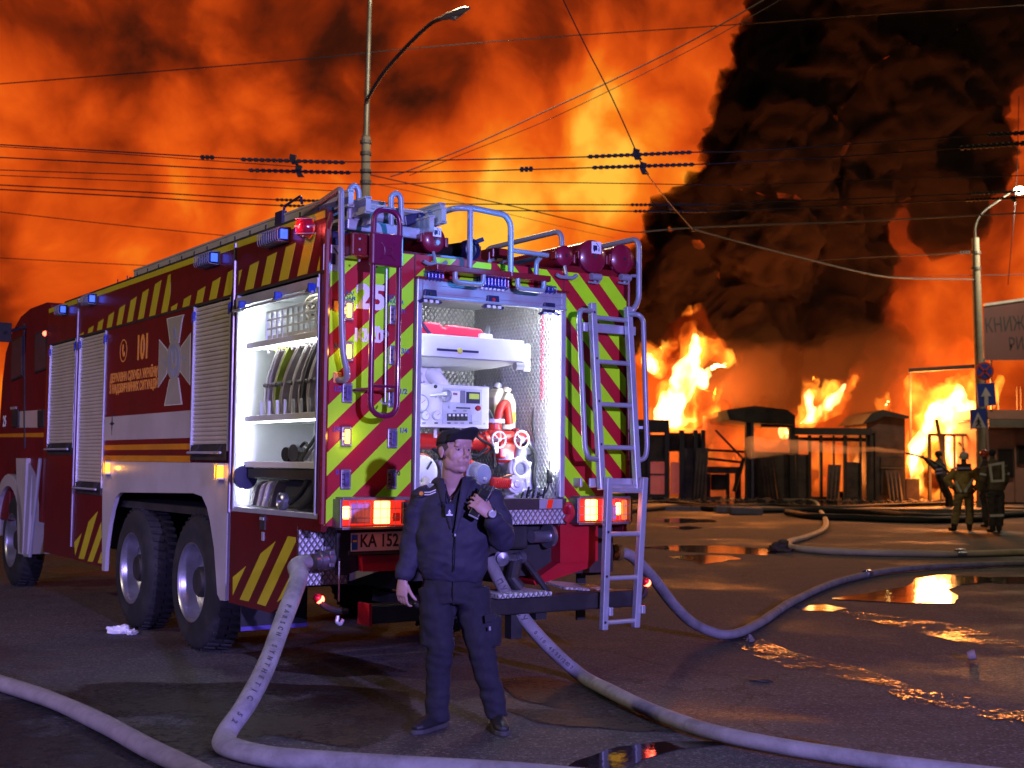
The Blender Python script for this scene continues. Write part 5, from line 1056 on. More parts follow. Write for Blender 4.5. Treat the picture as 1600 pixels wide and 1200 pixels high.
E(MB().box((.06, .10, 2.93), (.62, .9, 3.02)), 'roof_tray', M_latch, bevel=.02)
E(MB().prism([RP(x, y, .04) for x, y in ((516, 372), (540, 368), (556, 362), (566, 375), (556, 388), (520, 392))], (0, .3, 0)), 'hose_reel_cover', M_latch, bevel=.01)
for (x0, x1, yt, yb) in ((546, 562, 289, 342), (611, 628, 301, 352)):
    rail([RP(x0, yb, .06), RP(x0, yt+6, .06), RP((x0+x1)/2, yt, .06), RP(x1-2, yt+7, .06), RP(x1, yb, .06)], .020, M_rail, 'roller_arch', .05)
E(MB().prism([RP(x, y, .05) for x, y in ((553, 345), (571, 347), (566, 325), (558, 325))], (0, .02, 0)), 'arch_gusset', M_rail)
# roof platform, its rails and loops
pA, pB, pC, pD = RP(678, 413, -.16), RP(860, 430, -.16), RP(860, 439, -.16), RP(690, 421, -.16)
pz = (pA.z+pB.z)/2
E(MB().box((pA.x+.02, -.17, pz-.042), (pB.x, .35, pz)), 'roof_platform', M_red, bevel=.006)
zr = pz
rail([V(RP(798, 416, -.15).x, -.15, zr-.03), RP(798, 350, -.15), RP(790, 336, -.15), RP(738, 325, -.15), RP(712, 325, -.13), V(RP(712, 325, -.1).x-.02, .9, RP(712, 325, -.13).z-.0), V(RP(712, 325, -.1).x-.02, .95, 2.95)], .021, rad=.10)
rail([RP(735, 326, -.15), V(RP(735, 326, -.15).x, -.15, zr-.02)], .020)
rail([RP(798, 391, -.15), RP(856, 399, -.15)], .017)
rail([V(RP(838, 425, -.12).x, -.12, zr), RP(838, 408, -.12), RP(846, 402, -.10), V(RP(846, 402, -.1).x, .35, RP(846, 402, -.1).z)], .018)
k = RP(878, 382, .1); kz = RP(868, 359, .1).z; rail([V(k.x, .1, k.z-.1), V(k.x, .1, kz), V(k.x, 1.15, kz), V(k.x, 1.2, 2.95)], .020, rad=.09)
k = RP(998, 400, -.06); kz = RP(985, 371, -.06).z; rail([RP(978, 496, -.0), RP(988, 487, -.06), RP(998, 470, -.06), V(k.x, -.06, kz), V(k.x, 1.0, kz), V(k.x-.02, 1.05, 2.95)], .022, rad=.08)
E(MB().tube([RP(986, 431, -.02), RP(997, 431, -.06)], .012, 8), 'rail_stay', M_rail)
for (x0, x1, yb) in ((711, 755, 443), (809, 850, 453)):
    a, b = RP(x0, 420, -.15), RP(x1, 420, -.15); zq = RP((x0+x1)/2, yb, -.15).z; rail([V(a.x, -.15, pz-.03), V(a.x, -.15, zq), V(b.x, -.15, zq), V(b.x, -.15, pz-.03)], .019, M_rail, 'step_loop', .10)
# beacons above the opening
def rbeacon(x0, x1, y0, y1, nm='beacon'):
    a, b = RP(x0, y0, -.06), RP(x1, y1, -.06); z1, z0 = a.z, RP(x0, y1, -.06).z; o = E(MB().box((a.x, -.06, z0), (b.x, .0, z1)), nm, M_blulens, bevel=.012); n = int((b.x-a.x)/.026)
    for j in range(n+1): x = a.x+(b.x-a.x)*j/n; E(MB().tube(rounded([(x, -.01, z0-.008), (x, -.078, z0), (x, -.078, z1), (x, -.01, z1+.008)], .015, 2), .0035, 5), 'guard_bar', mat('bar_blue', (.12, .13, .35), .3, .5), o)
    for z in (z0+.01, (z0+z1)/2, z1-.01): E(MB().tube([(a.x, -.079, z), (b.x, -.079, z)], .003, 5), 'guard_bar', MATS['bar_blue'], o)
    return o
rbeacon(668, 690, 424, 436); o = rbeacon(746, 792, 430, 447); rbeacon(849, 867, 446, 456)
for k in range(6): a = RP(751+k*6.5, 451+k*.7, -.06); E(MB().prism([a, a+V(.018, 0, 0), a+V(.026, 0, .012), a+V(.008, 0, .012)], (0, .02, 0)), 'lens', M_prt, o)
lamp('added_blue_fill', 'POINT', ORG+EX*1.27+EY*-.55+V(0, 0, 3.0), 14, (.05, .32, 1), .1); lamp('added_blue_fill', 'POINT', ORG+EX*.45+EY*-.35+V(0, 0, 3.45), 9, (.05, .30, 1), .1)  # added blue fill lights, tinting the header and rails; beacons stay unlit
# suction hose cases on the roof
def case(px, py, r, L, pic=False, handle=False):
    p = RP(px, py, .0); R = r*(ORG+EX*p.x+EY*p.y).y/FPX; o = E(MB().cyl(p+V(0, .02, 0), p+V(0, L, 0), R*.97, 28), 'suction_hose_case', M_red, smooth=40)
    E(MB().lathe(p+V(0, .04, 0), (0, -1, 0), [(0, R), (.03, R*1.03), (.045, R), (.06, R*.8), (.068, R*.45), (.070, .012), (.06, .010), (.06, 0)], 32), 'case_lid', mat('lid_red', (.22, .008, .03), .3, coat=.4, dirt=.15), o, smooth=35)
    E(MB().disc(p+V(0, -.0318, 0), (0, -1, 0), R*.11, 14), 'lid_knob', M_dark, o)
    E(MB().box(p+V(R*.94, -.02, -.05), p+V(R*1.22, .03, .02)), 'lid_hinge', M_red, o, bevel=.006); E(MB().box(p+V(-R*1.15, -.01, -.03), p+V(-R*.94, .05, .03)), 'lid_hinge', M_red, o, bevel=.006)
    if pic: pict(0, 0, R*.36, R*.36, parent=o, cen=p+V(.01, -.0335, R*.52))
    if handle: E(MB().tube(rounded([p+V(-.09, -.03, -R-.07), p+V(-.06, -.03, -R-.085), p+V(.06, -.03, -R-.085), p+V(.09, -.03, -R-.06)], .02), .014, 8).cyl(p+V(0, -.03, -R-.08), p+V(0, -.0, -R+.01), .012, 8), 'lid_lever', M_rail, o)
    else: E(MB().cyl(p+V(-.03, -.02, -R-.03), p+V(.06, -.02, -R-.03), .026, 14).tube(rounded([p+V(-.06, -.03, -R-.075), p+V(.03, -.03, -R-.08), p+V(.06, -.02, -R-.04)], .02), .008, 6).ico(p+V(0, -.03, -R-.07), .014, 2), 'lid_latch', M_rail, o)
    return o
case(677, 374, 21, 2.6, True, True); case(882, 400, 16.5, 4.6, handle=True); case(926, 401, 26, 4.6, True); case(972, 405, 23, 4.6)
E(MB().box((1.92, .03, 2.90), (2.5, .16, 2.96)), 'case_cradle', M_red, bevel=.01)
p = RP(736, 390, .05); d = (TP(690, 409, p.z-.03)-p).normalized(); pp = p+d*.75; mo = E(MB().cyl(p, V(p.x-.28, .9, p.z-.02), .062, 20), 'monitor_barrel', M_blk, smooth=40); E(MB().lathe(p, (.25, -1, 0), [(-.05, .07), (.02, .075), (.03, .06), (.0, .055), (-.03, 0)], 24), 'barrel_ring', M_latch, mo, smooth=40); E(MB().bar(p+V(.02, 0, .05), RP(754, 374, .05), .03, .03), 'barrel_handle', M_latch, mo)
E(rear_px([(752, 412), (752, 388), (757, 380), (764, 382), (764, 400), (772, 408)], .10, .06), 'monitor_bracket', M_red, bevel=.004); E(CB(MB(), 770, 386, 794, 405, .12, .18), 'monitor_box', M_red, bevel=.01); E(CB(MB(), 764, 392, 775, 408, .16, .1), 'monitor_box', M_red, bevel=.008)
for (x0, y0, x1, y1) in ((782, 412, 795, 405), (765, 408, 778, 404)): E(MB().cyl(RP(x0, y0, .02), RP(x1, y1, .3), .014, 8), 'pin', M_alu)
# blue tools on the left of the roof
E(MB().cyl(RP(566, 318, .3), RP(600, 323, .3), .035, 14).cyl(RP(568, 336, .2), RP(606, 341, .2), .045, 14), 'roof_roller', M_alu); E(MB().prism([RP(x, y, .1) for x, y in ((632, 336), (654, 332), (652, 348), (634, 354))], (0, .15, 0)).cyl(RP(652, 338, .1), RP(662, 340, .1), .03, 12), 'roof_lamp', M_latch, bevel=.01)
# rear access ladder
ua, ub = RP(925, 476, -.12).x, RP(981, 481, -.12).x
def lp(px, py, u): return SP(px, py, u)
tL, bL, tR, bR = RP(925, 474, -.12), lp(940, 765, ua), RP(981, 480, -.12), lp(996, 765, ub)
lad = E(MB().bar(tL, bL, .048, .05, up=(1, 0, 0)), 'rear_ladder', M_alu, bevel=.005)
E(MB().bar(tR, bR, .048, .05, up=(1, 0, 0)), 'ladder_rail', M_alu, lad, bevel=.005)
for t in (.075, .315, .545, .775, .985): E(MB().cyl(tL.lerp(bL, t), tR.lerp(bR, t), .017, 12), 'rung', M_alu, lad)
for t in (.05, .30, .53, .76): q = tL.lerp(bL, t); E(MB().disc(q+V(-.0, -.027, 0), (0, -1, 0), .009, 12), 'bolt_hole', M_dark, lad)
sL0, sL1, sR0, sR1 = bL+V(.02, -.055, .09), lp(943, 984, ua+.02), bR+V(.015, -.055, .09), lp(993, 980, ub+.01)
E(MB().bar(sL0, sL1, .046, .05, up=(1, 0, 0)), 'ladder_rail', M_alu, lad, bevel=.005); E(MB().bar(sR0, sR1, .046, .05, up=(1, 0, 0)), 'ladder_rail', M_alu, lad, bevel=.005)
for t in (.09, .375, .665, .955): E(MB().cyl(sL0.lerp(sL1, t), sR0.lerp(sR1, t), .017, 12), 'rung', M_alu, lad)
for t in (.36, .65, .95): q = sL0.lerp(sL1, t); E(MB().disc(q+V(-.006, -.027, 0), (0, -1, 0), .010, 12), 'bolt_hole', M_dark, lad)
for s, q in ((sL1, sL0), (sR1, sR0)): c = s.lerp(q, .12); E(MB().box(c+V(.015, -.045, -.03), c+V(.05, .0, .03)), 'ladder_catch', M_alu, lad, bevel=.006)
for y0, v0 in ((507, -.02), (749, -.02)):
    a, b = RP(902 if y0 == 507 else 898, y0, v0), RP(983, y0+14, v0); E(MB().box((a.x, -.10 if y0 == 507 else -.20, RP(930, y0+12, -.1).z), (b.x, -.085 if y0 == 507 else -.185, RP(930, y0-2, -.1).z)).box((a.x, -.09, RP(930, y0+12, -.1).z), (a.x+.02, .0, RP(930, y0-2, -.1).z)), 'ladder_bracket', M_alu, bevel=.004)
lo = -.20
rail([RP(923, 486, lo+.06), RP(908, 484, lo), RP(905, 492, lo), lp(914, 700, RP(905, 492, lo).x), lp(919, 716, RP(905, 492, lo).x+.02), lp(936, 718, ua)], .019, rad=.06)
rail([RP(983, 491, lo+.06), RP(998, 491, lo), RP(1005, 500, lo), lp(1011, 700, RP(1005, 500, lo).x), lp(1008, 718, RP(1005, 500, lo).x-.01), lp(988, 720, ub)], .019, rad=.07)
a = lp(988, 668, ub); E(MB().bar(a, lp(1006, 668, RP(1005, 500, lo).x), .014, .02), 'rail_stay', M_rail)
# ---- three-piece ladder carried on the roof
M_lad = mat('ladder_alloy', (.46, .44, .40), .4, .25, var=.1, scale=5, dirt=.3)
rl = empty('roof_ladder', ENG.location, 'long aluminium extension ladder lying on the roof of the fire engine', 'ladder', rz=YAW)
o3 = Vector(ENG.location)
e0 = SP(212, 428, .16)
for k, (u, z0, v0) in enumerate(((.16, 3.17, -.02), (.225, 3.115, -.14), (.29, 3.06, -.08))):
    for uu in (u, 1.0-u*.9):
        r_ = MB().box((uu-.018, v0, z0), (uu+.018, e0.y-.1*k, z0+.105)).box((uu-.024, v0, z0-.004), (uu+.024, e0.y-.1*k, z0+.012)).box((uu-.024, v0, z0+.093), (uu+.024, e0.y-.1*k, z0+.108)); ob = r_.build('ladder_rail', M_lad, rl)
        if uu == u:
            for j in range(17): ob2 = MB().box((uu-.021, .12+j*.30+k*.1, z0+.035), (uu-.017, .14+j*.30+k*.1, z0+.075)).build('rung_end', M_latch, rl)
    for j in range(16): MB().cyl((u, .13+j*.30+k*.1, z0+.05), (1.0-u*.9, .13+j*.30+k*.1, z0+.05), .016, 8).build('rung', M_lad, rl)
MB().tube(rounded([V(.14, 1.02, 3.25), V(.14, 1.0, 3.33), V(.14, .72, 3.36), V(.14, .70, 3.3)], .03), .010, 6).box((.12, 1.0, 3.2), (.16, 1.12, 3.30)).build('ladder_clamp', M_latch, rl)
# ================================================================= things carried in and on the engine
def L2W(p): return ORG+EX*p[0]+EY*p[1]+V(0, 0, p[2])
M_hosec = mat('hose_canvas', (.42, .36, .36), .85, var=.15, bump=.4, scale=14, dirt=.35, dirtcol=(.2, .17, .16)); M_hoseg = mat('hose_green', (.36, .45, .05), .7, var=.15, scale=14)
M_hosew = mat('hose_white', (.62, .60, .57), .8, var=.1, scale=14, dirt=.2); M_hosed = mat('hose_dark', (.10, .085, .08), .8, var=.2, scale=12)
def engine_thing(name, p, label, cat, group=None): return empty(name, L2W(p), label, cat, group, YAW)
def put(mb, name, m, t, p, **kw): mb.v = [v-Vector(p) for v in mb.v]; return mb.build(name, m, t, **kw)
z_s1 = zs[1]+.022
# folded flat hoses standing in the rack: each a flat band bent into a tall loop
def folded(x0, xt, cols, label, k):
    """x0: pixel of its foot, xt: pixel of its top fold"""
    b, t = SP(x0, 642, .10), SP(xt, 541+ (xt-430)*-.14, .10); zt = min(t.z, zs[0]-.05); zb = z_s1+.012
    c = (b.x, b.y, zb); th = engine_thing('folded_hose', c, label, 'fire hose', 'folded hoses in the side locker')
    n = 13; w = .11
    for j, (du, dv, m) in enumerate(((0, 0, cols[0]), (.0, .032, cols[1]))):
        pts = []
        for i in range(n+1):
            s = i/n; bow = math.sin(s*PI)*(.055+.02*((k*7+j*3) % 4)/3)
            pts.append(V(.10+du, b.y+dv+(t.y-b.y)*s**1.35+bow, zb+(zt-zb)*s))
        mb = MB(); vs = []; fs = []
        for i, p in enumerate(pts):
            e = .010
            vs += [p+V(0, -e, 0), p+V(0, e, 0), p+V(w*2.6, e, 0), p+V(w*2.6, -e, 0)]
        for i in range(n):
            o = 4*i
            for q in range(4): fs.append((o+q, o+(q+1) % 4, o+4+(q+1) % 4, o+4+q))
        fs += [(0, 1, 2, 3), (4*n+3, 4*n+2, 4*n+1, 4*n)]
        mb.add(vs, fs); put(mb, 'fold', m, th, c, smooth=50)
    put(MB().tube([V(.10, b.y-.01, zb+.20), V(.095, b.y+.05, zb+.205)], .016, 6), 'strap', M_hosed, th, c)
    put(MB().tube(rounded([V(.11, b.y+.015, zt-.02), V(.11, b.y+.025, zt+.02), V(.11, t.y+.045, zt)], .02), .013, 6), 'top_fold', cols[0], th, c)
for k, (x0, xt, cols, lb) in enumerate(((418, 437, (M_hosec, M_hosew), 'folded grey-pink hose at the front end of the locker rack'), (430, 451, (M_hoseg, M_hosec), 'folded hose with a bright green fold in the locker rack'), (440, 468, (M_hosec, M_hosec), 'folded grey-pink hose just behind the green one in the rack'),
                                     (455, 482, (M_hosec, M_hosew), 'folded hose with a cream fold in the middle of the rack'), (471, 494, (M_hosed, M_hosec), 'folded hose with a dark fold, third from the rear post of the rack'), (484, 506, (M_hosec, M_hosec), 'folded grey-pink hose, second from the rear post of the rack'), (497, 520, (M_hosew, M_hosec), 'folded cream hose right beside the rear post of the rack'))): folded(x0, xt, cols, lb, k)
rk = MB()
for k in range(8): v = SP(410+k*12.5, 645, .08).y; rk.prism([(.06, v-.012, z_s1), (.06, v+.012, z_s1), (.06, v+.004, z_s1+.10), (.06, v-.004, z_s1+.09)], (.02, 0, 0))
E(rk, 'rack_divider', M_wpt)
# white crate on the top shelf
zt1 = zs[0]+.022; a, b = SP(417, 520, .08), SP(503, 500, .08)
cr = engine_thing('wire_crate', (.25, (a.y+b.y)/2, zt1), 'white slatted plastic crate on the top shelf of the side locker', 'crate'); cc = (.25, (a.y+b.y)/2, zt1)
v0, v1 = min(a.y, b.y)+.005, a.y; v0 = max(v0, .12); H = .21
put(MB().box((.08, v0, zt1), (.5, v1, zt1+.03)), 'base', M_wpt, cr, cc)
for z in (.085, .15, H): put(MB().box((.075, v0, zt1+z-.012), (.085, v1, zt1+z)).box((.075, v1-.01, zt1+z-.012), (.5, v1, zt1+z)), 'rim', M_wpt, cr, cc)
for k in range(11): v = v0+(v1-v0)*k/10; put(MB().box((.076, v-.012, zt1), (.084, v+.012, zt1+H)), 'slat', M_wpt, cr, cc)
for k in range(5): u = .08+.1*k; put(MB().box((u-.01, v1-.009, zt1), (u+.01, v1-.001, zt1+H)), 'slat', M_wpt, cr, cc)
cb = engine_thing('coiled_rope', (.3, .6, zt1+.15), 'coil of brown rope and cable heaped in the white crate', 'rope'); 
for k in range(5): MB().tube([V(.11*math.cos(a_)*(1+.1*k)*.8, .33*math.sin(a_)*(1-.08*k), .02*k+.02*math.sin(3*a_+k)+.03) for a_ in [2*PI*i/30 for i in range(31)]], .011, 6).build('coil', mat('rope_brown', (.25, .2, .13), .8), cb)
# couplings on the second shelf
z2 = zs[2]+.022
for px, w, lb in ((452, .05, 'small black hose coupling lying on the lower locker shelf'), (464, .06, 'pale hose branch pipe lying on the lower locker shelf')):
    p = SP(px, 715, .10); t = engine_thing('hose_coupling', (p.x, p.y, z2), lb, 'coupling'); m = M_dark if 'black' in lb else M_coup
    MB().lathe((-.03, 0, w), (1, .2, 0), [(0, 0), (0, w), (.04, w), (.045, w*.75), (.09, w*.75), (.095, w*.95), (.12, w*.95), (.12, 0)], 18).build('coupling_ring', m, t, smooth=40); MB().box((-.02, -.12, 0), (.06, -.05, .07)).build('bracket', M_dark, t, bevel=.006)
p = SP(486, 705, .1); t = engine_thing('branch_nozzle', (p.x, p.y, z2), 'grey and black fire nozzles leaning at the rear end of the locker shelf', 'nozzle')
for k in range(3): MB().cyl((0, .10-.07*k, .03), (.05, -.02-.07*k, .20), .026, 12, .016).cyl((0, .12-.07*k, .0), (.02, .07-.07*k, .07), .034, 12).build('nozzle_barrel', (M_blk, M_coup, M_rail)[k], t, smooth=40)
MB().tube(smooth_path([V(0, .24, .06), V(.02, .14, .13), V(.03, .06, .07), V(.04, .0, .1)]), .011, 6).build('strap', M_blk, t)
# lower bay
z3 = 1.165
p = SP(400, 790, .12)
for k, (x0, xt, m, lb) in enumerate(((392, 412, M_hosed, 'dark flat hose leaning in the bottom bay of the locker'), (402, 422, M_hosec, 'grey-pink flat hose leaning in the bottom bay'), (410, 424, M_hosew, 'pale blue-white rolled hose in the bottom bay'), (420, 434, M_hosed, 'brown flat hose leaning on the dark panel'))):
    b, tt = SP(x0, 797, .1), SP(xt, 752, .1); c = (.1, b.y, z3); th = engine_thing('flat_hose', c, lb, 'fire hose'); mb = MB()
    pts = smooth_path([V(.1, b.y, z3+.01), V(.1, b.y-.08, z3+.15), V(.1, tt.y, min(tt.z, 1.46))], 5); vs = []; fs = []
    for q in pts: vs += [q+V(0, -.022, 0), q+V(0, .022, 0), q+V(.25, .022, 0), q+V(.25, -.022, 0)]
    for i in range(len(pts)-1):
        for j in range(4): fs.append((4*i+j, 4*i+(j+1) % 4, 4*i+4+(j+1) % 4, 4*i+4+j))
    fs += [(0, 1, 2, 3), tuple(4*(len(pts)-1)+j for j in (3, 2, 1, 0))]; mb.add(vs, fs); put(mb, 'band', m, th, c, smooth=50)
p0, p1 = SP(441, 797, .14), SP(492, 800, .14); c = (.2, p0.y, z3); th = engine_thing('storage_panel', c, 'dark rounded plastic panel standing in the bottom bay of the locker', 'panel'); zt_ = SP(445, 750, .14).z
put(MB().prism([(.16, y, z) for y, z in ((p0.y-.02, z3+.01), (p0.y+.02, z3+.12), (p0.y, zt_-.04), (p0.y-.05, zt_), (p1.y, zt_), (p1.y, z3+.01))], (.05, 0, 0)), 'board', mat('panel_black', (.045, .05, .05), .5, var=.2), th, c, bevel=.01)
p = SP(452, 797, .08); c = (.08, p.y, z3+.05); th = engine_thing('suction_strainer', c, 'silver round hose coupling lying at the front of the bottom bay', 'coupling'); put(MB().lathe((.03, p.y, z3+.06), (-1, 0, 0), [(-.02, 0), (-.02, .06), (.02, .06), (.03, .045), (.02, .03), (0, .02), (0, 0)], 20), 'coupling_ring', M_coup, th, c, smooth=40); put(MB().tube(smooth_path([V(.06, p.y-.05, z3+.05), V(.07, p.y-.2, z3+.12), V(.1, p.y-.3, z3+.25)]), .02, 8), 'strap', M_blk, th, c)
p = SP(470, 770, .08); c = (.1, p.y, z3); th = engine_thing('air_hose', c, 'black ribbed hose bent in the rear end of the bottom bay', 'hose'); put(MB().tube(smooth_path([V(.08, p.y-.28, z3+.3), V(.08, p.y-.2, z3+.12), V(.07, p.y-.1, z3+.05), V(.1, p.y+.05, z3+.03)]), .028, 10), 'tube', M_blk, th, c)
E(MB().box((.06, .1, zs[2]-.10), (.5, 1.38, zs[2]-.03)), 'under_shelf_tray', M_dark, bevel=.01); E(MB().lathe((.06, 1.40, 1.38), (0, 1, 0), [(0, 0), (0, .09), (.03, .09), (.03, 0)], 20), 'cable_reel', M_latch)
# red stretcher board on the pump shelf, foam cans
shz = RP(640, 519, .12).z; a, b = RP(652, 510, .25), RP(752, 520, .25)
c = ((a.x+b.x)/2, .35, shz); th = engine_thing('rescue_stretcher', c, 'red moulded rescue stretcher strapped on the shelf above the pump board', 'stretcher')
xs = [.69, .74, .80, .84, .92, 1.0, 1.02, 1.1, b.x]
prof = [(.685, 0), (.685, .095), (.76, .10), (.80, .075), (.82, .055), (.85, .06), (.875, .095), (.99, .09), (1.0, .065), (1.03, .06), (1.05, .085), (1.15, .082), (b.x-.03, .07), (b.x, .04), (b.x, 0)]
put(MB().prism([(x, .20, shz+z) for x, z in prof], (0, .42, 0)), 'shell', mat('stretcher_red', (.62, .03, .07), .35, var=.06, coat=.3), th, c, bevel=.014); put(MB().bar((.80, .19, shz+.105), (.90, .19, shz+.0), .022, .006, up=(0, 1, 0)).bar((.80, .19, shz+.108), (.80, .6, shz+.108), .022, .006), 'strap', M_latch, th, c)
for x in (.68, b.x-.06): put(MB().box((x, .16, shz), (x+.10, .2, shz+.035)), 'end_stop', M_wpt, th, c, bevel=.006)
M_can = mat('can_cream', (.66, .62, .38), .5, var=.06)
for px, y0, y1, v, lb in ((783, 603, 668, .55, 'cream plastic canister with grey cap behind the red valve'), (797, 610, 672, .50, 'cream canister with yellow label beside the tread plate wall')):
    a, b = RP(px, y0, v), RP(px, y1, v); c = (a.x, v, b.z); th = engine_thing('foam_canister', c, lb, 'canister'); h = a.z-b.z
    put(MB().prism([(a.x+x, v, b.z+z) for x, z in ((-.06, 0), (.06, 0), (.06, h*.72), (.035, h*.86), (.035, h*.94), (-.03, h*.94), (-.035, h*.86), (-.06, h*.72))], (0, .12, 0)), 'can', M_can, th, c, bevel=.015)
    put(MB().cyl((a.x, v+.06, b.z+h*.94), (a.x+.015, v+.06, b.z+h*1.06), .034, 16), 'cap', M_rail if '783' in str(px) else M_can, th, c)
    if px == 797: put(MB().box((a.x-.05, v-.003, b.z+h*.2), (a.x+.05, v, b.z+h*.45)), 'label', mat('label_yellow', (.6, .6, .05), .5), th, c)
# ================================================================= hoses on the road
M_bigh = mat('supply_hose', (.25, .24, .25), .8, var=.18, bump=.35, scale=8, dirt=.85, dirtcol=(.085, .078, .075))
M_bigh2 = mat('dirty_hose', (.19, .17, .155), .8, var=.25, bump=.25, scale=6, dirt=.7, dirtcol=(.10, .09, .08))
def hose(pts, r, label, m, prints=(), kink=False, n=7, coup=()):
    pp = smooth_path(pts, n); c = pp[len(pp)//2].copy(); c.z = 0
    rr = [r*(1+.05*noise.noise(p*3.)) for p in pp]; ry_ = [r*(.86+.10*noise.noise(p*1.7+V(9, 0, 0))) for p in pp]; hz = [r*(1.08+.08*noise.noise(p*1.7)) for p in pp]
    o = MB().tube([p-c-V(0, 0, min(r*.1, r-y) if p.z < r*1.4 else 0) for p, y in zip(pp, ry_)], hz, 18, ry=ry_, ref=(pp[1]-pp[0]).cross(V(0, 0, 1))).build('fire_hose', m, None, smooth=60, loc=c); tag(o, label, 'fire hose', 'hoses laid over the road')
    for i in coup: q, d = pp[i]-c, (pp[i+1]-pp[i]).normalized(); MB().lathe(q, d, [(-.09, r*1.02), (-.085, r*1.18), (-.05, r*1.18), (-.045, r*1.3), (.045, r*1.3), (.05, r*1.18), (.085, r*1.18), (.09, r*1.02)], 18).build('coupling', M_coup, o, smooth=35)
    return o, c, pp
def gz(px, py, r): return ground(px, py, r)
w0 = L2W(RP(478, 882, -.02)+V(0, .10, 0)); g1 = gz(350, 1150, .062)
Ys = w0.y; 
def hang(px, py, s, Ya, Yb): return atY(px, py, Ya+(Yb-Ya)*s)
hA = [w0+EX*.06+V(0, 0, .015), w0+V(-.01, -.03, -.01), hang(466, 905, .12, Ys, g1.y), hang(443, 968, .38, Ys, g1.y), hang(416, 1040, .66, Ys, g1.y), hang(385, 1100, .87, Ys, g1.y), hang(357, 1140, .98, Ys, g1.y), gz(350, 1158, .06), gz(372, 1170, .058), gz(430, 1182, .058), gz(520, 1189, .058), gz(640, 1196, .058), gz(800, 1206, .058), gz(1000, 1225, .058)]
oA, cA, ppA = hose(hA, .056, 'pale hose dropping from the left rear outlet and kinking on the road', M_bigh)
r0 = L2W(RP(768, 885, -.05)); gB = gz(905, 1052, .055)
hB = [r0+V(-.02, .05, .05), hang(784, 915, .1, r0.y, gB.y), hang(812, 958, .35, r0.y, gB.y), hang(855, 1008, .7, r0.y, gB.y), gB, gz(960, 1082, .055), gz(1020, 1110, .055), gz(1100, 1139, .055), gz(1200, 1161, .055), gz(1330, 1182, .055), gz(1460, 1200, .055), gz(1640, 1222, .055)]
oB, cB, ppB = hose(hB, .049, 'pale printed hose running from behind the man to the bottom right', M_bigh)
r1 = L2W(RP(966, 863, .25)); gC = gz(1125, 990, .052)
hC = [r1+V(-.04, 0, 0), hang(985, 868, .12, r1.y, gC.y), hang(1020, 903, .4, r1.y, gC.y), hang(1055, 948, .7, r1.y, gC.y), hang(1090, 978, .9, r1.y, gC.y), gz(1135, 991, .052), gz(1180, 976, .052), gz(1240, 938, .052), gz(1310, 908, .052), gz(1390, 891, .052), gz(1480, 884, .052), gz(1600, 880, .052), gz(1750, 876, .052)]
hose(hC, .048, 'hose curving from the right rear outlet past the ladder to the right', M_bigh, coup=(60,))
hose([gz(-60, 1048, .06), gz(0, 1066, .06), (gz(80, 1092, .06)), gz(160, 1128, .06), gz(230, 1166, .06), gz(300, 1200, .06), gz(360, 1235, .06)], .055, 'dirty grey hose crossing the bottom left corner of the road', M_bigh2)
hose([gz(1225, 786, .06)+V(0, 0, .13), gz(1270, 788, .06)+V(0, 0, .13), gz(1281, 797, .06), gz(1290, 812, .06), gz(1287, 826, .06), gz(1262, 838, .06), gz(1234, 846, .06), gz(1233, 853, .06), gz(1262, 858, .06), gz(1330, 862, .06), gz(1420, 864, .06), gz(1500, 865, .06), gz(1620, 862, .06), gz(1760, 858, .06)], .065, 'cream hose bending in a hook on the far road', mat('cream_hose', (.50, .42, .28), .7, var=.12, scale=3, dirt=.3), coup=(77,))
for k, (pts, lb) in enumerate((([(960, 786), (1040, 785), (1120, 791), (1200, 789), (1290, 793), (1400, 789), (1500, 786)], 'thin black hose along the kerb in front of the shopfronts'), ([(970, 798), (1060, 792), (1160, 797), (1260, 796), (1360, 800), (1440, 806), (1530, 806), (1600, 803)], 'black hose snaking in the gutter behind the firefighters'), ([(1230, 800), (1270, 806), (1330, 808), (1400, 811), (1470, 812), (1540, 810)], 'flat black hose lying nearest the road in front of the long kiosk'))):
    hose([gz(x, y, .16 if k == 0 else .10) for x, y in pts], .11 if k else .08, lb, M_blk)
# printed lettering along two of the hoses
M_hprint = mat('hose_print', (.07, .065, .075), .7)
def hose_text(o, c, pp, i0, i1, s, size, r, sgn=1, shift=0.):
    """each glyph wrapped on the hose skin where it faces the camera"""
    seg = pp[i0:i1]; L = [0]
    for a, b in zip(seg, seg[1:]): L.append(L[-1]+(b-a).length)
    st = L[-1]/max(1, len(s)-1); mb = []
    for k, chh in enumerate(s):
        if chh == ' ': continue
        d = st*k; j = max(0, min(len(seg)-2, next((i for i in range(len(L)-1) if L[i+1] >= d), len(L)-2))); f = (d-L[j])/max(1e-6, L[j+1]-L[j]); p = seg[j].lerp(seg[j+1], f); t = (seg[j+1]-seg[j]).normalized()*sgn
        tc = (CAMP-p).normalized(); up = tc.cross(t).normalized(); nz_ = t.cross(up).normalized()
        nrm = (tc-t*tc.dot(t)).normalized(); nrm = (nrm+up*shift).normalized(); up2 = nrm.cross(t).normalized()
        m4 = frame_mtx(p-c+nrm*(r*1.055), t, up2); text_mesh('lettering', chh, M_hprint, size, o, m4, .0012, .001)
hose_text(oA, cA, ppA, 20, 42, 'PARSCH SYNTHETIC 52', .042, .056, 1)
hose_text(oB, cB, ppB, 6, 16, 'ПУЛАРСУ', .054, .049, 1); hose_text(oB, cB, ppB, 18, 27, '0.10.4535/2023', .034, .049, 1)
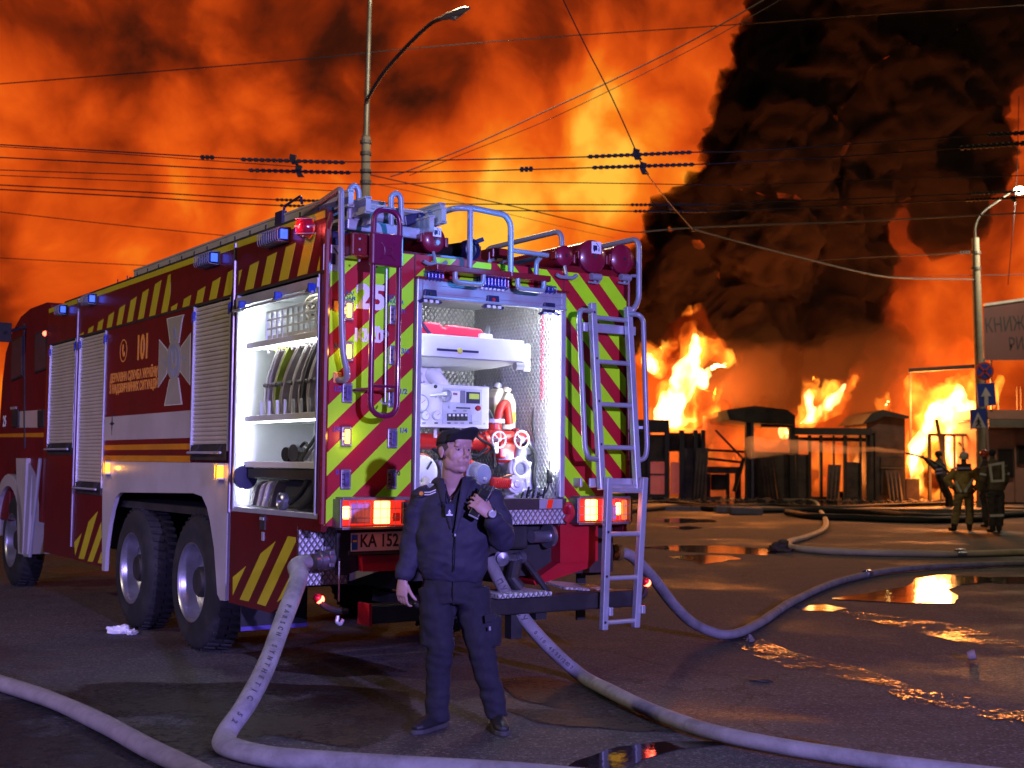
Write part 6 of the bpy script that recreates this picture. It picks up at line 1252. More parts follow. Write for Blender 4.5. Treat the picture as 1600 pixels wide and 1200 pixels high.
# small litter
def crumple(px, py, w, h, m, name, label, cat, sub=3):
    p = ground(px, py); me = bpy.data.meshes.new(name); bm = bmesh.new(); bmesh.ops.create_icosphere(bm, subdivisions=sub, radius=1)
    for v in bm.verts:
        n_ = noise.noise(v.co*1.7+V(px, 0, 0))*.5+noise.noise(v.co*4+V(py, 0, 0))*.3; v.co = V(v.co.x*w*(1+n_), v.co.y*w*.5*(1+n_), max(0, (v.co.z+.35)*h*(1+n_*1.5)))
    bm.to_mesh(me); bm.free(); me.materials.append(m); o = bpy.data.objects.new(name, me); COL.objects.link(o); o.location = p+V(0, 0, .002); o.rotation_euler = (0, 0, px*.1); tag(o, label, cat)
crumple(188, 990, .11, .05, M_wpt, 'paper_rag', 'crumpled white rag on the road beside the rear wheels', 'rag'); crumple(206, 991, .09, .025, M_wpt, 'paper_rag', 'flat scrap of white paper next to the crumpled rag', 'paper')
crumple(1218, 862, .22, .12, M_sheet, 'rubble', 'lump of grey rubble beside the hook of the cream hose', 'rubble'); crumple(1173, 1003, .05, .035, M_conc, 'stone', 'small pale stone under the hose bend on the right', 'stone')
crumple(1190, 1065, .09, .012, M_dark, 'debris', 'flat black scrap on the open road on the right', 'debris', 2)
for x, y, w, lb in ((1143, 802, .55, 'pale broken kerb stone lying in the gutter'), (1165, 804, .5, 'dark broken kerb stone next to the pale one')): p = ground(x, y); o = MB().box((-w, -.2, 0), (w, .2, .22)).build('kerb_stone', M_conc if 'pale' in lb else M_char, None, bevel=.04, loc=p); o.rotation_euler = (0, .03, .1); tag(o, lb, 'stone')
p = ground(1512, 1033); o = MB().lathe((0, 0, .0), (.95, -.3, .25), [(0, 0), (0, .030), (.01, .036), (.06, .042), (.06, .039), (.012, .032), (.006, 0)], 20).build('plastic_cup', mat('clear_plastic', (.55, .45, .4), .15, trans=.55), None, smooth=40, loc=p+V(0, 0, .042)); tag(o, 'crushed clear plastic cup on the empty road at the right', 'cup')
# ================================================================= poles, signs, wires
M_pole = mat('pole_concrete', (.24, .21, .15), .8, var=.2, bump=.2, scale=3, dirt=.4); M_ps = mat('pole_steel', (.16, .15, .13), .5, .6, var=.2, scale=4, dirt=.4)
M_lampon = mat('lamp_on', (1, .9, .7), .3, emit=(1, .84, .52), es=30); M_lamph = mat('lamp_housing', (.30, .26, .2), .5, .3)
def lamp_head(p, d, t, lit, L=.75):
    d = Vector(d).normalized(); h = MB().tube([p, p+d*L*.25, p+d*L*.8, p+d*L], [.05, .10, .12, .05], 12, ry=[.04, .07, .07, .03]).build('lamp_head', M_lamph, t, smooth=50)
    MB().tube([p+d*L*.3-V(0, 0, .05), p+d*L*.55-V(0, 0, .09), p+d*L*.85-V(0, 0, .05)], [.03, .09, .03], 12, ry=[.02, .05, .02]).build('lamp_glass', M_lampon if lit else MATS['clear_lens'], h, smooth=60); return h
YL = 30.
b = atY(571, 700, YL); sl = empty('street_lamp', V(b.x, YL, 0), 'tall street lamp with curved arm rising behind the fire engine', 'street lamp', 'street lamps'); o = Vector(sl.location)
def sp_(*q): return [atY(*p, YL)-o for p in q]
a1, a2, a3, a4 = sp_((571, 310), (572, 214), (574, 140), (578, -8)); 
MB().tube([V(a1.x, 0, 0), a1, a2], [.15, .115, .105], 16).build('pole_shaft', M_pole, sl, smooth=50)
MB().tube([a2, a2+V(0, 0, .06), a3, a4], [.11, .075, .06, .05], 14).build('mast', M_ps, sl, smooth=50)
for y in (222, 240, 268, 285): q = sp_((571.5, y))[0]; MB().cyl(q-V(0, 0, .04), q+V(0, 0, .04), .135, 16).build('band', M_ps, sl)
arm = [atY(571, 165, YL)-o, atY(577, 150, YL-.2)-o, atY(600, 113, YL-1.0)-o, atY(640, 68, YL-2.4)-o, atY(672, 38, YL-3.4)-o, atY(689, 29, YL-4.0)-o]
MB().tube(smooth_path(arm), .045, 10).build('arm', M_ps, sl, smooth=60); lamp_head(arm[-1], atY(755, 5, YL-5.2)-o-arm[-1], sl, False, 1.0)
lamp_head(a4-V(.1, 0, .0), (1, -.4, .1), sl, True, .7); lamp('street_lamp_light', 'POINT', o+a4+V(2.2, -3.0, -.9), 900, (1, .84, .55), .25)
YR = 46.
b = atY(1533, 780, YR); sr = empty('street_lamp', V(b.x, YR, 0), 'lit street lamp on a concrete pole carrying signs by the banner', 'street lamp', 'street lamps'); o = Vector(sr.location)
q = [atY(x, y, YR)-o for x, y in ((1532, 640), (1526, 450), (1524, 372))]
MB().tube([V(0, 0, 0)]+q, [.17, .16, .15, .12], 16).build('pole_shaft', M_pole, sr, smooth=50)
arm = [atY(x, y, YR-.2*k)-o for k, (x, y) in enumerate(((1524, 373), (1524, 352), (1535, 332), (1562, 312), (1586, 296)))]
MB().tube(smooth_path(arm), .04, 10).build('arm', M_ps, sr, smooth=60); hd_ = lamp_head(arm[-1], (1, -.1, .12), sr, True, .9); MB().ico(arm[-1]+V(.12, -.1, -.06), .20, 3, (1, .8, .7)).build('lamp_bulb', M_lampon, hd_, smooth=60); lamp('street_lamp_light', 'POINT', o+arm[-1]+V(.8, -.9, -.5), 2000, (1, .86, .6), .25)
for y in (395, 420): qq = atY(1525, y, YR)-o; MB().cyl(qq-V(0, 0, .05), qq+V(0, 0, .05), .17, 16).build('band', M_ps, sr)
sp2 = empty('sign_post', V(atY(1545, 700, YR-.6).x, YR-.6, 0), 'thin post with three blue traffic signs beside the concrete lamp pole', 'traffic sign'); o = Vector(sp2.location); YS = YR-.75
M_sb = mat('sign_blue', (.03, .06, .40), .45, var=.1, scale=3); M_srd = mat('sign_red', (.50, .05, .04), .45); M_sw = mat('sign_white', (.62, .55, .56), .5)
MB().tube([V(.05, 0, 0), atY(1541, 640, YS+.1)-o, atY(1538, 560, YS+.1)-o], .035, 10).build('post', M_rail, sp2)
c = atY(1538.5, 580, YS)-o; R = 14.5*YS/FPX
s1 = MB().cyl(c, c+V(0, .03, 0), R, 36).build('no_stopping_sign', M_srd, sp2, smooth=30); MB().cyl(c-V(0, .006, 0), c, R*.80, 36).build('sign_field', M_sb, s1)
for a in (PI/4, -PI/4): MB().bar(c+V(math.cos(a)*R*.82, -.010, math.sin(a)*R*.82), c-V(math.cos(a)*R*.82, .010, math.sin(a)*R*.82), R*.2, .006, up=(0, 1, 0)).build('sign_bar', M_srd, s1)
def sq(x0, y0, x1, y1, tilt, nm):
    pl = [atY(x0, y0, YS)-o, atY(x1-tilt, y0-2, YS)-o, atY(x1, y1-3, YS)-o, atY(x0+tilt, y1, YS)-o]; return MB().prism(pl, (0, .03, 0)).build(nm, M_sb, sp2)
s2 = sq(1526, 600, 1557, 636, 3, 'arrow_sign'); MB().prism([atY(x, y, YS-.01)-o for x, y in ((1540, 605), (1549, 619), (1544, 619), (1544.5, 634), (1538.5, 634.5), (1538, 619), (1533, 620))], (0, .008, 0)).build('arrow', M_sw, s2)
s3 = sq(1515.5, 640, 1542, 671, 1, 'crossing_sign'); MB().prism([atY(x, y, YS-.01)-o for x, y in ((1528, 644), (1541, 668), (1517.5, 669))], (0, .008, 0)).build('triangle', M_sw, s3)
wm = MB()
for pl in ([(1528, 652), (1530, 652), (1530, 655), (1528, 655)], [(1527.5, 655.5), (1530.5, 655.5), (1533, 660), (1531.5, 660.5), (1530.5, 659), (1530.5, 661), (1534, 666), (1532.5, 667), (1529.5, 663), (1526, 667), (1524.5, 666.5), (1527.5, 661), (1527, 658.5), (1525, 660.5), (1524, 660)]): wm.prism([atY(x, y, YS-.018)-o for x, y in pl], (0, .008, 0))
wm.build('walking_figure', M_black, s3)
M_wire = mat('wire_black', (.010, .009, .009), .6)
M_wireg = mat('wire_grey', (.14, .12, .10), .6)
def wire(pts, Y, label, w=2.0, bars=(), m=None, group='overhead wires', cat='wire', clips=()):
    Ya, Yb = Y if isinstance(Y, tuple) else (Y, Y); x0, x1 = pts[0][0], pts[-1][0]
    f = lambda x: Ya+(Yb-Ya)*(x-x0)/(x1-x0 or 1)
    if abs(x1-x0) < 260 and len(pts) < 9: n = len(pts); P3 = [atY(x, y, Ya+(Yb-Ya)*i/(n-1)) for i, (x, y) in enumerate(pts)]
    else: P3 = [atY(x, y, f(x)) for x, y in pts]
    pp = smooth_path(P3, 5); c = pp[len(pp)//2]; r = w*.5*(Ya+Yb)*.5/FPX
    o = MB().tube([p-c for p in pp], r, 6).build('overhead_wire', m or M_wire, None, smooth=80, loc=c); tag(o, label, cat, group)
    for (xa, ya, xb, yb, t) in bars:
        a, b = atY(xa, ya, f(xa))-c, atY(xb, yb, f(xb))-c; d = b-a; n = max(3, int(d.length/.09)); mb = MB().bar(a, b, .035, .03)
        bo_ = mb.build('insulator_bar', M_wire, o)
        for k in range(n): q = a.lerp(b, (k+.5)/n); MB().box(q-V(.026, .03, t*.5*f(xa)/FPX), q+V(.026, .03, t*.5*f(xa)/FPX)).build('insulator_rib', M_wire, bo_)
    for (x, y, h) in clips: q = atY(x, y, f(x))-c; hh = h*f(x)/FPX; MB().prism([q+V(-.05, 0, hh*.5), q+V(.05, 0, hh*.35), q+V(.03, 0, -hh*.1), q+V(.08, 0, -hh*.5), q+V(-.02, 0, -hh*.5), q+V(-.06, 0, 0)], (0, .05, 0)).build('hanger', M_wire, o)
    return o
wire([(-60, 222), (0, 226), (200, 238), (375, 248), (540, 253), (700, 250), (920, 245), (1080, 238), (1165, 236), (1390, 221), (1545, 210), (1680, 201)], 19., 'upper contact wire of the nearest trolleybus pair', 2.0, ((376, 249, 539, 254, 5), (918, 245, 1081, 238, 5), (1544, 211, 1640, 205, 6)), clips=((458, 248, 16), (995, 240, 18)))
wire([(-60, 243), (0, 246), (200, 256), (390, 266), (548, 269), (700, 268), (820, 265), (925, 262), (1085, 257), (1165, 253), (1340, 243), (1500, 231), (1680, 218)], 19.4, 'lower contact wire of the nearest trolleybus pair', 2.0, ((388, 266, 548, 270, 5), (925, 262, 1085, 257, 5), (1500, 231, 1640, 221, 7), (812, 265, 833, 264, 7)), clips=((467, 266, 20), (1006, 262, 20)))
wire([(-60, 224), (0, 229), (180, 240), (330, 251), (470, 261)], 21., 'thin feeder wire between the nearest trolleybus pair at the upper left', 1.3, ((313, 245.5, 335, 246, 6),))
wire([(-60, 262), (0, 265.5), (300, 276), (560, 288), (740, 284), (1000, 287), (1150, 289), (1400, 280), (1680, 272)], 24., 'thin wire just above the far trolleybus pair', 1.5)
wire([(-60, 271), (0, 274), (300, 287), (520, 298)], 24.5, 'thin wire ending over the roof ladder', 1.3)
wire([(-60, 285), (0, 289), (220, 300), (430, 312), (640, 318), (985, 320), (1110, 320), (1370, 309), (1515, 303), (1680, 297)], 27., 'upper contact wire of the far trolleybus pair', 2.0, ((430, 312, 500, 314, 4), (985, 320, 1112, 320, 4), (1515, 303, 1595, 299, 4)), clips=((1047, 321, 12),))
wire([(-60, 291), (0, 296), (220, 308), (435, 321), (700, 328), (990, 330), (1115, 330), (1360, 319), (1508, 313), (1680, 305)], 27.4, 'lower contact wire of the far trolleybus pair', 2.0, ((437, 321, 510, 323, 4), (990, 330, 1105, 330, 4), (1508, 313, 1590, 309, 4)), clips=((1584, 310, 10),))
wire([(-60, 325), (0, 331), (170, 350), (360, 369)], 33., 'thin wire sloping down to the roof ladder at the left', 1.3); wire([(-60, 400), (0, 403), (110, 409), (230, 415)], 35., 'lowest thin wire at the left above the engine roof', 1.2)
wire([(-60, 134), (0, 131), (240, 112), (480, 92), (640, 76), (860, 58), (1100, 42), (1300, 27), (1480, 15), (1680, 2)], 30., 'long wire across the upper sky past the lamp pole', 1.7)
wire([(868, -30), (880, 0), (915, 72), (950, 140), (980, 205), (1005, 262)], 19., 'steep span wire holding the nearest trolleybus pair', 2.0); wire([(1008, 268), (1030, 297), (1050, 322), (1082, 358)], (19., 30), 'span wire running down from the nearest to the far trolleybus pair', 1.4)
wire([(610, 276), (640, 266), (740, 226), (850, 175), (960, 124), (1080, 64), (1200, -4), (1260, -40)], (30., 22), 'twisted support cable climbing from the lamp pole to the upper right', 2.2, m=M_wireg); wire([(640, 274), (720, 242), (850, 190), (1000, 118), (1120, 56), (1240, -12)], (30., 22), 'thin cable just below the twisted support cable', 1.2)
wire([(574, 272), (596, 277), (640, 287), (800, 322), (960, 359), (1004, 363)], (30., 33), 'wire sloping right from the lamp pole towards the smoke', 1.7); wire([(575, 285), (700, 312), (860, 350), (960, 372)], (30., 46), 'faint thin wire below the one sloping right from the lamp pole', 1.0)
wire([(1000, 363), (1030, 360), (1080, 356), (1200, 351), (1320, 347), (1517, 337), (1680, 329)], 33., 'pale level cable across the black smoke', 2.4, m=M_wireg, clips=((1082, 357, 8),)); wire([(1080, 357), (1132, 372), (1240, 400), (1367, 430), (1440, 436), (1524, 437)], (33., 46), 'pale cable falling right from the level cable to the far pole', 2.4, m=M_wireg)
wire([(1367, 433), (1450, 432), (1540, 430), (1680, 427)], 46., 'thin wire behind the right lamp pole above the banner', 1.2); wire([(1250, 408), (1400, 400), (1470, 397), (1524, 393)], 46., 'thin wire tied to the right lamp pole', 1.5, ((1498, 395, 1516, 394, 5),)); wire([(1575, 445), (1584, 340), (1590, 240), (1592, 150)], (44., 44.), 'vertical drop wire beside the lit lamp', 1.2)
# ================================================================= people
M_skin = mat('skin', (.45, .265, .225), .5, var=.08, scale=22, bump=.05); M_jack = mat('jacket_navy', (.022, .020, .044), .75, var=.15, bump=.25, scale=22); M_trou = mat('trousers_navy', (.012, .011, .022), .85, var=.2, bump=.25, scale=25)
M_cap = mat('cap_black', (.014, .014, .018), .8, var=.2, bump=.2, scale=30); M_hair = mat('hair_brown', (.085, .052, .045), .8, var=.3, scale=60); M_shoe = mat('shoe_black', (.014, .014, .016), .55, var=.2, scale=14); M_sole = mat('shoe_sole', (.05, .048, .05), .7)
M_polo = mat('polo_black', (.016, .016, .024), .85, var=.2, bump=.2, scale=30); M_radio = mat('radio_black', (.012, .012, .013), .4)
def finger(mb, root, d, bendax, lens, r, curl):
    p = Vector(root); d = Vector(d).normalized(); pts = [p]
    for L, c in zip(lens, curl):
        d = Matrix.Rotation(c, 3, bendax)@d; p = p+d*L; pts.append(p)
    mb.tube(pts, [r, r*.97, r*.9, r*.72][:len(pts)], 8); mb.ico(pts[-1], r*.74, 1)
def hand(mb, wrist, d, palm_n, curl, thumb_side, scale=1., spread=.06, thumb=None):
    """palm and five fingers; d points to the fingers, palm_n out of the palm"""
    d = Vector(d).normalized(); nrm = Vector(palm_n); nrm = (nrm-d*nrm.dot(d)).normalized(); s = d.cross(nrm).normalized()*thumb_side; W_ = Vector(wrist); k = scale
    mb.tube([W_-d*.02*k, W_+d*.02*k, W_+d*.06*k, W_+d*.088*k], [.029*k, .036*k, .041*k, .038*k], 12, ry=[.022*k, .019*k, .017*k, .014*k], ref=s)
    bend = s*thumb_side; 
    ax = d.cross(nrm).normalized()
    for i, (off, L) in enumerate(((.029, (.042, .026, .021)), (.010, (.046, .030, .023)), (-.010, (.043, .028, .022)), (-.028, (.034, .021, .019)))):
        dd = (d+s*(off/.029*spread)).normalized(); c = curl[i] if isinstance(curl[0], (tuple, list)) else curl
        finger(mb, W_+d*.085*k+s*off*k, dd, ax, [l*k for l in L], .0093*k*(1 if i < 3 else .88), c)
    td = (d*.75+s*.62+nrm*.35).normalized() if thumb is None else Vector(thumb).normalized()
    finger(mb, W_+d*.025*k+s*.030*k+nrm*.006*k, td, ax, [.040*k, .032*k, .026*k], .0115*k, (0, .25, .35))
def head_parts(H, fdir, up, k=1.0):
    """skull, face and neck shapes in world space; H is the head centre"""
    f = Vector(fdir).normalized(); u = (Vector(up)-f*f.dot(Vector(up))).normalized(); r = f.cross(u).normalized()
    T = lambda x, y, z: H+(r*x+f*y+u*z)*k
    M4 = Matrix(((r.x, f.x, u.x), (r.y, f.y, u.y), (r.z, f.z, u.z)))*k
    def el(mb, c, s, sub=3):
        m = MB().ico((0, 0, 0), 1, sub, s); mb.add([T(*c)+M4@v for v in m.v], m.f)
    return T, M4, el
def man():
    Y = 7.40; P = lambda x, y, dy=0: atY(x, y, Y+dy)
    base = P(715, 1150); base.z = 0
    t = empty('person', base, 'man in black cap and navy jacket holding a handheld radio before the engine', 'person'); o = Vector(base)
    X = V(1, 0, 0)
    # body: one skin under the clothes
    H = P(711, 707.5, -.02); a_ = math.radians(38); fd = V(math.sin(a_), -math.cos(a_), .03); T, M4, el = head_parts(H, fd, V(.03, 0, 1), 1.13)
    hb = MB()
    el(hb, (0, -.012, .028), (.074, .094, .084)); el(hb, (0, .024, -.040), (.060, .062, .062)); el(hb, (0, .062, -.082), (.027, .020, .020)); el(hb, (0, .028, -.072), (.050, .047, .034)); el(hb, (0, .036, -.012), (.064, .049, .062))
    for s in (-1, 1):
        el(hb, (s*.036, .046, -.020), (.028, .026, .032)); el(hb, (s*.028, .0745, .033), (.028, .011, .010)); el(hb, (s*.046, .012, -.052), (.022, .042, .036)); el(hb, (s*.0115, .093, -.024), (.009, .012, .008), 2); el(hb, (s*.018, .078, -.040), (.020, .013, .018), 2)
        el(hb, (s*.076, -.012, .002), (.007, .018, .030), 2); el(hb, (s*.080, -.020, .008), (.006, .013, .022), 2); el(hb, (s*.079, -.006, -.022), (.006, .009, .010), 2)
    hb.tube([T(0, .076, .036), T(0, .088, .014), T(0, .103, -.010), T(0, .104, -.022)], [.0115, .0115, .015, .0135], 10)
    el(hb, (0, .084, -.0475), (.021, .009, .0055), 2); el(hb, (0, .082, -.0585), (.018, .010, .0065), 2); el(hb, (0, .070, -.056), (.036, .016, .020), 2); el(hb, (0, .070, .058), (.052, .024, .034))
    nb = P(706, 764, .03)
    hb.tube([T(0, -.016, -.02), T(0, -.016, -.08), nb+V(0, 0, .02), nb+V(0, .01, -.06)], [.060, .060, .066, .095], 18)
    shL, shR = P(663, 778, .02), P(765, 780, .02); chest = P(712, 840, .02)
    hb.tube([P(708, 900, .02), P(710, 850, .02), P(711, 805, .02), P(710, 775, .02)], [.15, .16, .165, .115], 18, ry=[.10, .11, .11, .08], ref=X)
    elL, wrL = P(646, 848, .03), P(630, 905, -.02); elR, wrR = P(783, 838, -.04), P(767, 806, -.20)
    hb.tube([shL, elL, wrL], [.04, .036, .027], 12); hb.tube([shR, elR, wrR], [.042, .038, .028], 12)
    hb.tube([shL+V(.03, .02, -.01), P(710, 780, .04), shR+V(-.03, .02, -.01)], [.045, .07, .045], 12)
    hand(hb, P(629, 907, -.02), V(-.04, -.05, -1), V(.55, .85, 0), ((.35, .6, .5), (.42, .7, .5), (.48, .75, .5), (.52, .8, .5)), 1, 1.0, .03, thumb=V(.42, -.30, -.85))
    # gripping hand: back of the hand to the camera, fingers wrapped over the radio to the left
    rd = (P(768, 757)-P(742, 808)).normalized()
    fing = (P(736, 775)-P(762, 798)).normalized()
    hand(hb, wrR+V(-.004, -.004, .008), fing, V(-.30, 1, -.25), ((.35, .85, .7), (.35, .9, .75), (.40, .95, .8), (.45, 1.0, .8)), -1, 1.02, .16, thumb=(P(755, 765, .06)-P(768, 795)).normalized())
    hip = P(708, 915, .03)
    for hx, kx, ax in (((682, 920), (690, 1010), (682, 1118)), ((738, 920), (748, 1010), (776, 1112))): hb.tube([P(*hx, .02), P(*kx, -.01), P(*ax, .02)], [.08, .055, .04], 12)
    hb.tube([P(708, 935, .03), P(708, 890, .03)], [.15, .14], 16, ry=[.10, .10], ref=X)
    me = remesh(hb, .0040, 8); me.transform(Matrix.Translation(-o)); body = skin_obj('body', me, M_skin, t)
    # lips and eyes
    lp = MB(); el(lp, (0, .0858, -.0490), (.019, .0064, .0036), 3); el(lp, (0, .0845, -.0565), (.016, .0066, .0042), 3); put(lp, 'lips', mat('lip', (.36, .17, .155), .45), t, o, smooth=60)
    M_eyew = mat('eye_white', (.36, .33, .32), .3); M_iris = mat('iris', (.03, .03, .035), .2)
    for s in (-1, 1):
        e = MB(); el(e, (s*.031, .0715, .0135), (.0130, .0105, .0062), 3); eo = put(e, 'eye', M_eyew, t, o, smooth=60)
        e = MB(); el(e, (s*.031+.0035, .0795, .0135), (.0055, .0030, .0056), 2); put(e, 'iris', M_iris, eo, o, smooth=60)
        e = MB().tube([T(s*.017, .0800, .0185), T(s*.031, .0835, .0210), T(s*.046, .0745, .0175)], [.0022, .0036, .0022], 6); put(e, 'eyelid', M_skin, eo, o, smooth=60)
        e = MB().tube([T(s*.015, .0835, .0330), T(s*.031, .0845, .0365), T(s*.050, .0715, .0325)], [.0014, .0026, .0012], 6, ry=[.0012, .0014, .001]); put(e, 'eyebrow', M_hair, t, o, smooth=60)
    hr = MB(); el(hr, (0, -.018, .026), (.0765, .092, .083), 6)
    q = []; hv = MB(); keep = []
    inv = M4.inverted()
    idx = {}
    for i, v in enumerate(hr.v):
        l = inv@(v-H)
        if l.z > -.048-.4*min(0, l.y+.05) and l.y < .046-.45*max(0, l.z)+.004*noise.noise(v*60) and l.z > -.05+max(0, l.y+.05)*.85: idx[i] = len(hv.v); hv.v.append(v)
    hv.f = [tuple(idx[i] for i in f) for f in hr.f if all(i in idx for i in f)]; put(hv, 'hair', M_hair, t, o, smooth=60)
    # cap: dome, band and a brim that tips up
    cm = MB(); el(cm, (0, -.014, .045), (.083, .102, .078), 4); cv = MB(); idx = {}
    for i, v in enumerate(cm.v):
        l = inv@(v-H)
        if l.z > .040+.20*max(0, l.y)-.10*max(0, -l.y): idx[i] = len(cv.v); cv.v.append(v)
    cv.f = [tuple(idx[i] for i in f) for f in cm.f if all(i in idx for i in f)]; cap = put(cv, 'cap', M_cap, t, o, smooth=60); cap.modifiers.new('s', 'SOLIDIFY').thickness = .004
    br = MB(); vs = []; fs = []; n = 16; mrow = 5
    for i in range(n+1):
        a = -1.15+2.3*i/n
        for j in range(mrow+1):
            s = j/mrow; rr = 1+.72*s*math.cos(a*.80)**.7 if abs(a) < 1.9 else 1; x = math.sin(a)*.080*(1+.05*s); y = math.cos(a)*.094+.078*s*math.cos(a*.85); z = .060+.064*s-.034*(x/.08)**2*(.4+.6*s)
            vs.append(T(x, y-.012, z))
    for i in range(n):
        for j in range(mrow): fs.append((i*(mrow+1)+j, (i+1)*(mrow+1)+j, (i+1)*(mrow+1)+j+1, i*(mrow+1)+j+1))
    br.add(vs, fs); b_ = put(br, 'brim', M_cap, cap, o, smooth=60); b_.modifiers.new('s', 'SOLIDIFY').thickness = .005
    put(MB().ico(T(0, -.014, .123), .007, 2), 'cap_button', M_cap, cap, o)
    # jacket
    jb = MB()
    jb.tube([P(706, 905, .02), P(707, 893, .02), P(708, 870, .01), P(709, 838, .0), P(711, 798, .01), P(711, 771, .03), P(708, 754, .045), P(707, 745, .05)], [.172, .194, .200, .204, .204, .180, .105, .080], 30, ry=[.122, .140, .146, .148, .138, .112, .090, .078], ref=X)
    jb.tube([P(672, 775, .03), P(661, 779, .03), P(652, 806, .03), P(645, 848, .04), P(638, 878, .0), P(631, 901, -.02)], [.068, .074, .070, .064, .055, .046], 20); jb.tube([P(631.5, 898, -.02), P(629, 906, -.02)], [.044, .041], 18)
    jb.tube([P(749, 775, .03), P(766, 780, .03), P(778, 810, .01), P(783, 840, -.05)], [.070, .078, .074, .070], 20); jb.ico(P(784, 841, -.06), .072, 3)
    jb.tube([P(784, 842, -.06), P(779, 828, -.12), P(771, 812, -.185)], [.070, .060, .050], 20); jb.tube([P(771.5, 813, -.183), P(768, 807, -.198)], [.048, .044], 18)
    me = remesh(jb, .0085, 3)
    def fold(co, nr):
        q = co*V(1, 1, 1); w = noise.noise(V(q.x*9+q.z*5, q.y*7, q.z*8-q.x*4))*.012+noise.noise(V(q.x*20-q.z*14, q.y*16, q.z*20))*.006+(.5-abs(noise.noise(V(q.x*5+q.z*6, q.y*5, q.z*13+3*noise.noise(q*4)))))*.012
        k = 1+1.2*max(0, 1-(co-elR).length/.16)+.9*max(0, 1-(co-elL).length/.16); return nr*w*k
    displace(me, fold)
    # open front: drop the faces inside the V
    bm = bmesh.new(); bm.from_mesh(me); vb = P(711, 836); vt = P(708, 748); kill = []
    for f in bm.faces:
        c = f.calc_center_median()
        if c.y < Y-.02 and c.z > vb.z:
            s = (c.z-vb.z)/(vt.z-vb.z); cx = vb.x+(vt.x-vb.x)*s
            if cx-.058*s-.004 < c.x < cx+.064*s+.004: kill.append(f)
        elif c.z > P(708, 747).z and abs(c.x-P(708, 747).x) < .10: kill.append(f)
    bmesh.ops.delete(bm, geom=kill, context='FACES'); jedge = [(v.co.copy(), -1 if v.co.x < P(709.5, 800).x else 1) for v in bm.verts if v.is_boundary and v.co.y < Y-.02 and v.co.z > vb.z-.03]; bm.to_mesh(me); bm.free(); me.transform(Matrix.Translation(-o))
    jk = skin_obj('jacket', me, M_jack, t); sd = jk.modifiers.new('s', 'SOLIDIFY'); sd.thickness = .006; sd.offset = -1
    # collar leaves, zip, hem, cuffs
    def trim(edge, r0, r1, nm, m, par, out=0.):
        for side in (-1, 1):
            q = [p for p, sd_ in edge if sd_ == side]; z0, z1 = min(p.z for p in q), max(p.z for p in q); n = 9; pts = []
            for k in range(n+1):
                zc = z0+(z1-z0)*k/n; near = sorted(q, key=lambda p: abs(p.z-zc))[:8]; pts.append(sum(near, Vector())/len(near))
            top = pts[-1]; pts.append(top+V(side*.030, .060, .004)); pts.append(top+V(side*.030, .115, .006)); pp = smooth_path(pts, 4); L = len(pp)-1
            put(MB().tube([p+V(side*out*(i/L), -.006, .0) for i, p in enumerate(pp)], [r0+(r1-r0)*min(1, i/L*1.5) for i in range(L+1)], 10, ry=[.006+.004*i/L for i in range(L+1)], ref=V(side, .35, -.4)), nm, m, par, o, smooth=60)
    trim(jedge, .007, .026, 'collar', M_jack, jk, .018)
    put(MB().tube(smooth_path([P(711, 838, -.162), P(710.5, 865, -.166), P(709, 893, -.152)]), .0030, 6), 'zip', mat('zip_dark', (.012, .012, .016), .4, .5), jk, o); put(MB().box(P(710, 838, -.172), P(712.5, 834, -.166)), 'zip_pull', M_alu, jk, o)
    put(MB().tube([P(706.5, 897, .02), P(706, 906, .02)], [.176, .170], 28, ry=[.124, .121], ref=X), 'waistband', M_polo, jk, o, smooth=40)
    a, b = P(660, 770.5, -.145), P(681, 768, -.165)
    for dz in (.004, -.009): put(MB().tube([a+V(.012, 0, dz), a.lerp(b, .55)+V(0, -.004, dz-.004), b+V(0, 0, dz+.006)], .0032, 6), 'chest_stripe', M_prt, jk, o)
    put(MB().lathe(P(658, 771, -.140), (-.3, -1, .1), [(-.01, .011), (.004, .011), (.005, 0)], 16), 'chest_badge', M_ora, jk, o)
    # polo shirt in the V, lanyard card
    pb = MB(); pb.tube([P(710, 850, .01), P(711, 820, .0), P(711, 796, .005), P(710, 772, .015), P(707, 755, .03)], [.17, .175, .172, .130, .082], 24, ry=[.125, .130, .118, .090, .070], ref=X)
    me = remesh(pb, .008, 2); bm = bmesh.new(); bm.from_mesh(me); kill = []; vb2, vt2 = P(707, 782), P(707, 748)
    for f in bm.faces:
        c = f.calc_center_median(); s = (c.z-vb2.z)/(vt2.z-vb2.z)
        if s > 0 and c.y < Y and abs(c.x-(vb2.x+(vt2.x-vb2.x)*s)) < .078*s+.003: kill.append(f)
        elif c.z > P(707, 753).z: kill.append(f)
    bmesh.ops.delete(bm, geom=kill, context='FACES'); pedge = [(v.co.copy(), -1 if v.co.x < P(707, 800).x else 1) for v in bm.verts if v.is_boundary and v.co.y < Y-.01 and v.co.z > vb2.z-.02]; bm.to_mesh(me); bm.free(); me.transform(Matrix.Translation(-o)); po = skin_obj('polo_shirt', me, M_polo, t)
    trim(pedge, .006, .016, 'polo_collar', M_polo, po, .008)
    for y in (790, 797): put(MB().ico(P(698+.3*(y-771), y, -.108), .0045, 2), 'shirt_button', M_rail, po, o)
    cx0, cx1 = P(696, 787, -.170), P(709, 807, -.170); cd_ = put(MB().box((cx0.x, cx0.y, cx1.z), (cx1.x, cx0.y+.003, cx0.z)), 'badge_card', mat('card_navy', (.03, .03, .075), .3), t, o)
    mid = (cx0.x+cx1.x)/2
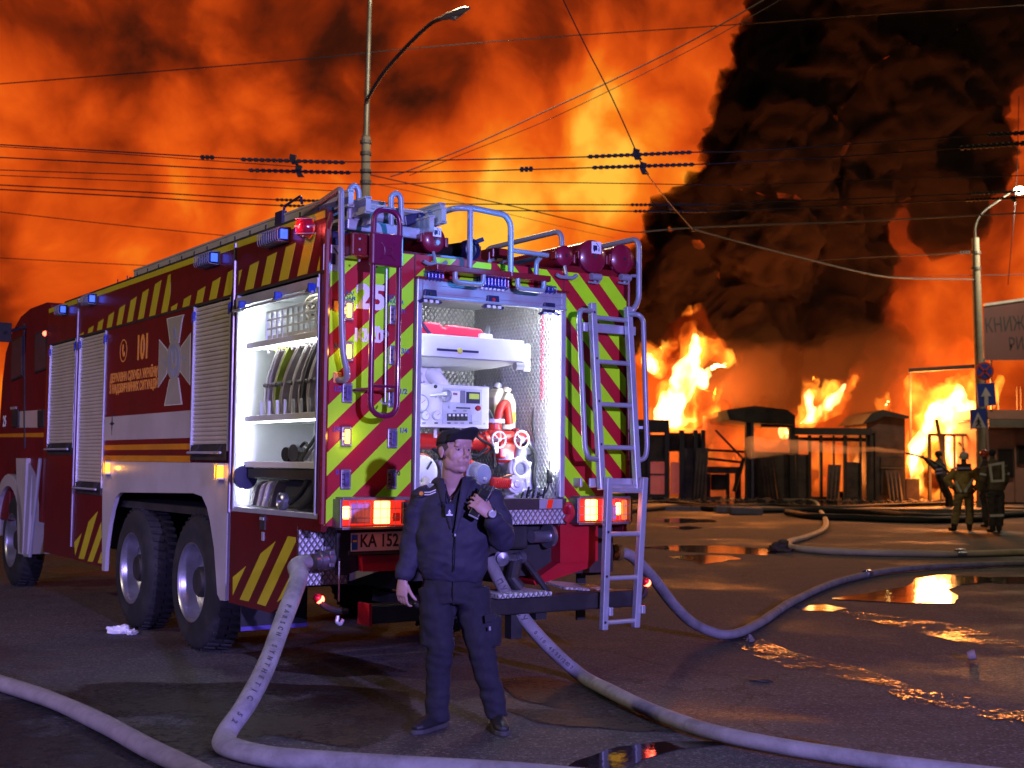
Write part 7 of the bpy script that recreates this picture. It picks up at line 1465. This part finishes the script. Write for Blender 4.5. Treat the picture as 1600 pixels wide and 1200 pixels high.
    for z, w in ((.42, .010), (.25, .011)):
        zz_ = cx1.z+(cx0.z-cx1.z)*z; put(MB().prism([(mid-w, cx0.y-.002, zz_-.008), (mid, cx0.y-.002, zz_+.010), (mid+w, cx0.y-.002, zz_-.008), (mid, cx0.y-.002, zz_-.002)], (0, .003, 0)), 'card_mark', M_prt, cd_, o)
    put(MB().box((cx0.x+.006, cx0.y-.002, cx1.z+.004), (cx1.x-.006, cx0.y, cx1.z+.012)), 'card_strip', M_prt, cd_, o)
    for s, q in ((-1, (696, 757)), (1, (720, 760))): put(MB().tube(smooth_path([V(mid, cx0.y, cx0.z-.002), P((705+q[0])/2, 775, -.150), P(*q, -.06)]), .003, 5), 'lanyard', M_polo, cd_, o)
    # trousers
    tb = MB()
    tb.tube([P(706, 898, .02), P(707, 915, .02), P(708, 940, .02)], [.166, .176, .172], 26, ry=[.118, .126, .124], ref=X)
    tb.tube([P(681, 918, .02), P(683, 960, .0), P(688, 1010, -.01), P(685, 1060, .02), P(684, 1105, .03), P(684, 1126, .03)], [.106, .098, .080, .070, .067, .066], 22); tb.tube([P(736, 918, .02), P(741, 960, .01), P(750, 1010, -.01), P(763, 1060, .01), P(774, 1100, .03), P(777, 1120, .03)], [.106, .100, .080, .070, .064, .060], 22)
    for q in ((664, 985), (775, 985)): tb.tube([P(q[0]+(8 if q[0] < 700 else -8), 962, .02), P(q[0]+(8 if q[0] < 700 else -8), 1008, .02)], [.062, .058], 14, ry=[.08, .08], ref=X)
    me = remesh(tb, .008, 2)
    kn = [P(688, 1012), P(752, 1015), P(684, 1100), P(774, 1095), P(708, 935)]
    def tf(co, nr):
        k = 1+sum(1.1*max(0, 1-(co-q).length/.15) for q in kn); return nr*k*(noise.noise(V(co.x*7, co.y*6, co.z*16))*.007+noise.noise(V(co.x*16+co.z*6, co.y*14, co.z*26))*.0045)
    displace(me, tf); me.transform(Matrix.Translation(-o)); tr = skin_obj('trousers', me, M_trou, t)
    put(MB().prism([P(x, y, -.112) for x, y in ((757, 962), (772, 958), (775, 970), (758, 974))], (0, .02, 0)), 'pocket_flap', M_trou, tr, o, bevel=.003); put(MB().box(P(764, 979, -.115), P(767, 985, -.108)), 'pocket_tag', M_rail, tr, o)
    put(MB().tube(smooth_path([P(709, 908, -.114), P(708, 925, -.122), P(709, 945, -.10)]), .003, 5), 'fly_seam', M_polo, tr, o)
    # shoes
    for (hx, hy), (tx, ty), nm in (((684, 1126), (640, 1150), 0), ((776, 1122), (789, 1153), 1)):
        tp = ground(tx, ty); hp = P(hx, hy, .06 if nm else .04); hp.z = 0; tp.z = 0
        d = (tp-hp); d.z = 0; L = .275; dn = d.normalized(); heel = hp-dn*.06; s = dn.cross(V(0, 0, 1))
        sb = MB(); Q = lambda a, z: heel+dn*a+V(0, 0, z)
        sb.tube([Q(.0, .055), Q(.05, .055), Q(.12, .05), Q(.19, .042), Q(.25, .036), Q(.285, .032)], [.03, .038, .042, .046, .042, .022], 16, ry=[.04, .05, .045, .036, .028, .018], ref=s); sb.tube([Q(.06, .05), Q(.06, .13)], [.045, .042], 14); sb.tube([Q(.09, .08), Q(.17, .055)], [.036, .03], 12)
        me = remesh(sb, .006, 2)
        for v in me.vertices: v.co.z = max(v.co.z, .016)
        me.transform(Matrix.Translation(-o)); sho = skin_obj('shoe', me, M_shoe, t)
        sl_ = MB(); pl = [Q(a, .0)+s*w for a, w in ((-.03, .0), (-.02, .028), (.05, .040), (.12, .040), (.20, .049), (.26, .044), (.30, .018), (.305, 0), (.30, -.018), (.26, -.044), (.20, -.049), (.12, -.040), (.05, -.040), (-.02, -.028))]; sl_.prism(pl, V(0, 0, .026)); put(sl_, 'sole', M_sole, sho, o, bevel=.006)
        for k in range(5): c = Q(.12+.02*k, .098-.013*k); put(MB().tube([c-s*.022, c+V(0, 0, .006), c+s*.022], .0028, 5), 'lace', M_sole, sho, o)
    # watch
    wd = (P(771, 812, -.185)-wrR).normalized(); wc = wrR+V(-.002, 0, .008)
    wt = put(MB().tube([wc-wd*.010, wc+wd*.010], [.036, .037], 18, ry=[.034, .034]), 'watch', M_radio, t, o, smooth=40); fc = wc+V(.010, -.036, .004)
    put(MB().lathe(fc, (.25, -1, .1), [(-.006, .0), (-.006, .021), (.003, .022), (.006, .020), (.005, .0165), (.003, .016), (.003, 0)], 24), 'watch_case', M_alu, wt, o, smooth=30); put(MB().disc(fc+V(.0012, -.0042, 0), (.25, -1, .1), .0160, 20), 'watch_face', M_radio, wt, o)
    # the radio is a thing of its own, in his hand
    a, b = P(740, 807, -.190), P(765, 758, -.165); dR = (b-a).normalized(); sd_ = V(1, -.12, 0); sd_ = (sd_-dR*sd_.dot(dR)).normalized(); nn = dR.cross(sd_)
    r = empty('handheld_radio', a, 'black handheld radio held in the hand of the man in the cap', 'radio')
    def rb(s0, s1, w, d_, off=0.): m = MB().bar(a+dR*s0+nn*off, a+dR*s1+nn*off, w, d_, up=nn); return m
    put(rb(0, .125, .062, .036), 'case', M_radio, r, a, bevel=.006); put(rb(.118, .165, .066, .042), 'top_block', M_radio, r, a, bevel=.006); put(rb(-.008, .004, .058, .030), 'base_rim', M_rail, r, a, bevel=.003)
    for k in (-.018, .004): put(MB().cyl(a+dR*.165+sd_*k, a+dR*.186+sd_*k, .008, 12), 'knob', M_radio, r, a)
    put(MB().cyl(a+dR*.165+sd_*.024, a+dR*.20+sd_*.024, .007, 10), 'antenna', M_radio, r, a)
man()
# ---- firefighters
M_khaki = mat('coat_khaki', (.36, .25, .07), .8, var=.2, bump=.2, scale=8, dirt=.3); M_dcoat = mat('coat_dark', (.045, .035, .030), .8, var=.25, bump=.2, scale=8); M_refl = mat('reflective_tape', (.62, .60, .52), .4, var=.08)
M_olive = mat('trousers_olive', (.24, .17, .06), .85, var=.2, bump=.2, scale=8, dirt=.4); M_boot = mat('boot_black', (.014, .013, .012), .6); M_helm = mat('helmet_cream', (.55, .50, .36), .35); M_glove = mat('glove', (.10, .07, .05), .8)
def figure(label, Y, J, coat, trou, helmet, back=1, fdir=(0, 1, 0)):
    """J: pixel joints (x, y, dy): head neck shL shR elL elR wrL wrR hip hipL hipR knL knR anL anR"""
    P = lambda q: atY(q[0], q[1], Y+(q[2] if len(q) > 2 else 0)); j = {k: P(q) for k, q in J.items()}; X = V(1, 0, 0)
    base = (j['anL']+j['anR'])/2; base.z = 0; t = empty('person', base, label, 'person', 'firefighters by the burning kiosks'); o = Vector(base); H = j['head']; T, M4, el = head_parts(H, fdir, V(0, 0, 1))
    b = MB(); el(b, (0, -.01, .02), (.078, .098, .09), 2); el(b, (0, .03, -.05), (.058, .06, .06), 2); el(b, (0, .10, -.015), (.013, .016, .02), 2)
    for s in (-1, 1): el(b, (s*.078, -.01, 0), (.01, .02, .03), 1)
    b.tube([H-V(0, 0, .05), j['neck'], j['neck']-V(0, 0, .1)], [.06, .065, .10], 10); b.tube([j['hip'], (j['hip']+j['neck'])/2, j['neck']], [.15, .17, .10], 14, ry=[.11, .12, .09], ref=X)
    for s in 'LR':
        b.tube([j['sh'+s], j['el'+s], j['wr'+s]], [.055, .045, .032], 10); b.tube([j['hip'+s], j['kn'+s], j['an'+s]], [.085, .06, .045], 10)
        d = (j['wr'+s]-j['el'+s]).normalized(); hand(b, j['wr'+s], d, V(0, 1, 0) if abs(d.y) < .8 else V(1, 0, 0), (.5, .6, .5), 1 if s == 'L' else -1, 1.05, .05)
    me = remesh(b, .011, 1); me.transform(Matrix.Translation(-o)); skin_obj('body', me, M_skin if False else M_glove, t)
    c = MB(); hem = j['hip']-V(0, 0, .06); mid = (j['hip']+j['neck'])/2
    c.tube([hem, j['hip']+V(0, 0, .05), mid, (j['shL']+j['shR'])/2-V(0, 0, .06), (j['shL']+j['shR'])/2+V(0, 0, .01), j['neck'], j['neck']+V(0, 0, .05)], [.215, .215, .225, .225, .19, .10, .092], 24, ry=[.165, .165, .165, .15, .13, .10, .09], ref=X)
    for s in 'LR': c.tube([j['sh'+s], j['el'+s]], [.098, .085], 14); c.ico(j['el'+s], .086, 2); c.tube([j['el'+s], j['wr'+s]], [.085, .064], 14)
    fold = lambda co, nr: nr*(noise.noise(co*V(8, 7, 11))*.016+noise.noise(co*V(19, 17, 22))*.008)
    me = remesh(c, .018, 2); displace(me, fold); me.transform(Matrix.Translation(-o)); ct = skin_obj('coat', me, coat, t)
    g = MB(); g.tube([j['hip']+V(0, 0, .02), (j['hipL']+j['hipR'])/2-V(0, 0, .06)], [.185, .185], 18, ry=[.14, .14], ref=X)
    for s in 'LR': g.tube([j['hip'+s], j['kn'+s], j['an'+s]+V(0, 0, .06)], [.115, .098, .088], 16)
    me = remesh(g, .018, 2); displace(me, fold); me.transform(Matrix.Translation(-o)); tr = skin_obj('trousers', me, trou, t)
    for s in 'LR':
        a = j['an'+s]; gz_ = V(a.x, a.y, 0); f = Vector(fdir)+V((-.3 if s == 'L' else .45), 0, 0); f.z = 0; f.normalize(); bt = MB().tube([gz_+V(0, 0, .05), gz_+V(0, 0, .12), a+V(0, 0, .12)], [.062, .068, .075], 12).tube([gz_-f*.06+V(0, 0, .05), gz_+f*.08+V(0, 0, .045), gz_+f*.20+V(0, 0, .035)], [.05, .055, .04], 12, ry=[.05, .045, .035])
        me = remesh(bt, .014, 1)
        for v in me.vertices: v.co.z = max(v.co.z, .0)
        me.transform(Matrix.Translation(-o)); skin_obj('boot', me, M_boot, t)
    if helmet:
        h = MB(); el(h, (0, -.01, .055), (.112, .135, .105), 3); h2 = MB(); idx = {}; inv = M4.inverted()
        for i, v in enumerate(h.v):
            l = inv@(v-H)
            if l.z > .0-.35*max(0, -l.y-.02): idx[i] = len(h2.v); h2.v.append(v)
        h2.f = [tuple(idx[i] for i in f) for f in h.f if all(i in idx for i in f)]; hh = put(h2, 'helmet', helmet, t, o, smooth=60); hh.modifiers.new('s', 'SOLIDIFY').thickness = .012
        put(MB().tube([T(.12*math.sin(a)*.98, .14*math.cos(a)-.01, .012-.03*(math.cos(a) < 0)*abs(math.cos(a))) for a in [2*PI*k/24 for k in range(25)]], .012, 6), 'helmet_rim', helmet, hh, o)
        if helmet is M_helm: put(MB().tube([T(0, -.13, .05), T(0, -.08, .15), T(0, .02, .172), T(0, .10, .12)], .014, 8), 'helmet_crest', helmet, hh, o)
    return t, o, j, ct, tr, P
def tape(pts, P, ct, o, w, m=M_refl, th=.012, nm='reflective_strip', yoff=0.):
    q = [P(p) for p in pts]; mb = MB()
    for a, b in zip(q, q[1:]): mb.bar(a+V(0, yoff, 0), b+V(0, yoff, 0), th*2, w, up=(0, 0, 1) if abs((b-a).normalized().z) < .7 else (1, 0, 0))
    put(mb, nm, m, ct, o)
# first: khaki coat, hands on hips
t, o, j, ct, tr, P = figure('firefighter in khaki coat and white helmet seen from behind, hands on hips', 31.4,
    dict(head=(1506, 716), neck=(1506, 728), shL=(1493, 735, .0), shR=(1520, 735, .0), elL=(1480, 750, .05), elR=(1531, 752, .05), wrL=(1489, 762, -.02), wrR=(1524, 764, -.02), hip=(1506, 766), hipL=(1498, 772), hipR=(1514, 772), knL=(1495, 800, .05), knR=(1515, 800, .05), anL=(1491, 824), anR=(1515, 824)), M_khaki, M_olive, M_helm)
tape([(1495, 730, -.135), (1517, 730, -.135)], P, ct, o, .17, M_dcoat, .02, 'shoulder_yoke'); tape([(1492, 731.5, -.165), (1518, 731.5, -.165)], P, ct, o, .05, mat('tape_violet', (.35, .30, .50), .4), .01)
tape([(1493, 752, -.178), (1502, 769, -.182)], P, ct, o, .055); tape([(1521, 748, -.178), (1507, 769, -.182)], P, ct, o, .055)
t, o, j, ct, tr, P = figure('firefighter in dark coat with square reflective back panel seen from behind', 30.9,
    dict(head=(1550, 709), neck=(1551, 721), shL=(1540, 729), shR=(1567, 728), elL=(1535, 750, -.02), elR=(1572, 750, .05), wrL=(1534, 768, .10), wrR=(1566, 762, .2), hip=(1556, 762), hipL=(1548, 770), hipR=(1562, 770), knL=(1551, 800), knR=(1563, 800), anL=(1551, 826), anR=(1561, 826)), mat('coat_brown', (.115, .085, .045), .8, var=.25, bump=.2, scale=8), M_dcoat, None)
for a, b in (((1545, 727), (1569, 723)), ((1547, 728), (1550, 752)), ((1567, 725), (1568, 750)), ((1548, 752), (1569, 751))): tape([(*a, -.17), (*b, -.175)], P, ct, o, .055)
tape([(1547, 806, -.10), (1568, 805, -.10)], P, tr, o, .06); tape([(1531, 740, -.10), (1541, 742, -.12)], P, ct, o, .05); tape([(1570, 741, -.05), (1577, 740, -.03)], P, ct, o, .05)
T, M4, el = head_parts(j['head'], (0, 1, 0), V(0, 0, 1)); hb = MB(); el(hb, (0, -.015, .025), (.084, .102, .094), 3); put(hb, 'hair', M_cap, t, o, smooth=60)
t, o, j, ct, tr, P = figure('firefighter in red helmet mostly hidden behind the square-backed colleague', 33.5,
    dict(head=(1538, 712), neck=(1540, 723), shL=(1530, 731), shR=(1553, 731), elL=(1531, 748), elR=(1555, 748), wrL=(1534, 765), wrR=(1552, 765), hip=(1542, 764), hipL=(1537, 770), hipR=(1547, 770), knL=(1540, 795), knR=(1549, 795), anL=(1541, 818), anR=(1550, 818)), M_dcoat, M_dcoat, mat('helmet_red', (.45, .05, .03), .35))
t, o, j, ct, tr, P = figure('dark silhouetted firefighter leaning back as he aims the hose jet', 46.6,
    dict(head=(1466, 711), neck=(1468, 719), shL=(1461, 724, .1), shR=(1472, 724, -.1), elL=(1453, 724, .1), elR=(1460, 731, -.15), wrL=(1445, 716, .05), wrR=(1450, 719, -.1), hip=(1471, 746), hipL=(1469, 749, .1), hipR=(1474, 749, -.1), knL=(1474, 765, .1), knR=(1479, 764, -.1), anL=(1480, 780, .1), anR=(1486, 780, -.1)), M_dcoat, M_dcoat, M_cap, fdir=(-1, .2, 0))
tape([(1462, 734, -.30), (1476, 732, -.30)], P, ct, o, .07, mat('tape_violet', (.3, .3, .3))); tape([(1462, 740, -.30), (1477, 738, -.30)], P, ct, o, .06, MATS['tape_violet'])
n0 = atY(1447, 717, 46.6); nz = empty('hose_nozzle', n0, 'long hose nozzle held by the silhouetted firefighter', 'nozzle'); MB().tube([atY(1456, 720, 46.6)-n0, V(0, 0, 0), atY(1432, 711.5, 46.6)-n0, atY(1415, 708, 46.7)-n0], [.05, .055, .035, .045], 10).build('barrel', M_boot, nz); MB().cyl(V(0, 0, 0), V(.03, 0, -.18), .025, 8).build('grip', M_boot, nz)
hose([atY(1456, 720, 46.6), atY(1475, 731, 46.3), atY(1490, 748, 46.), atY(1500, 770, 45.8), ground(1520, 788, .15), ground(1570, 794, .15), ground(1660, 795, .15)], .05, 'dark hose trailing behind the silhouetted firefighter', M_boot)
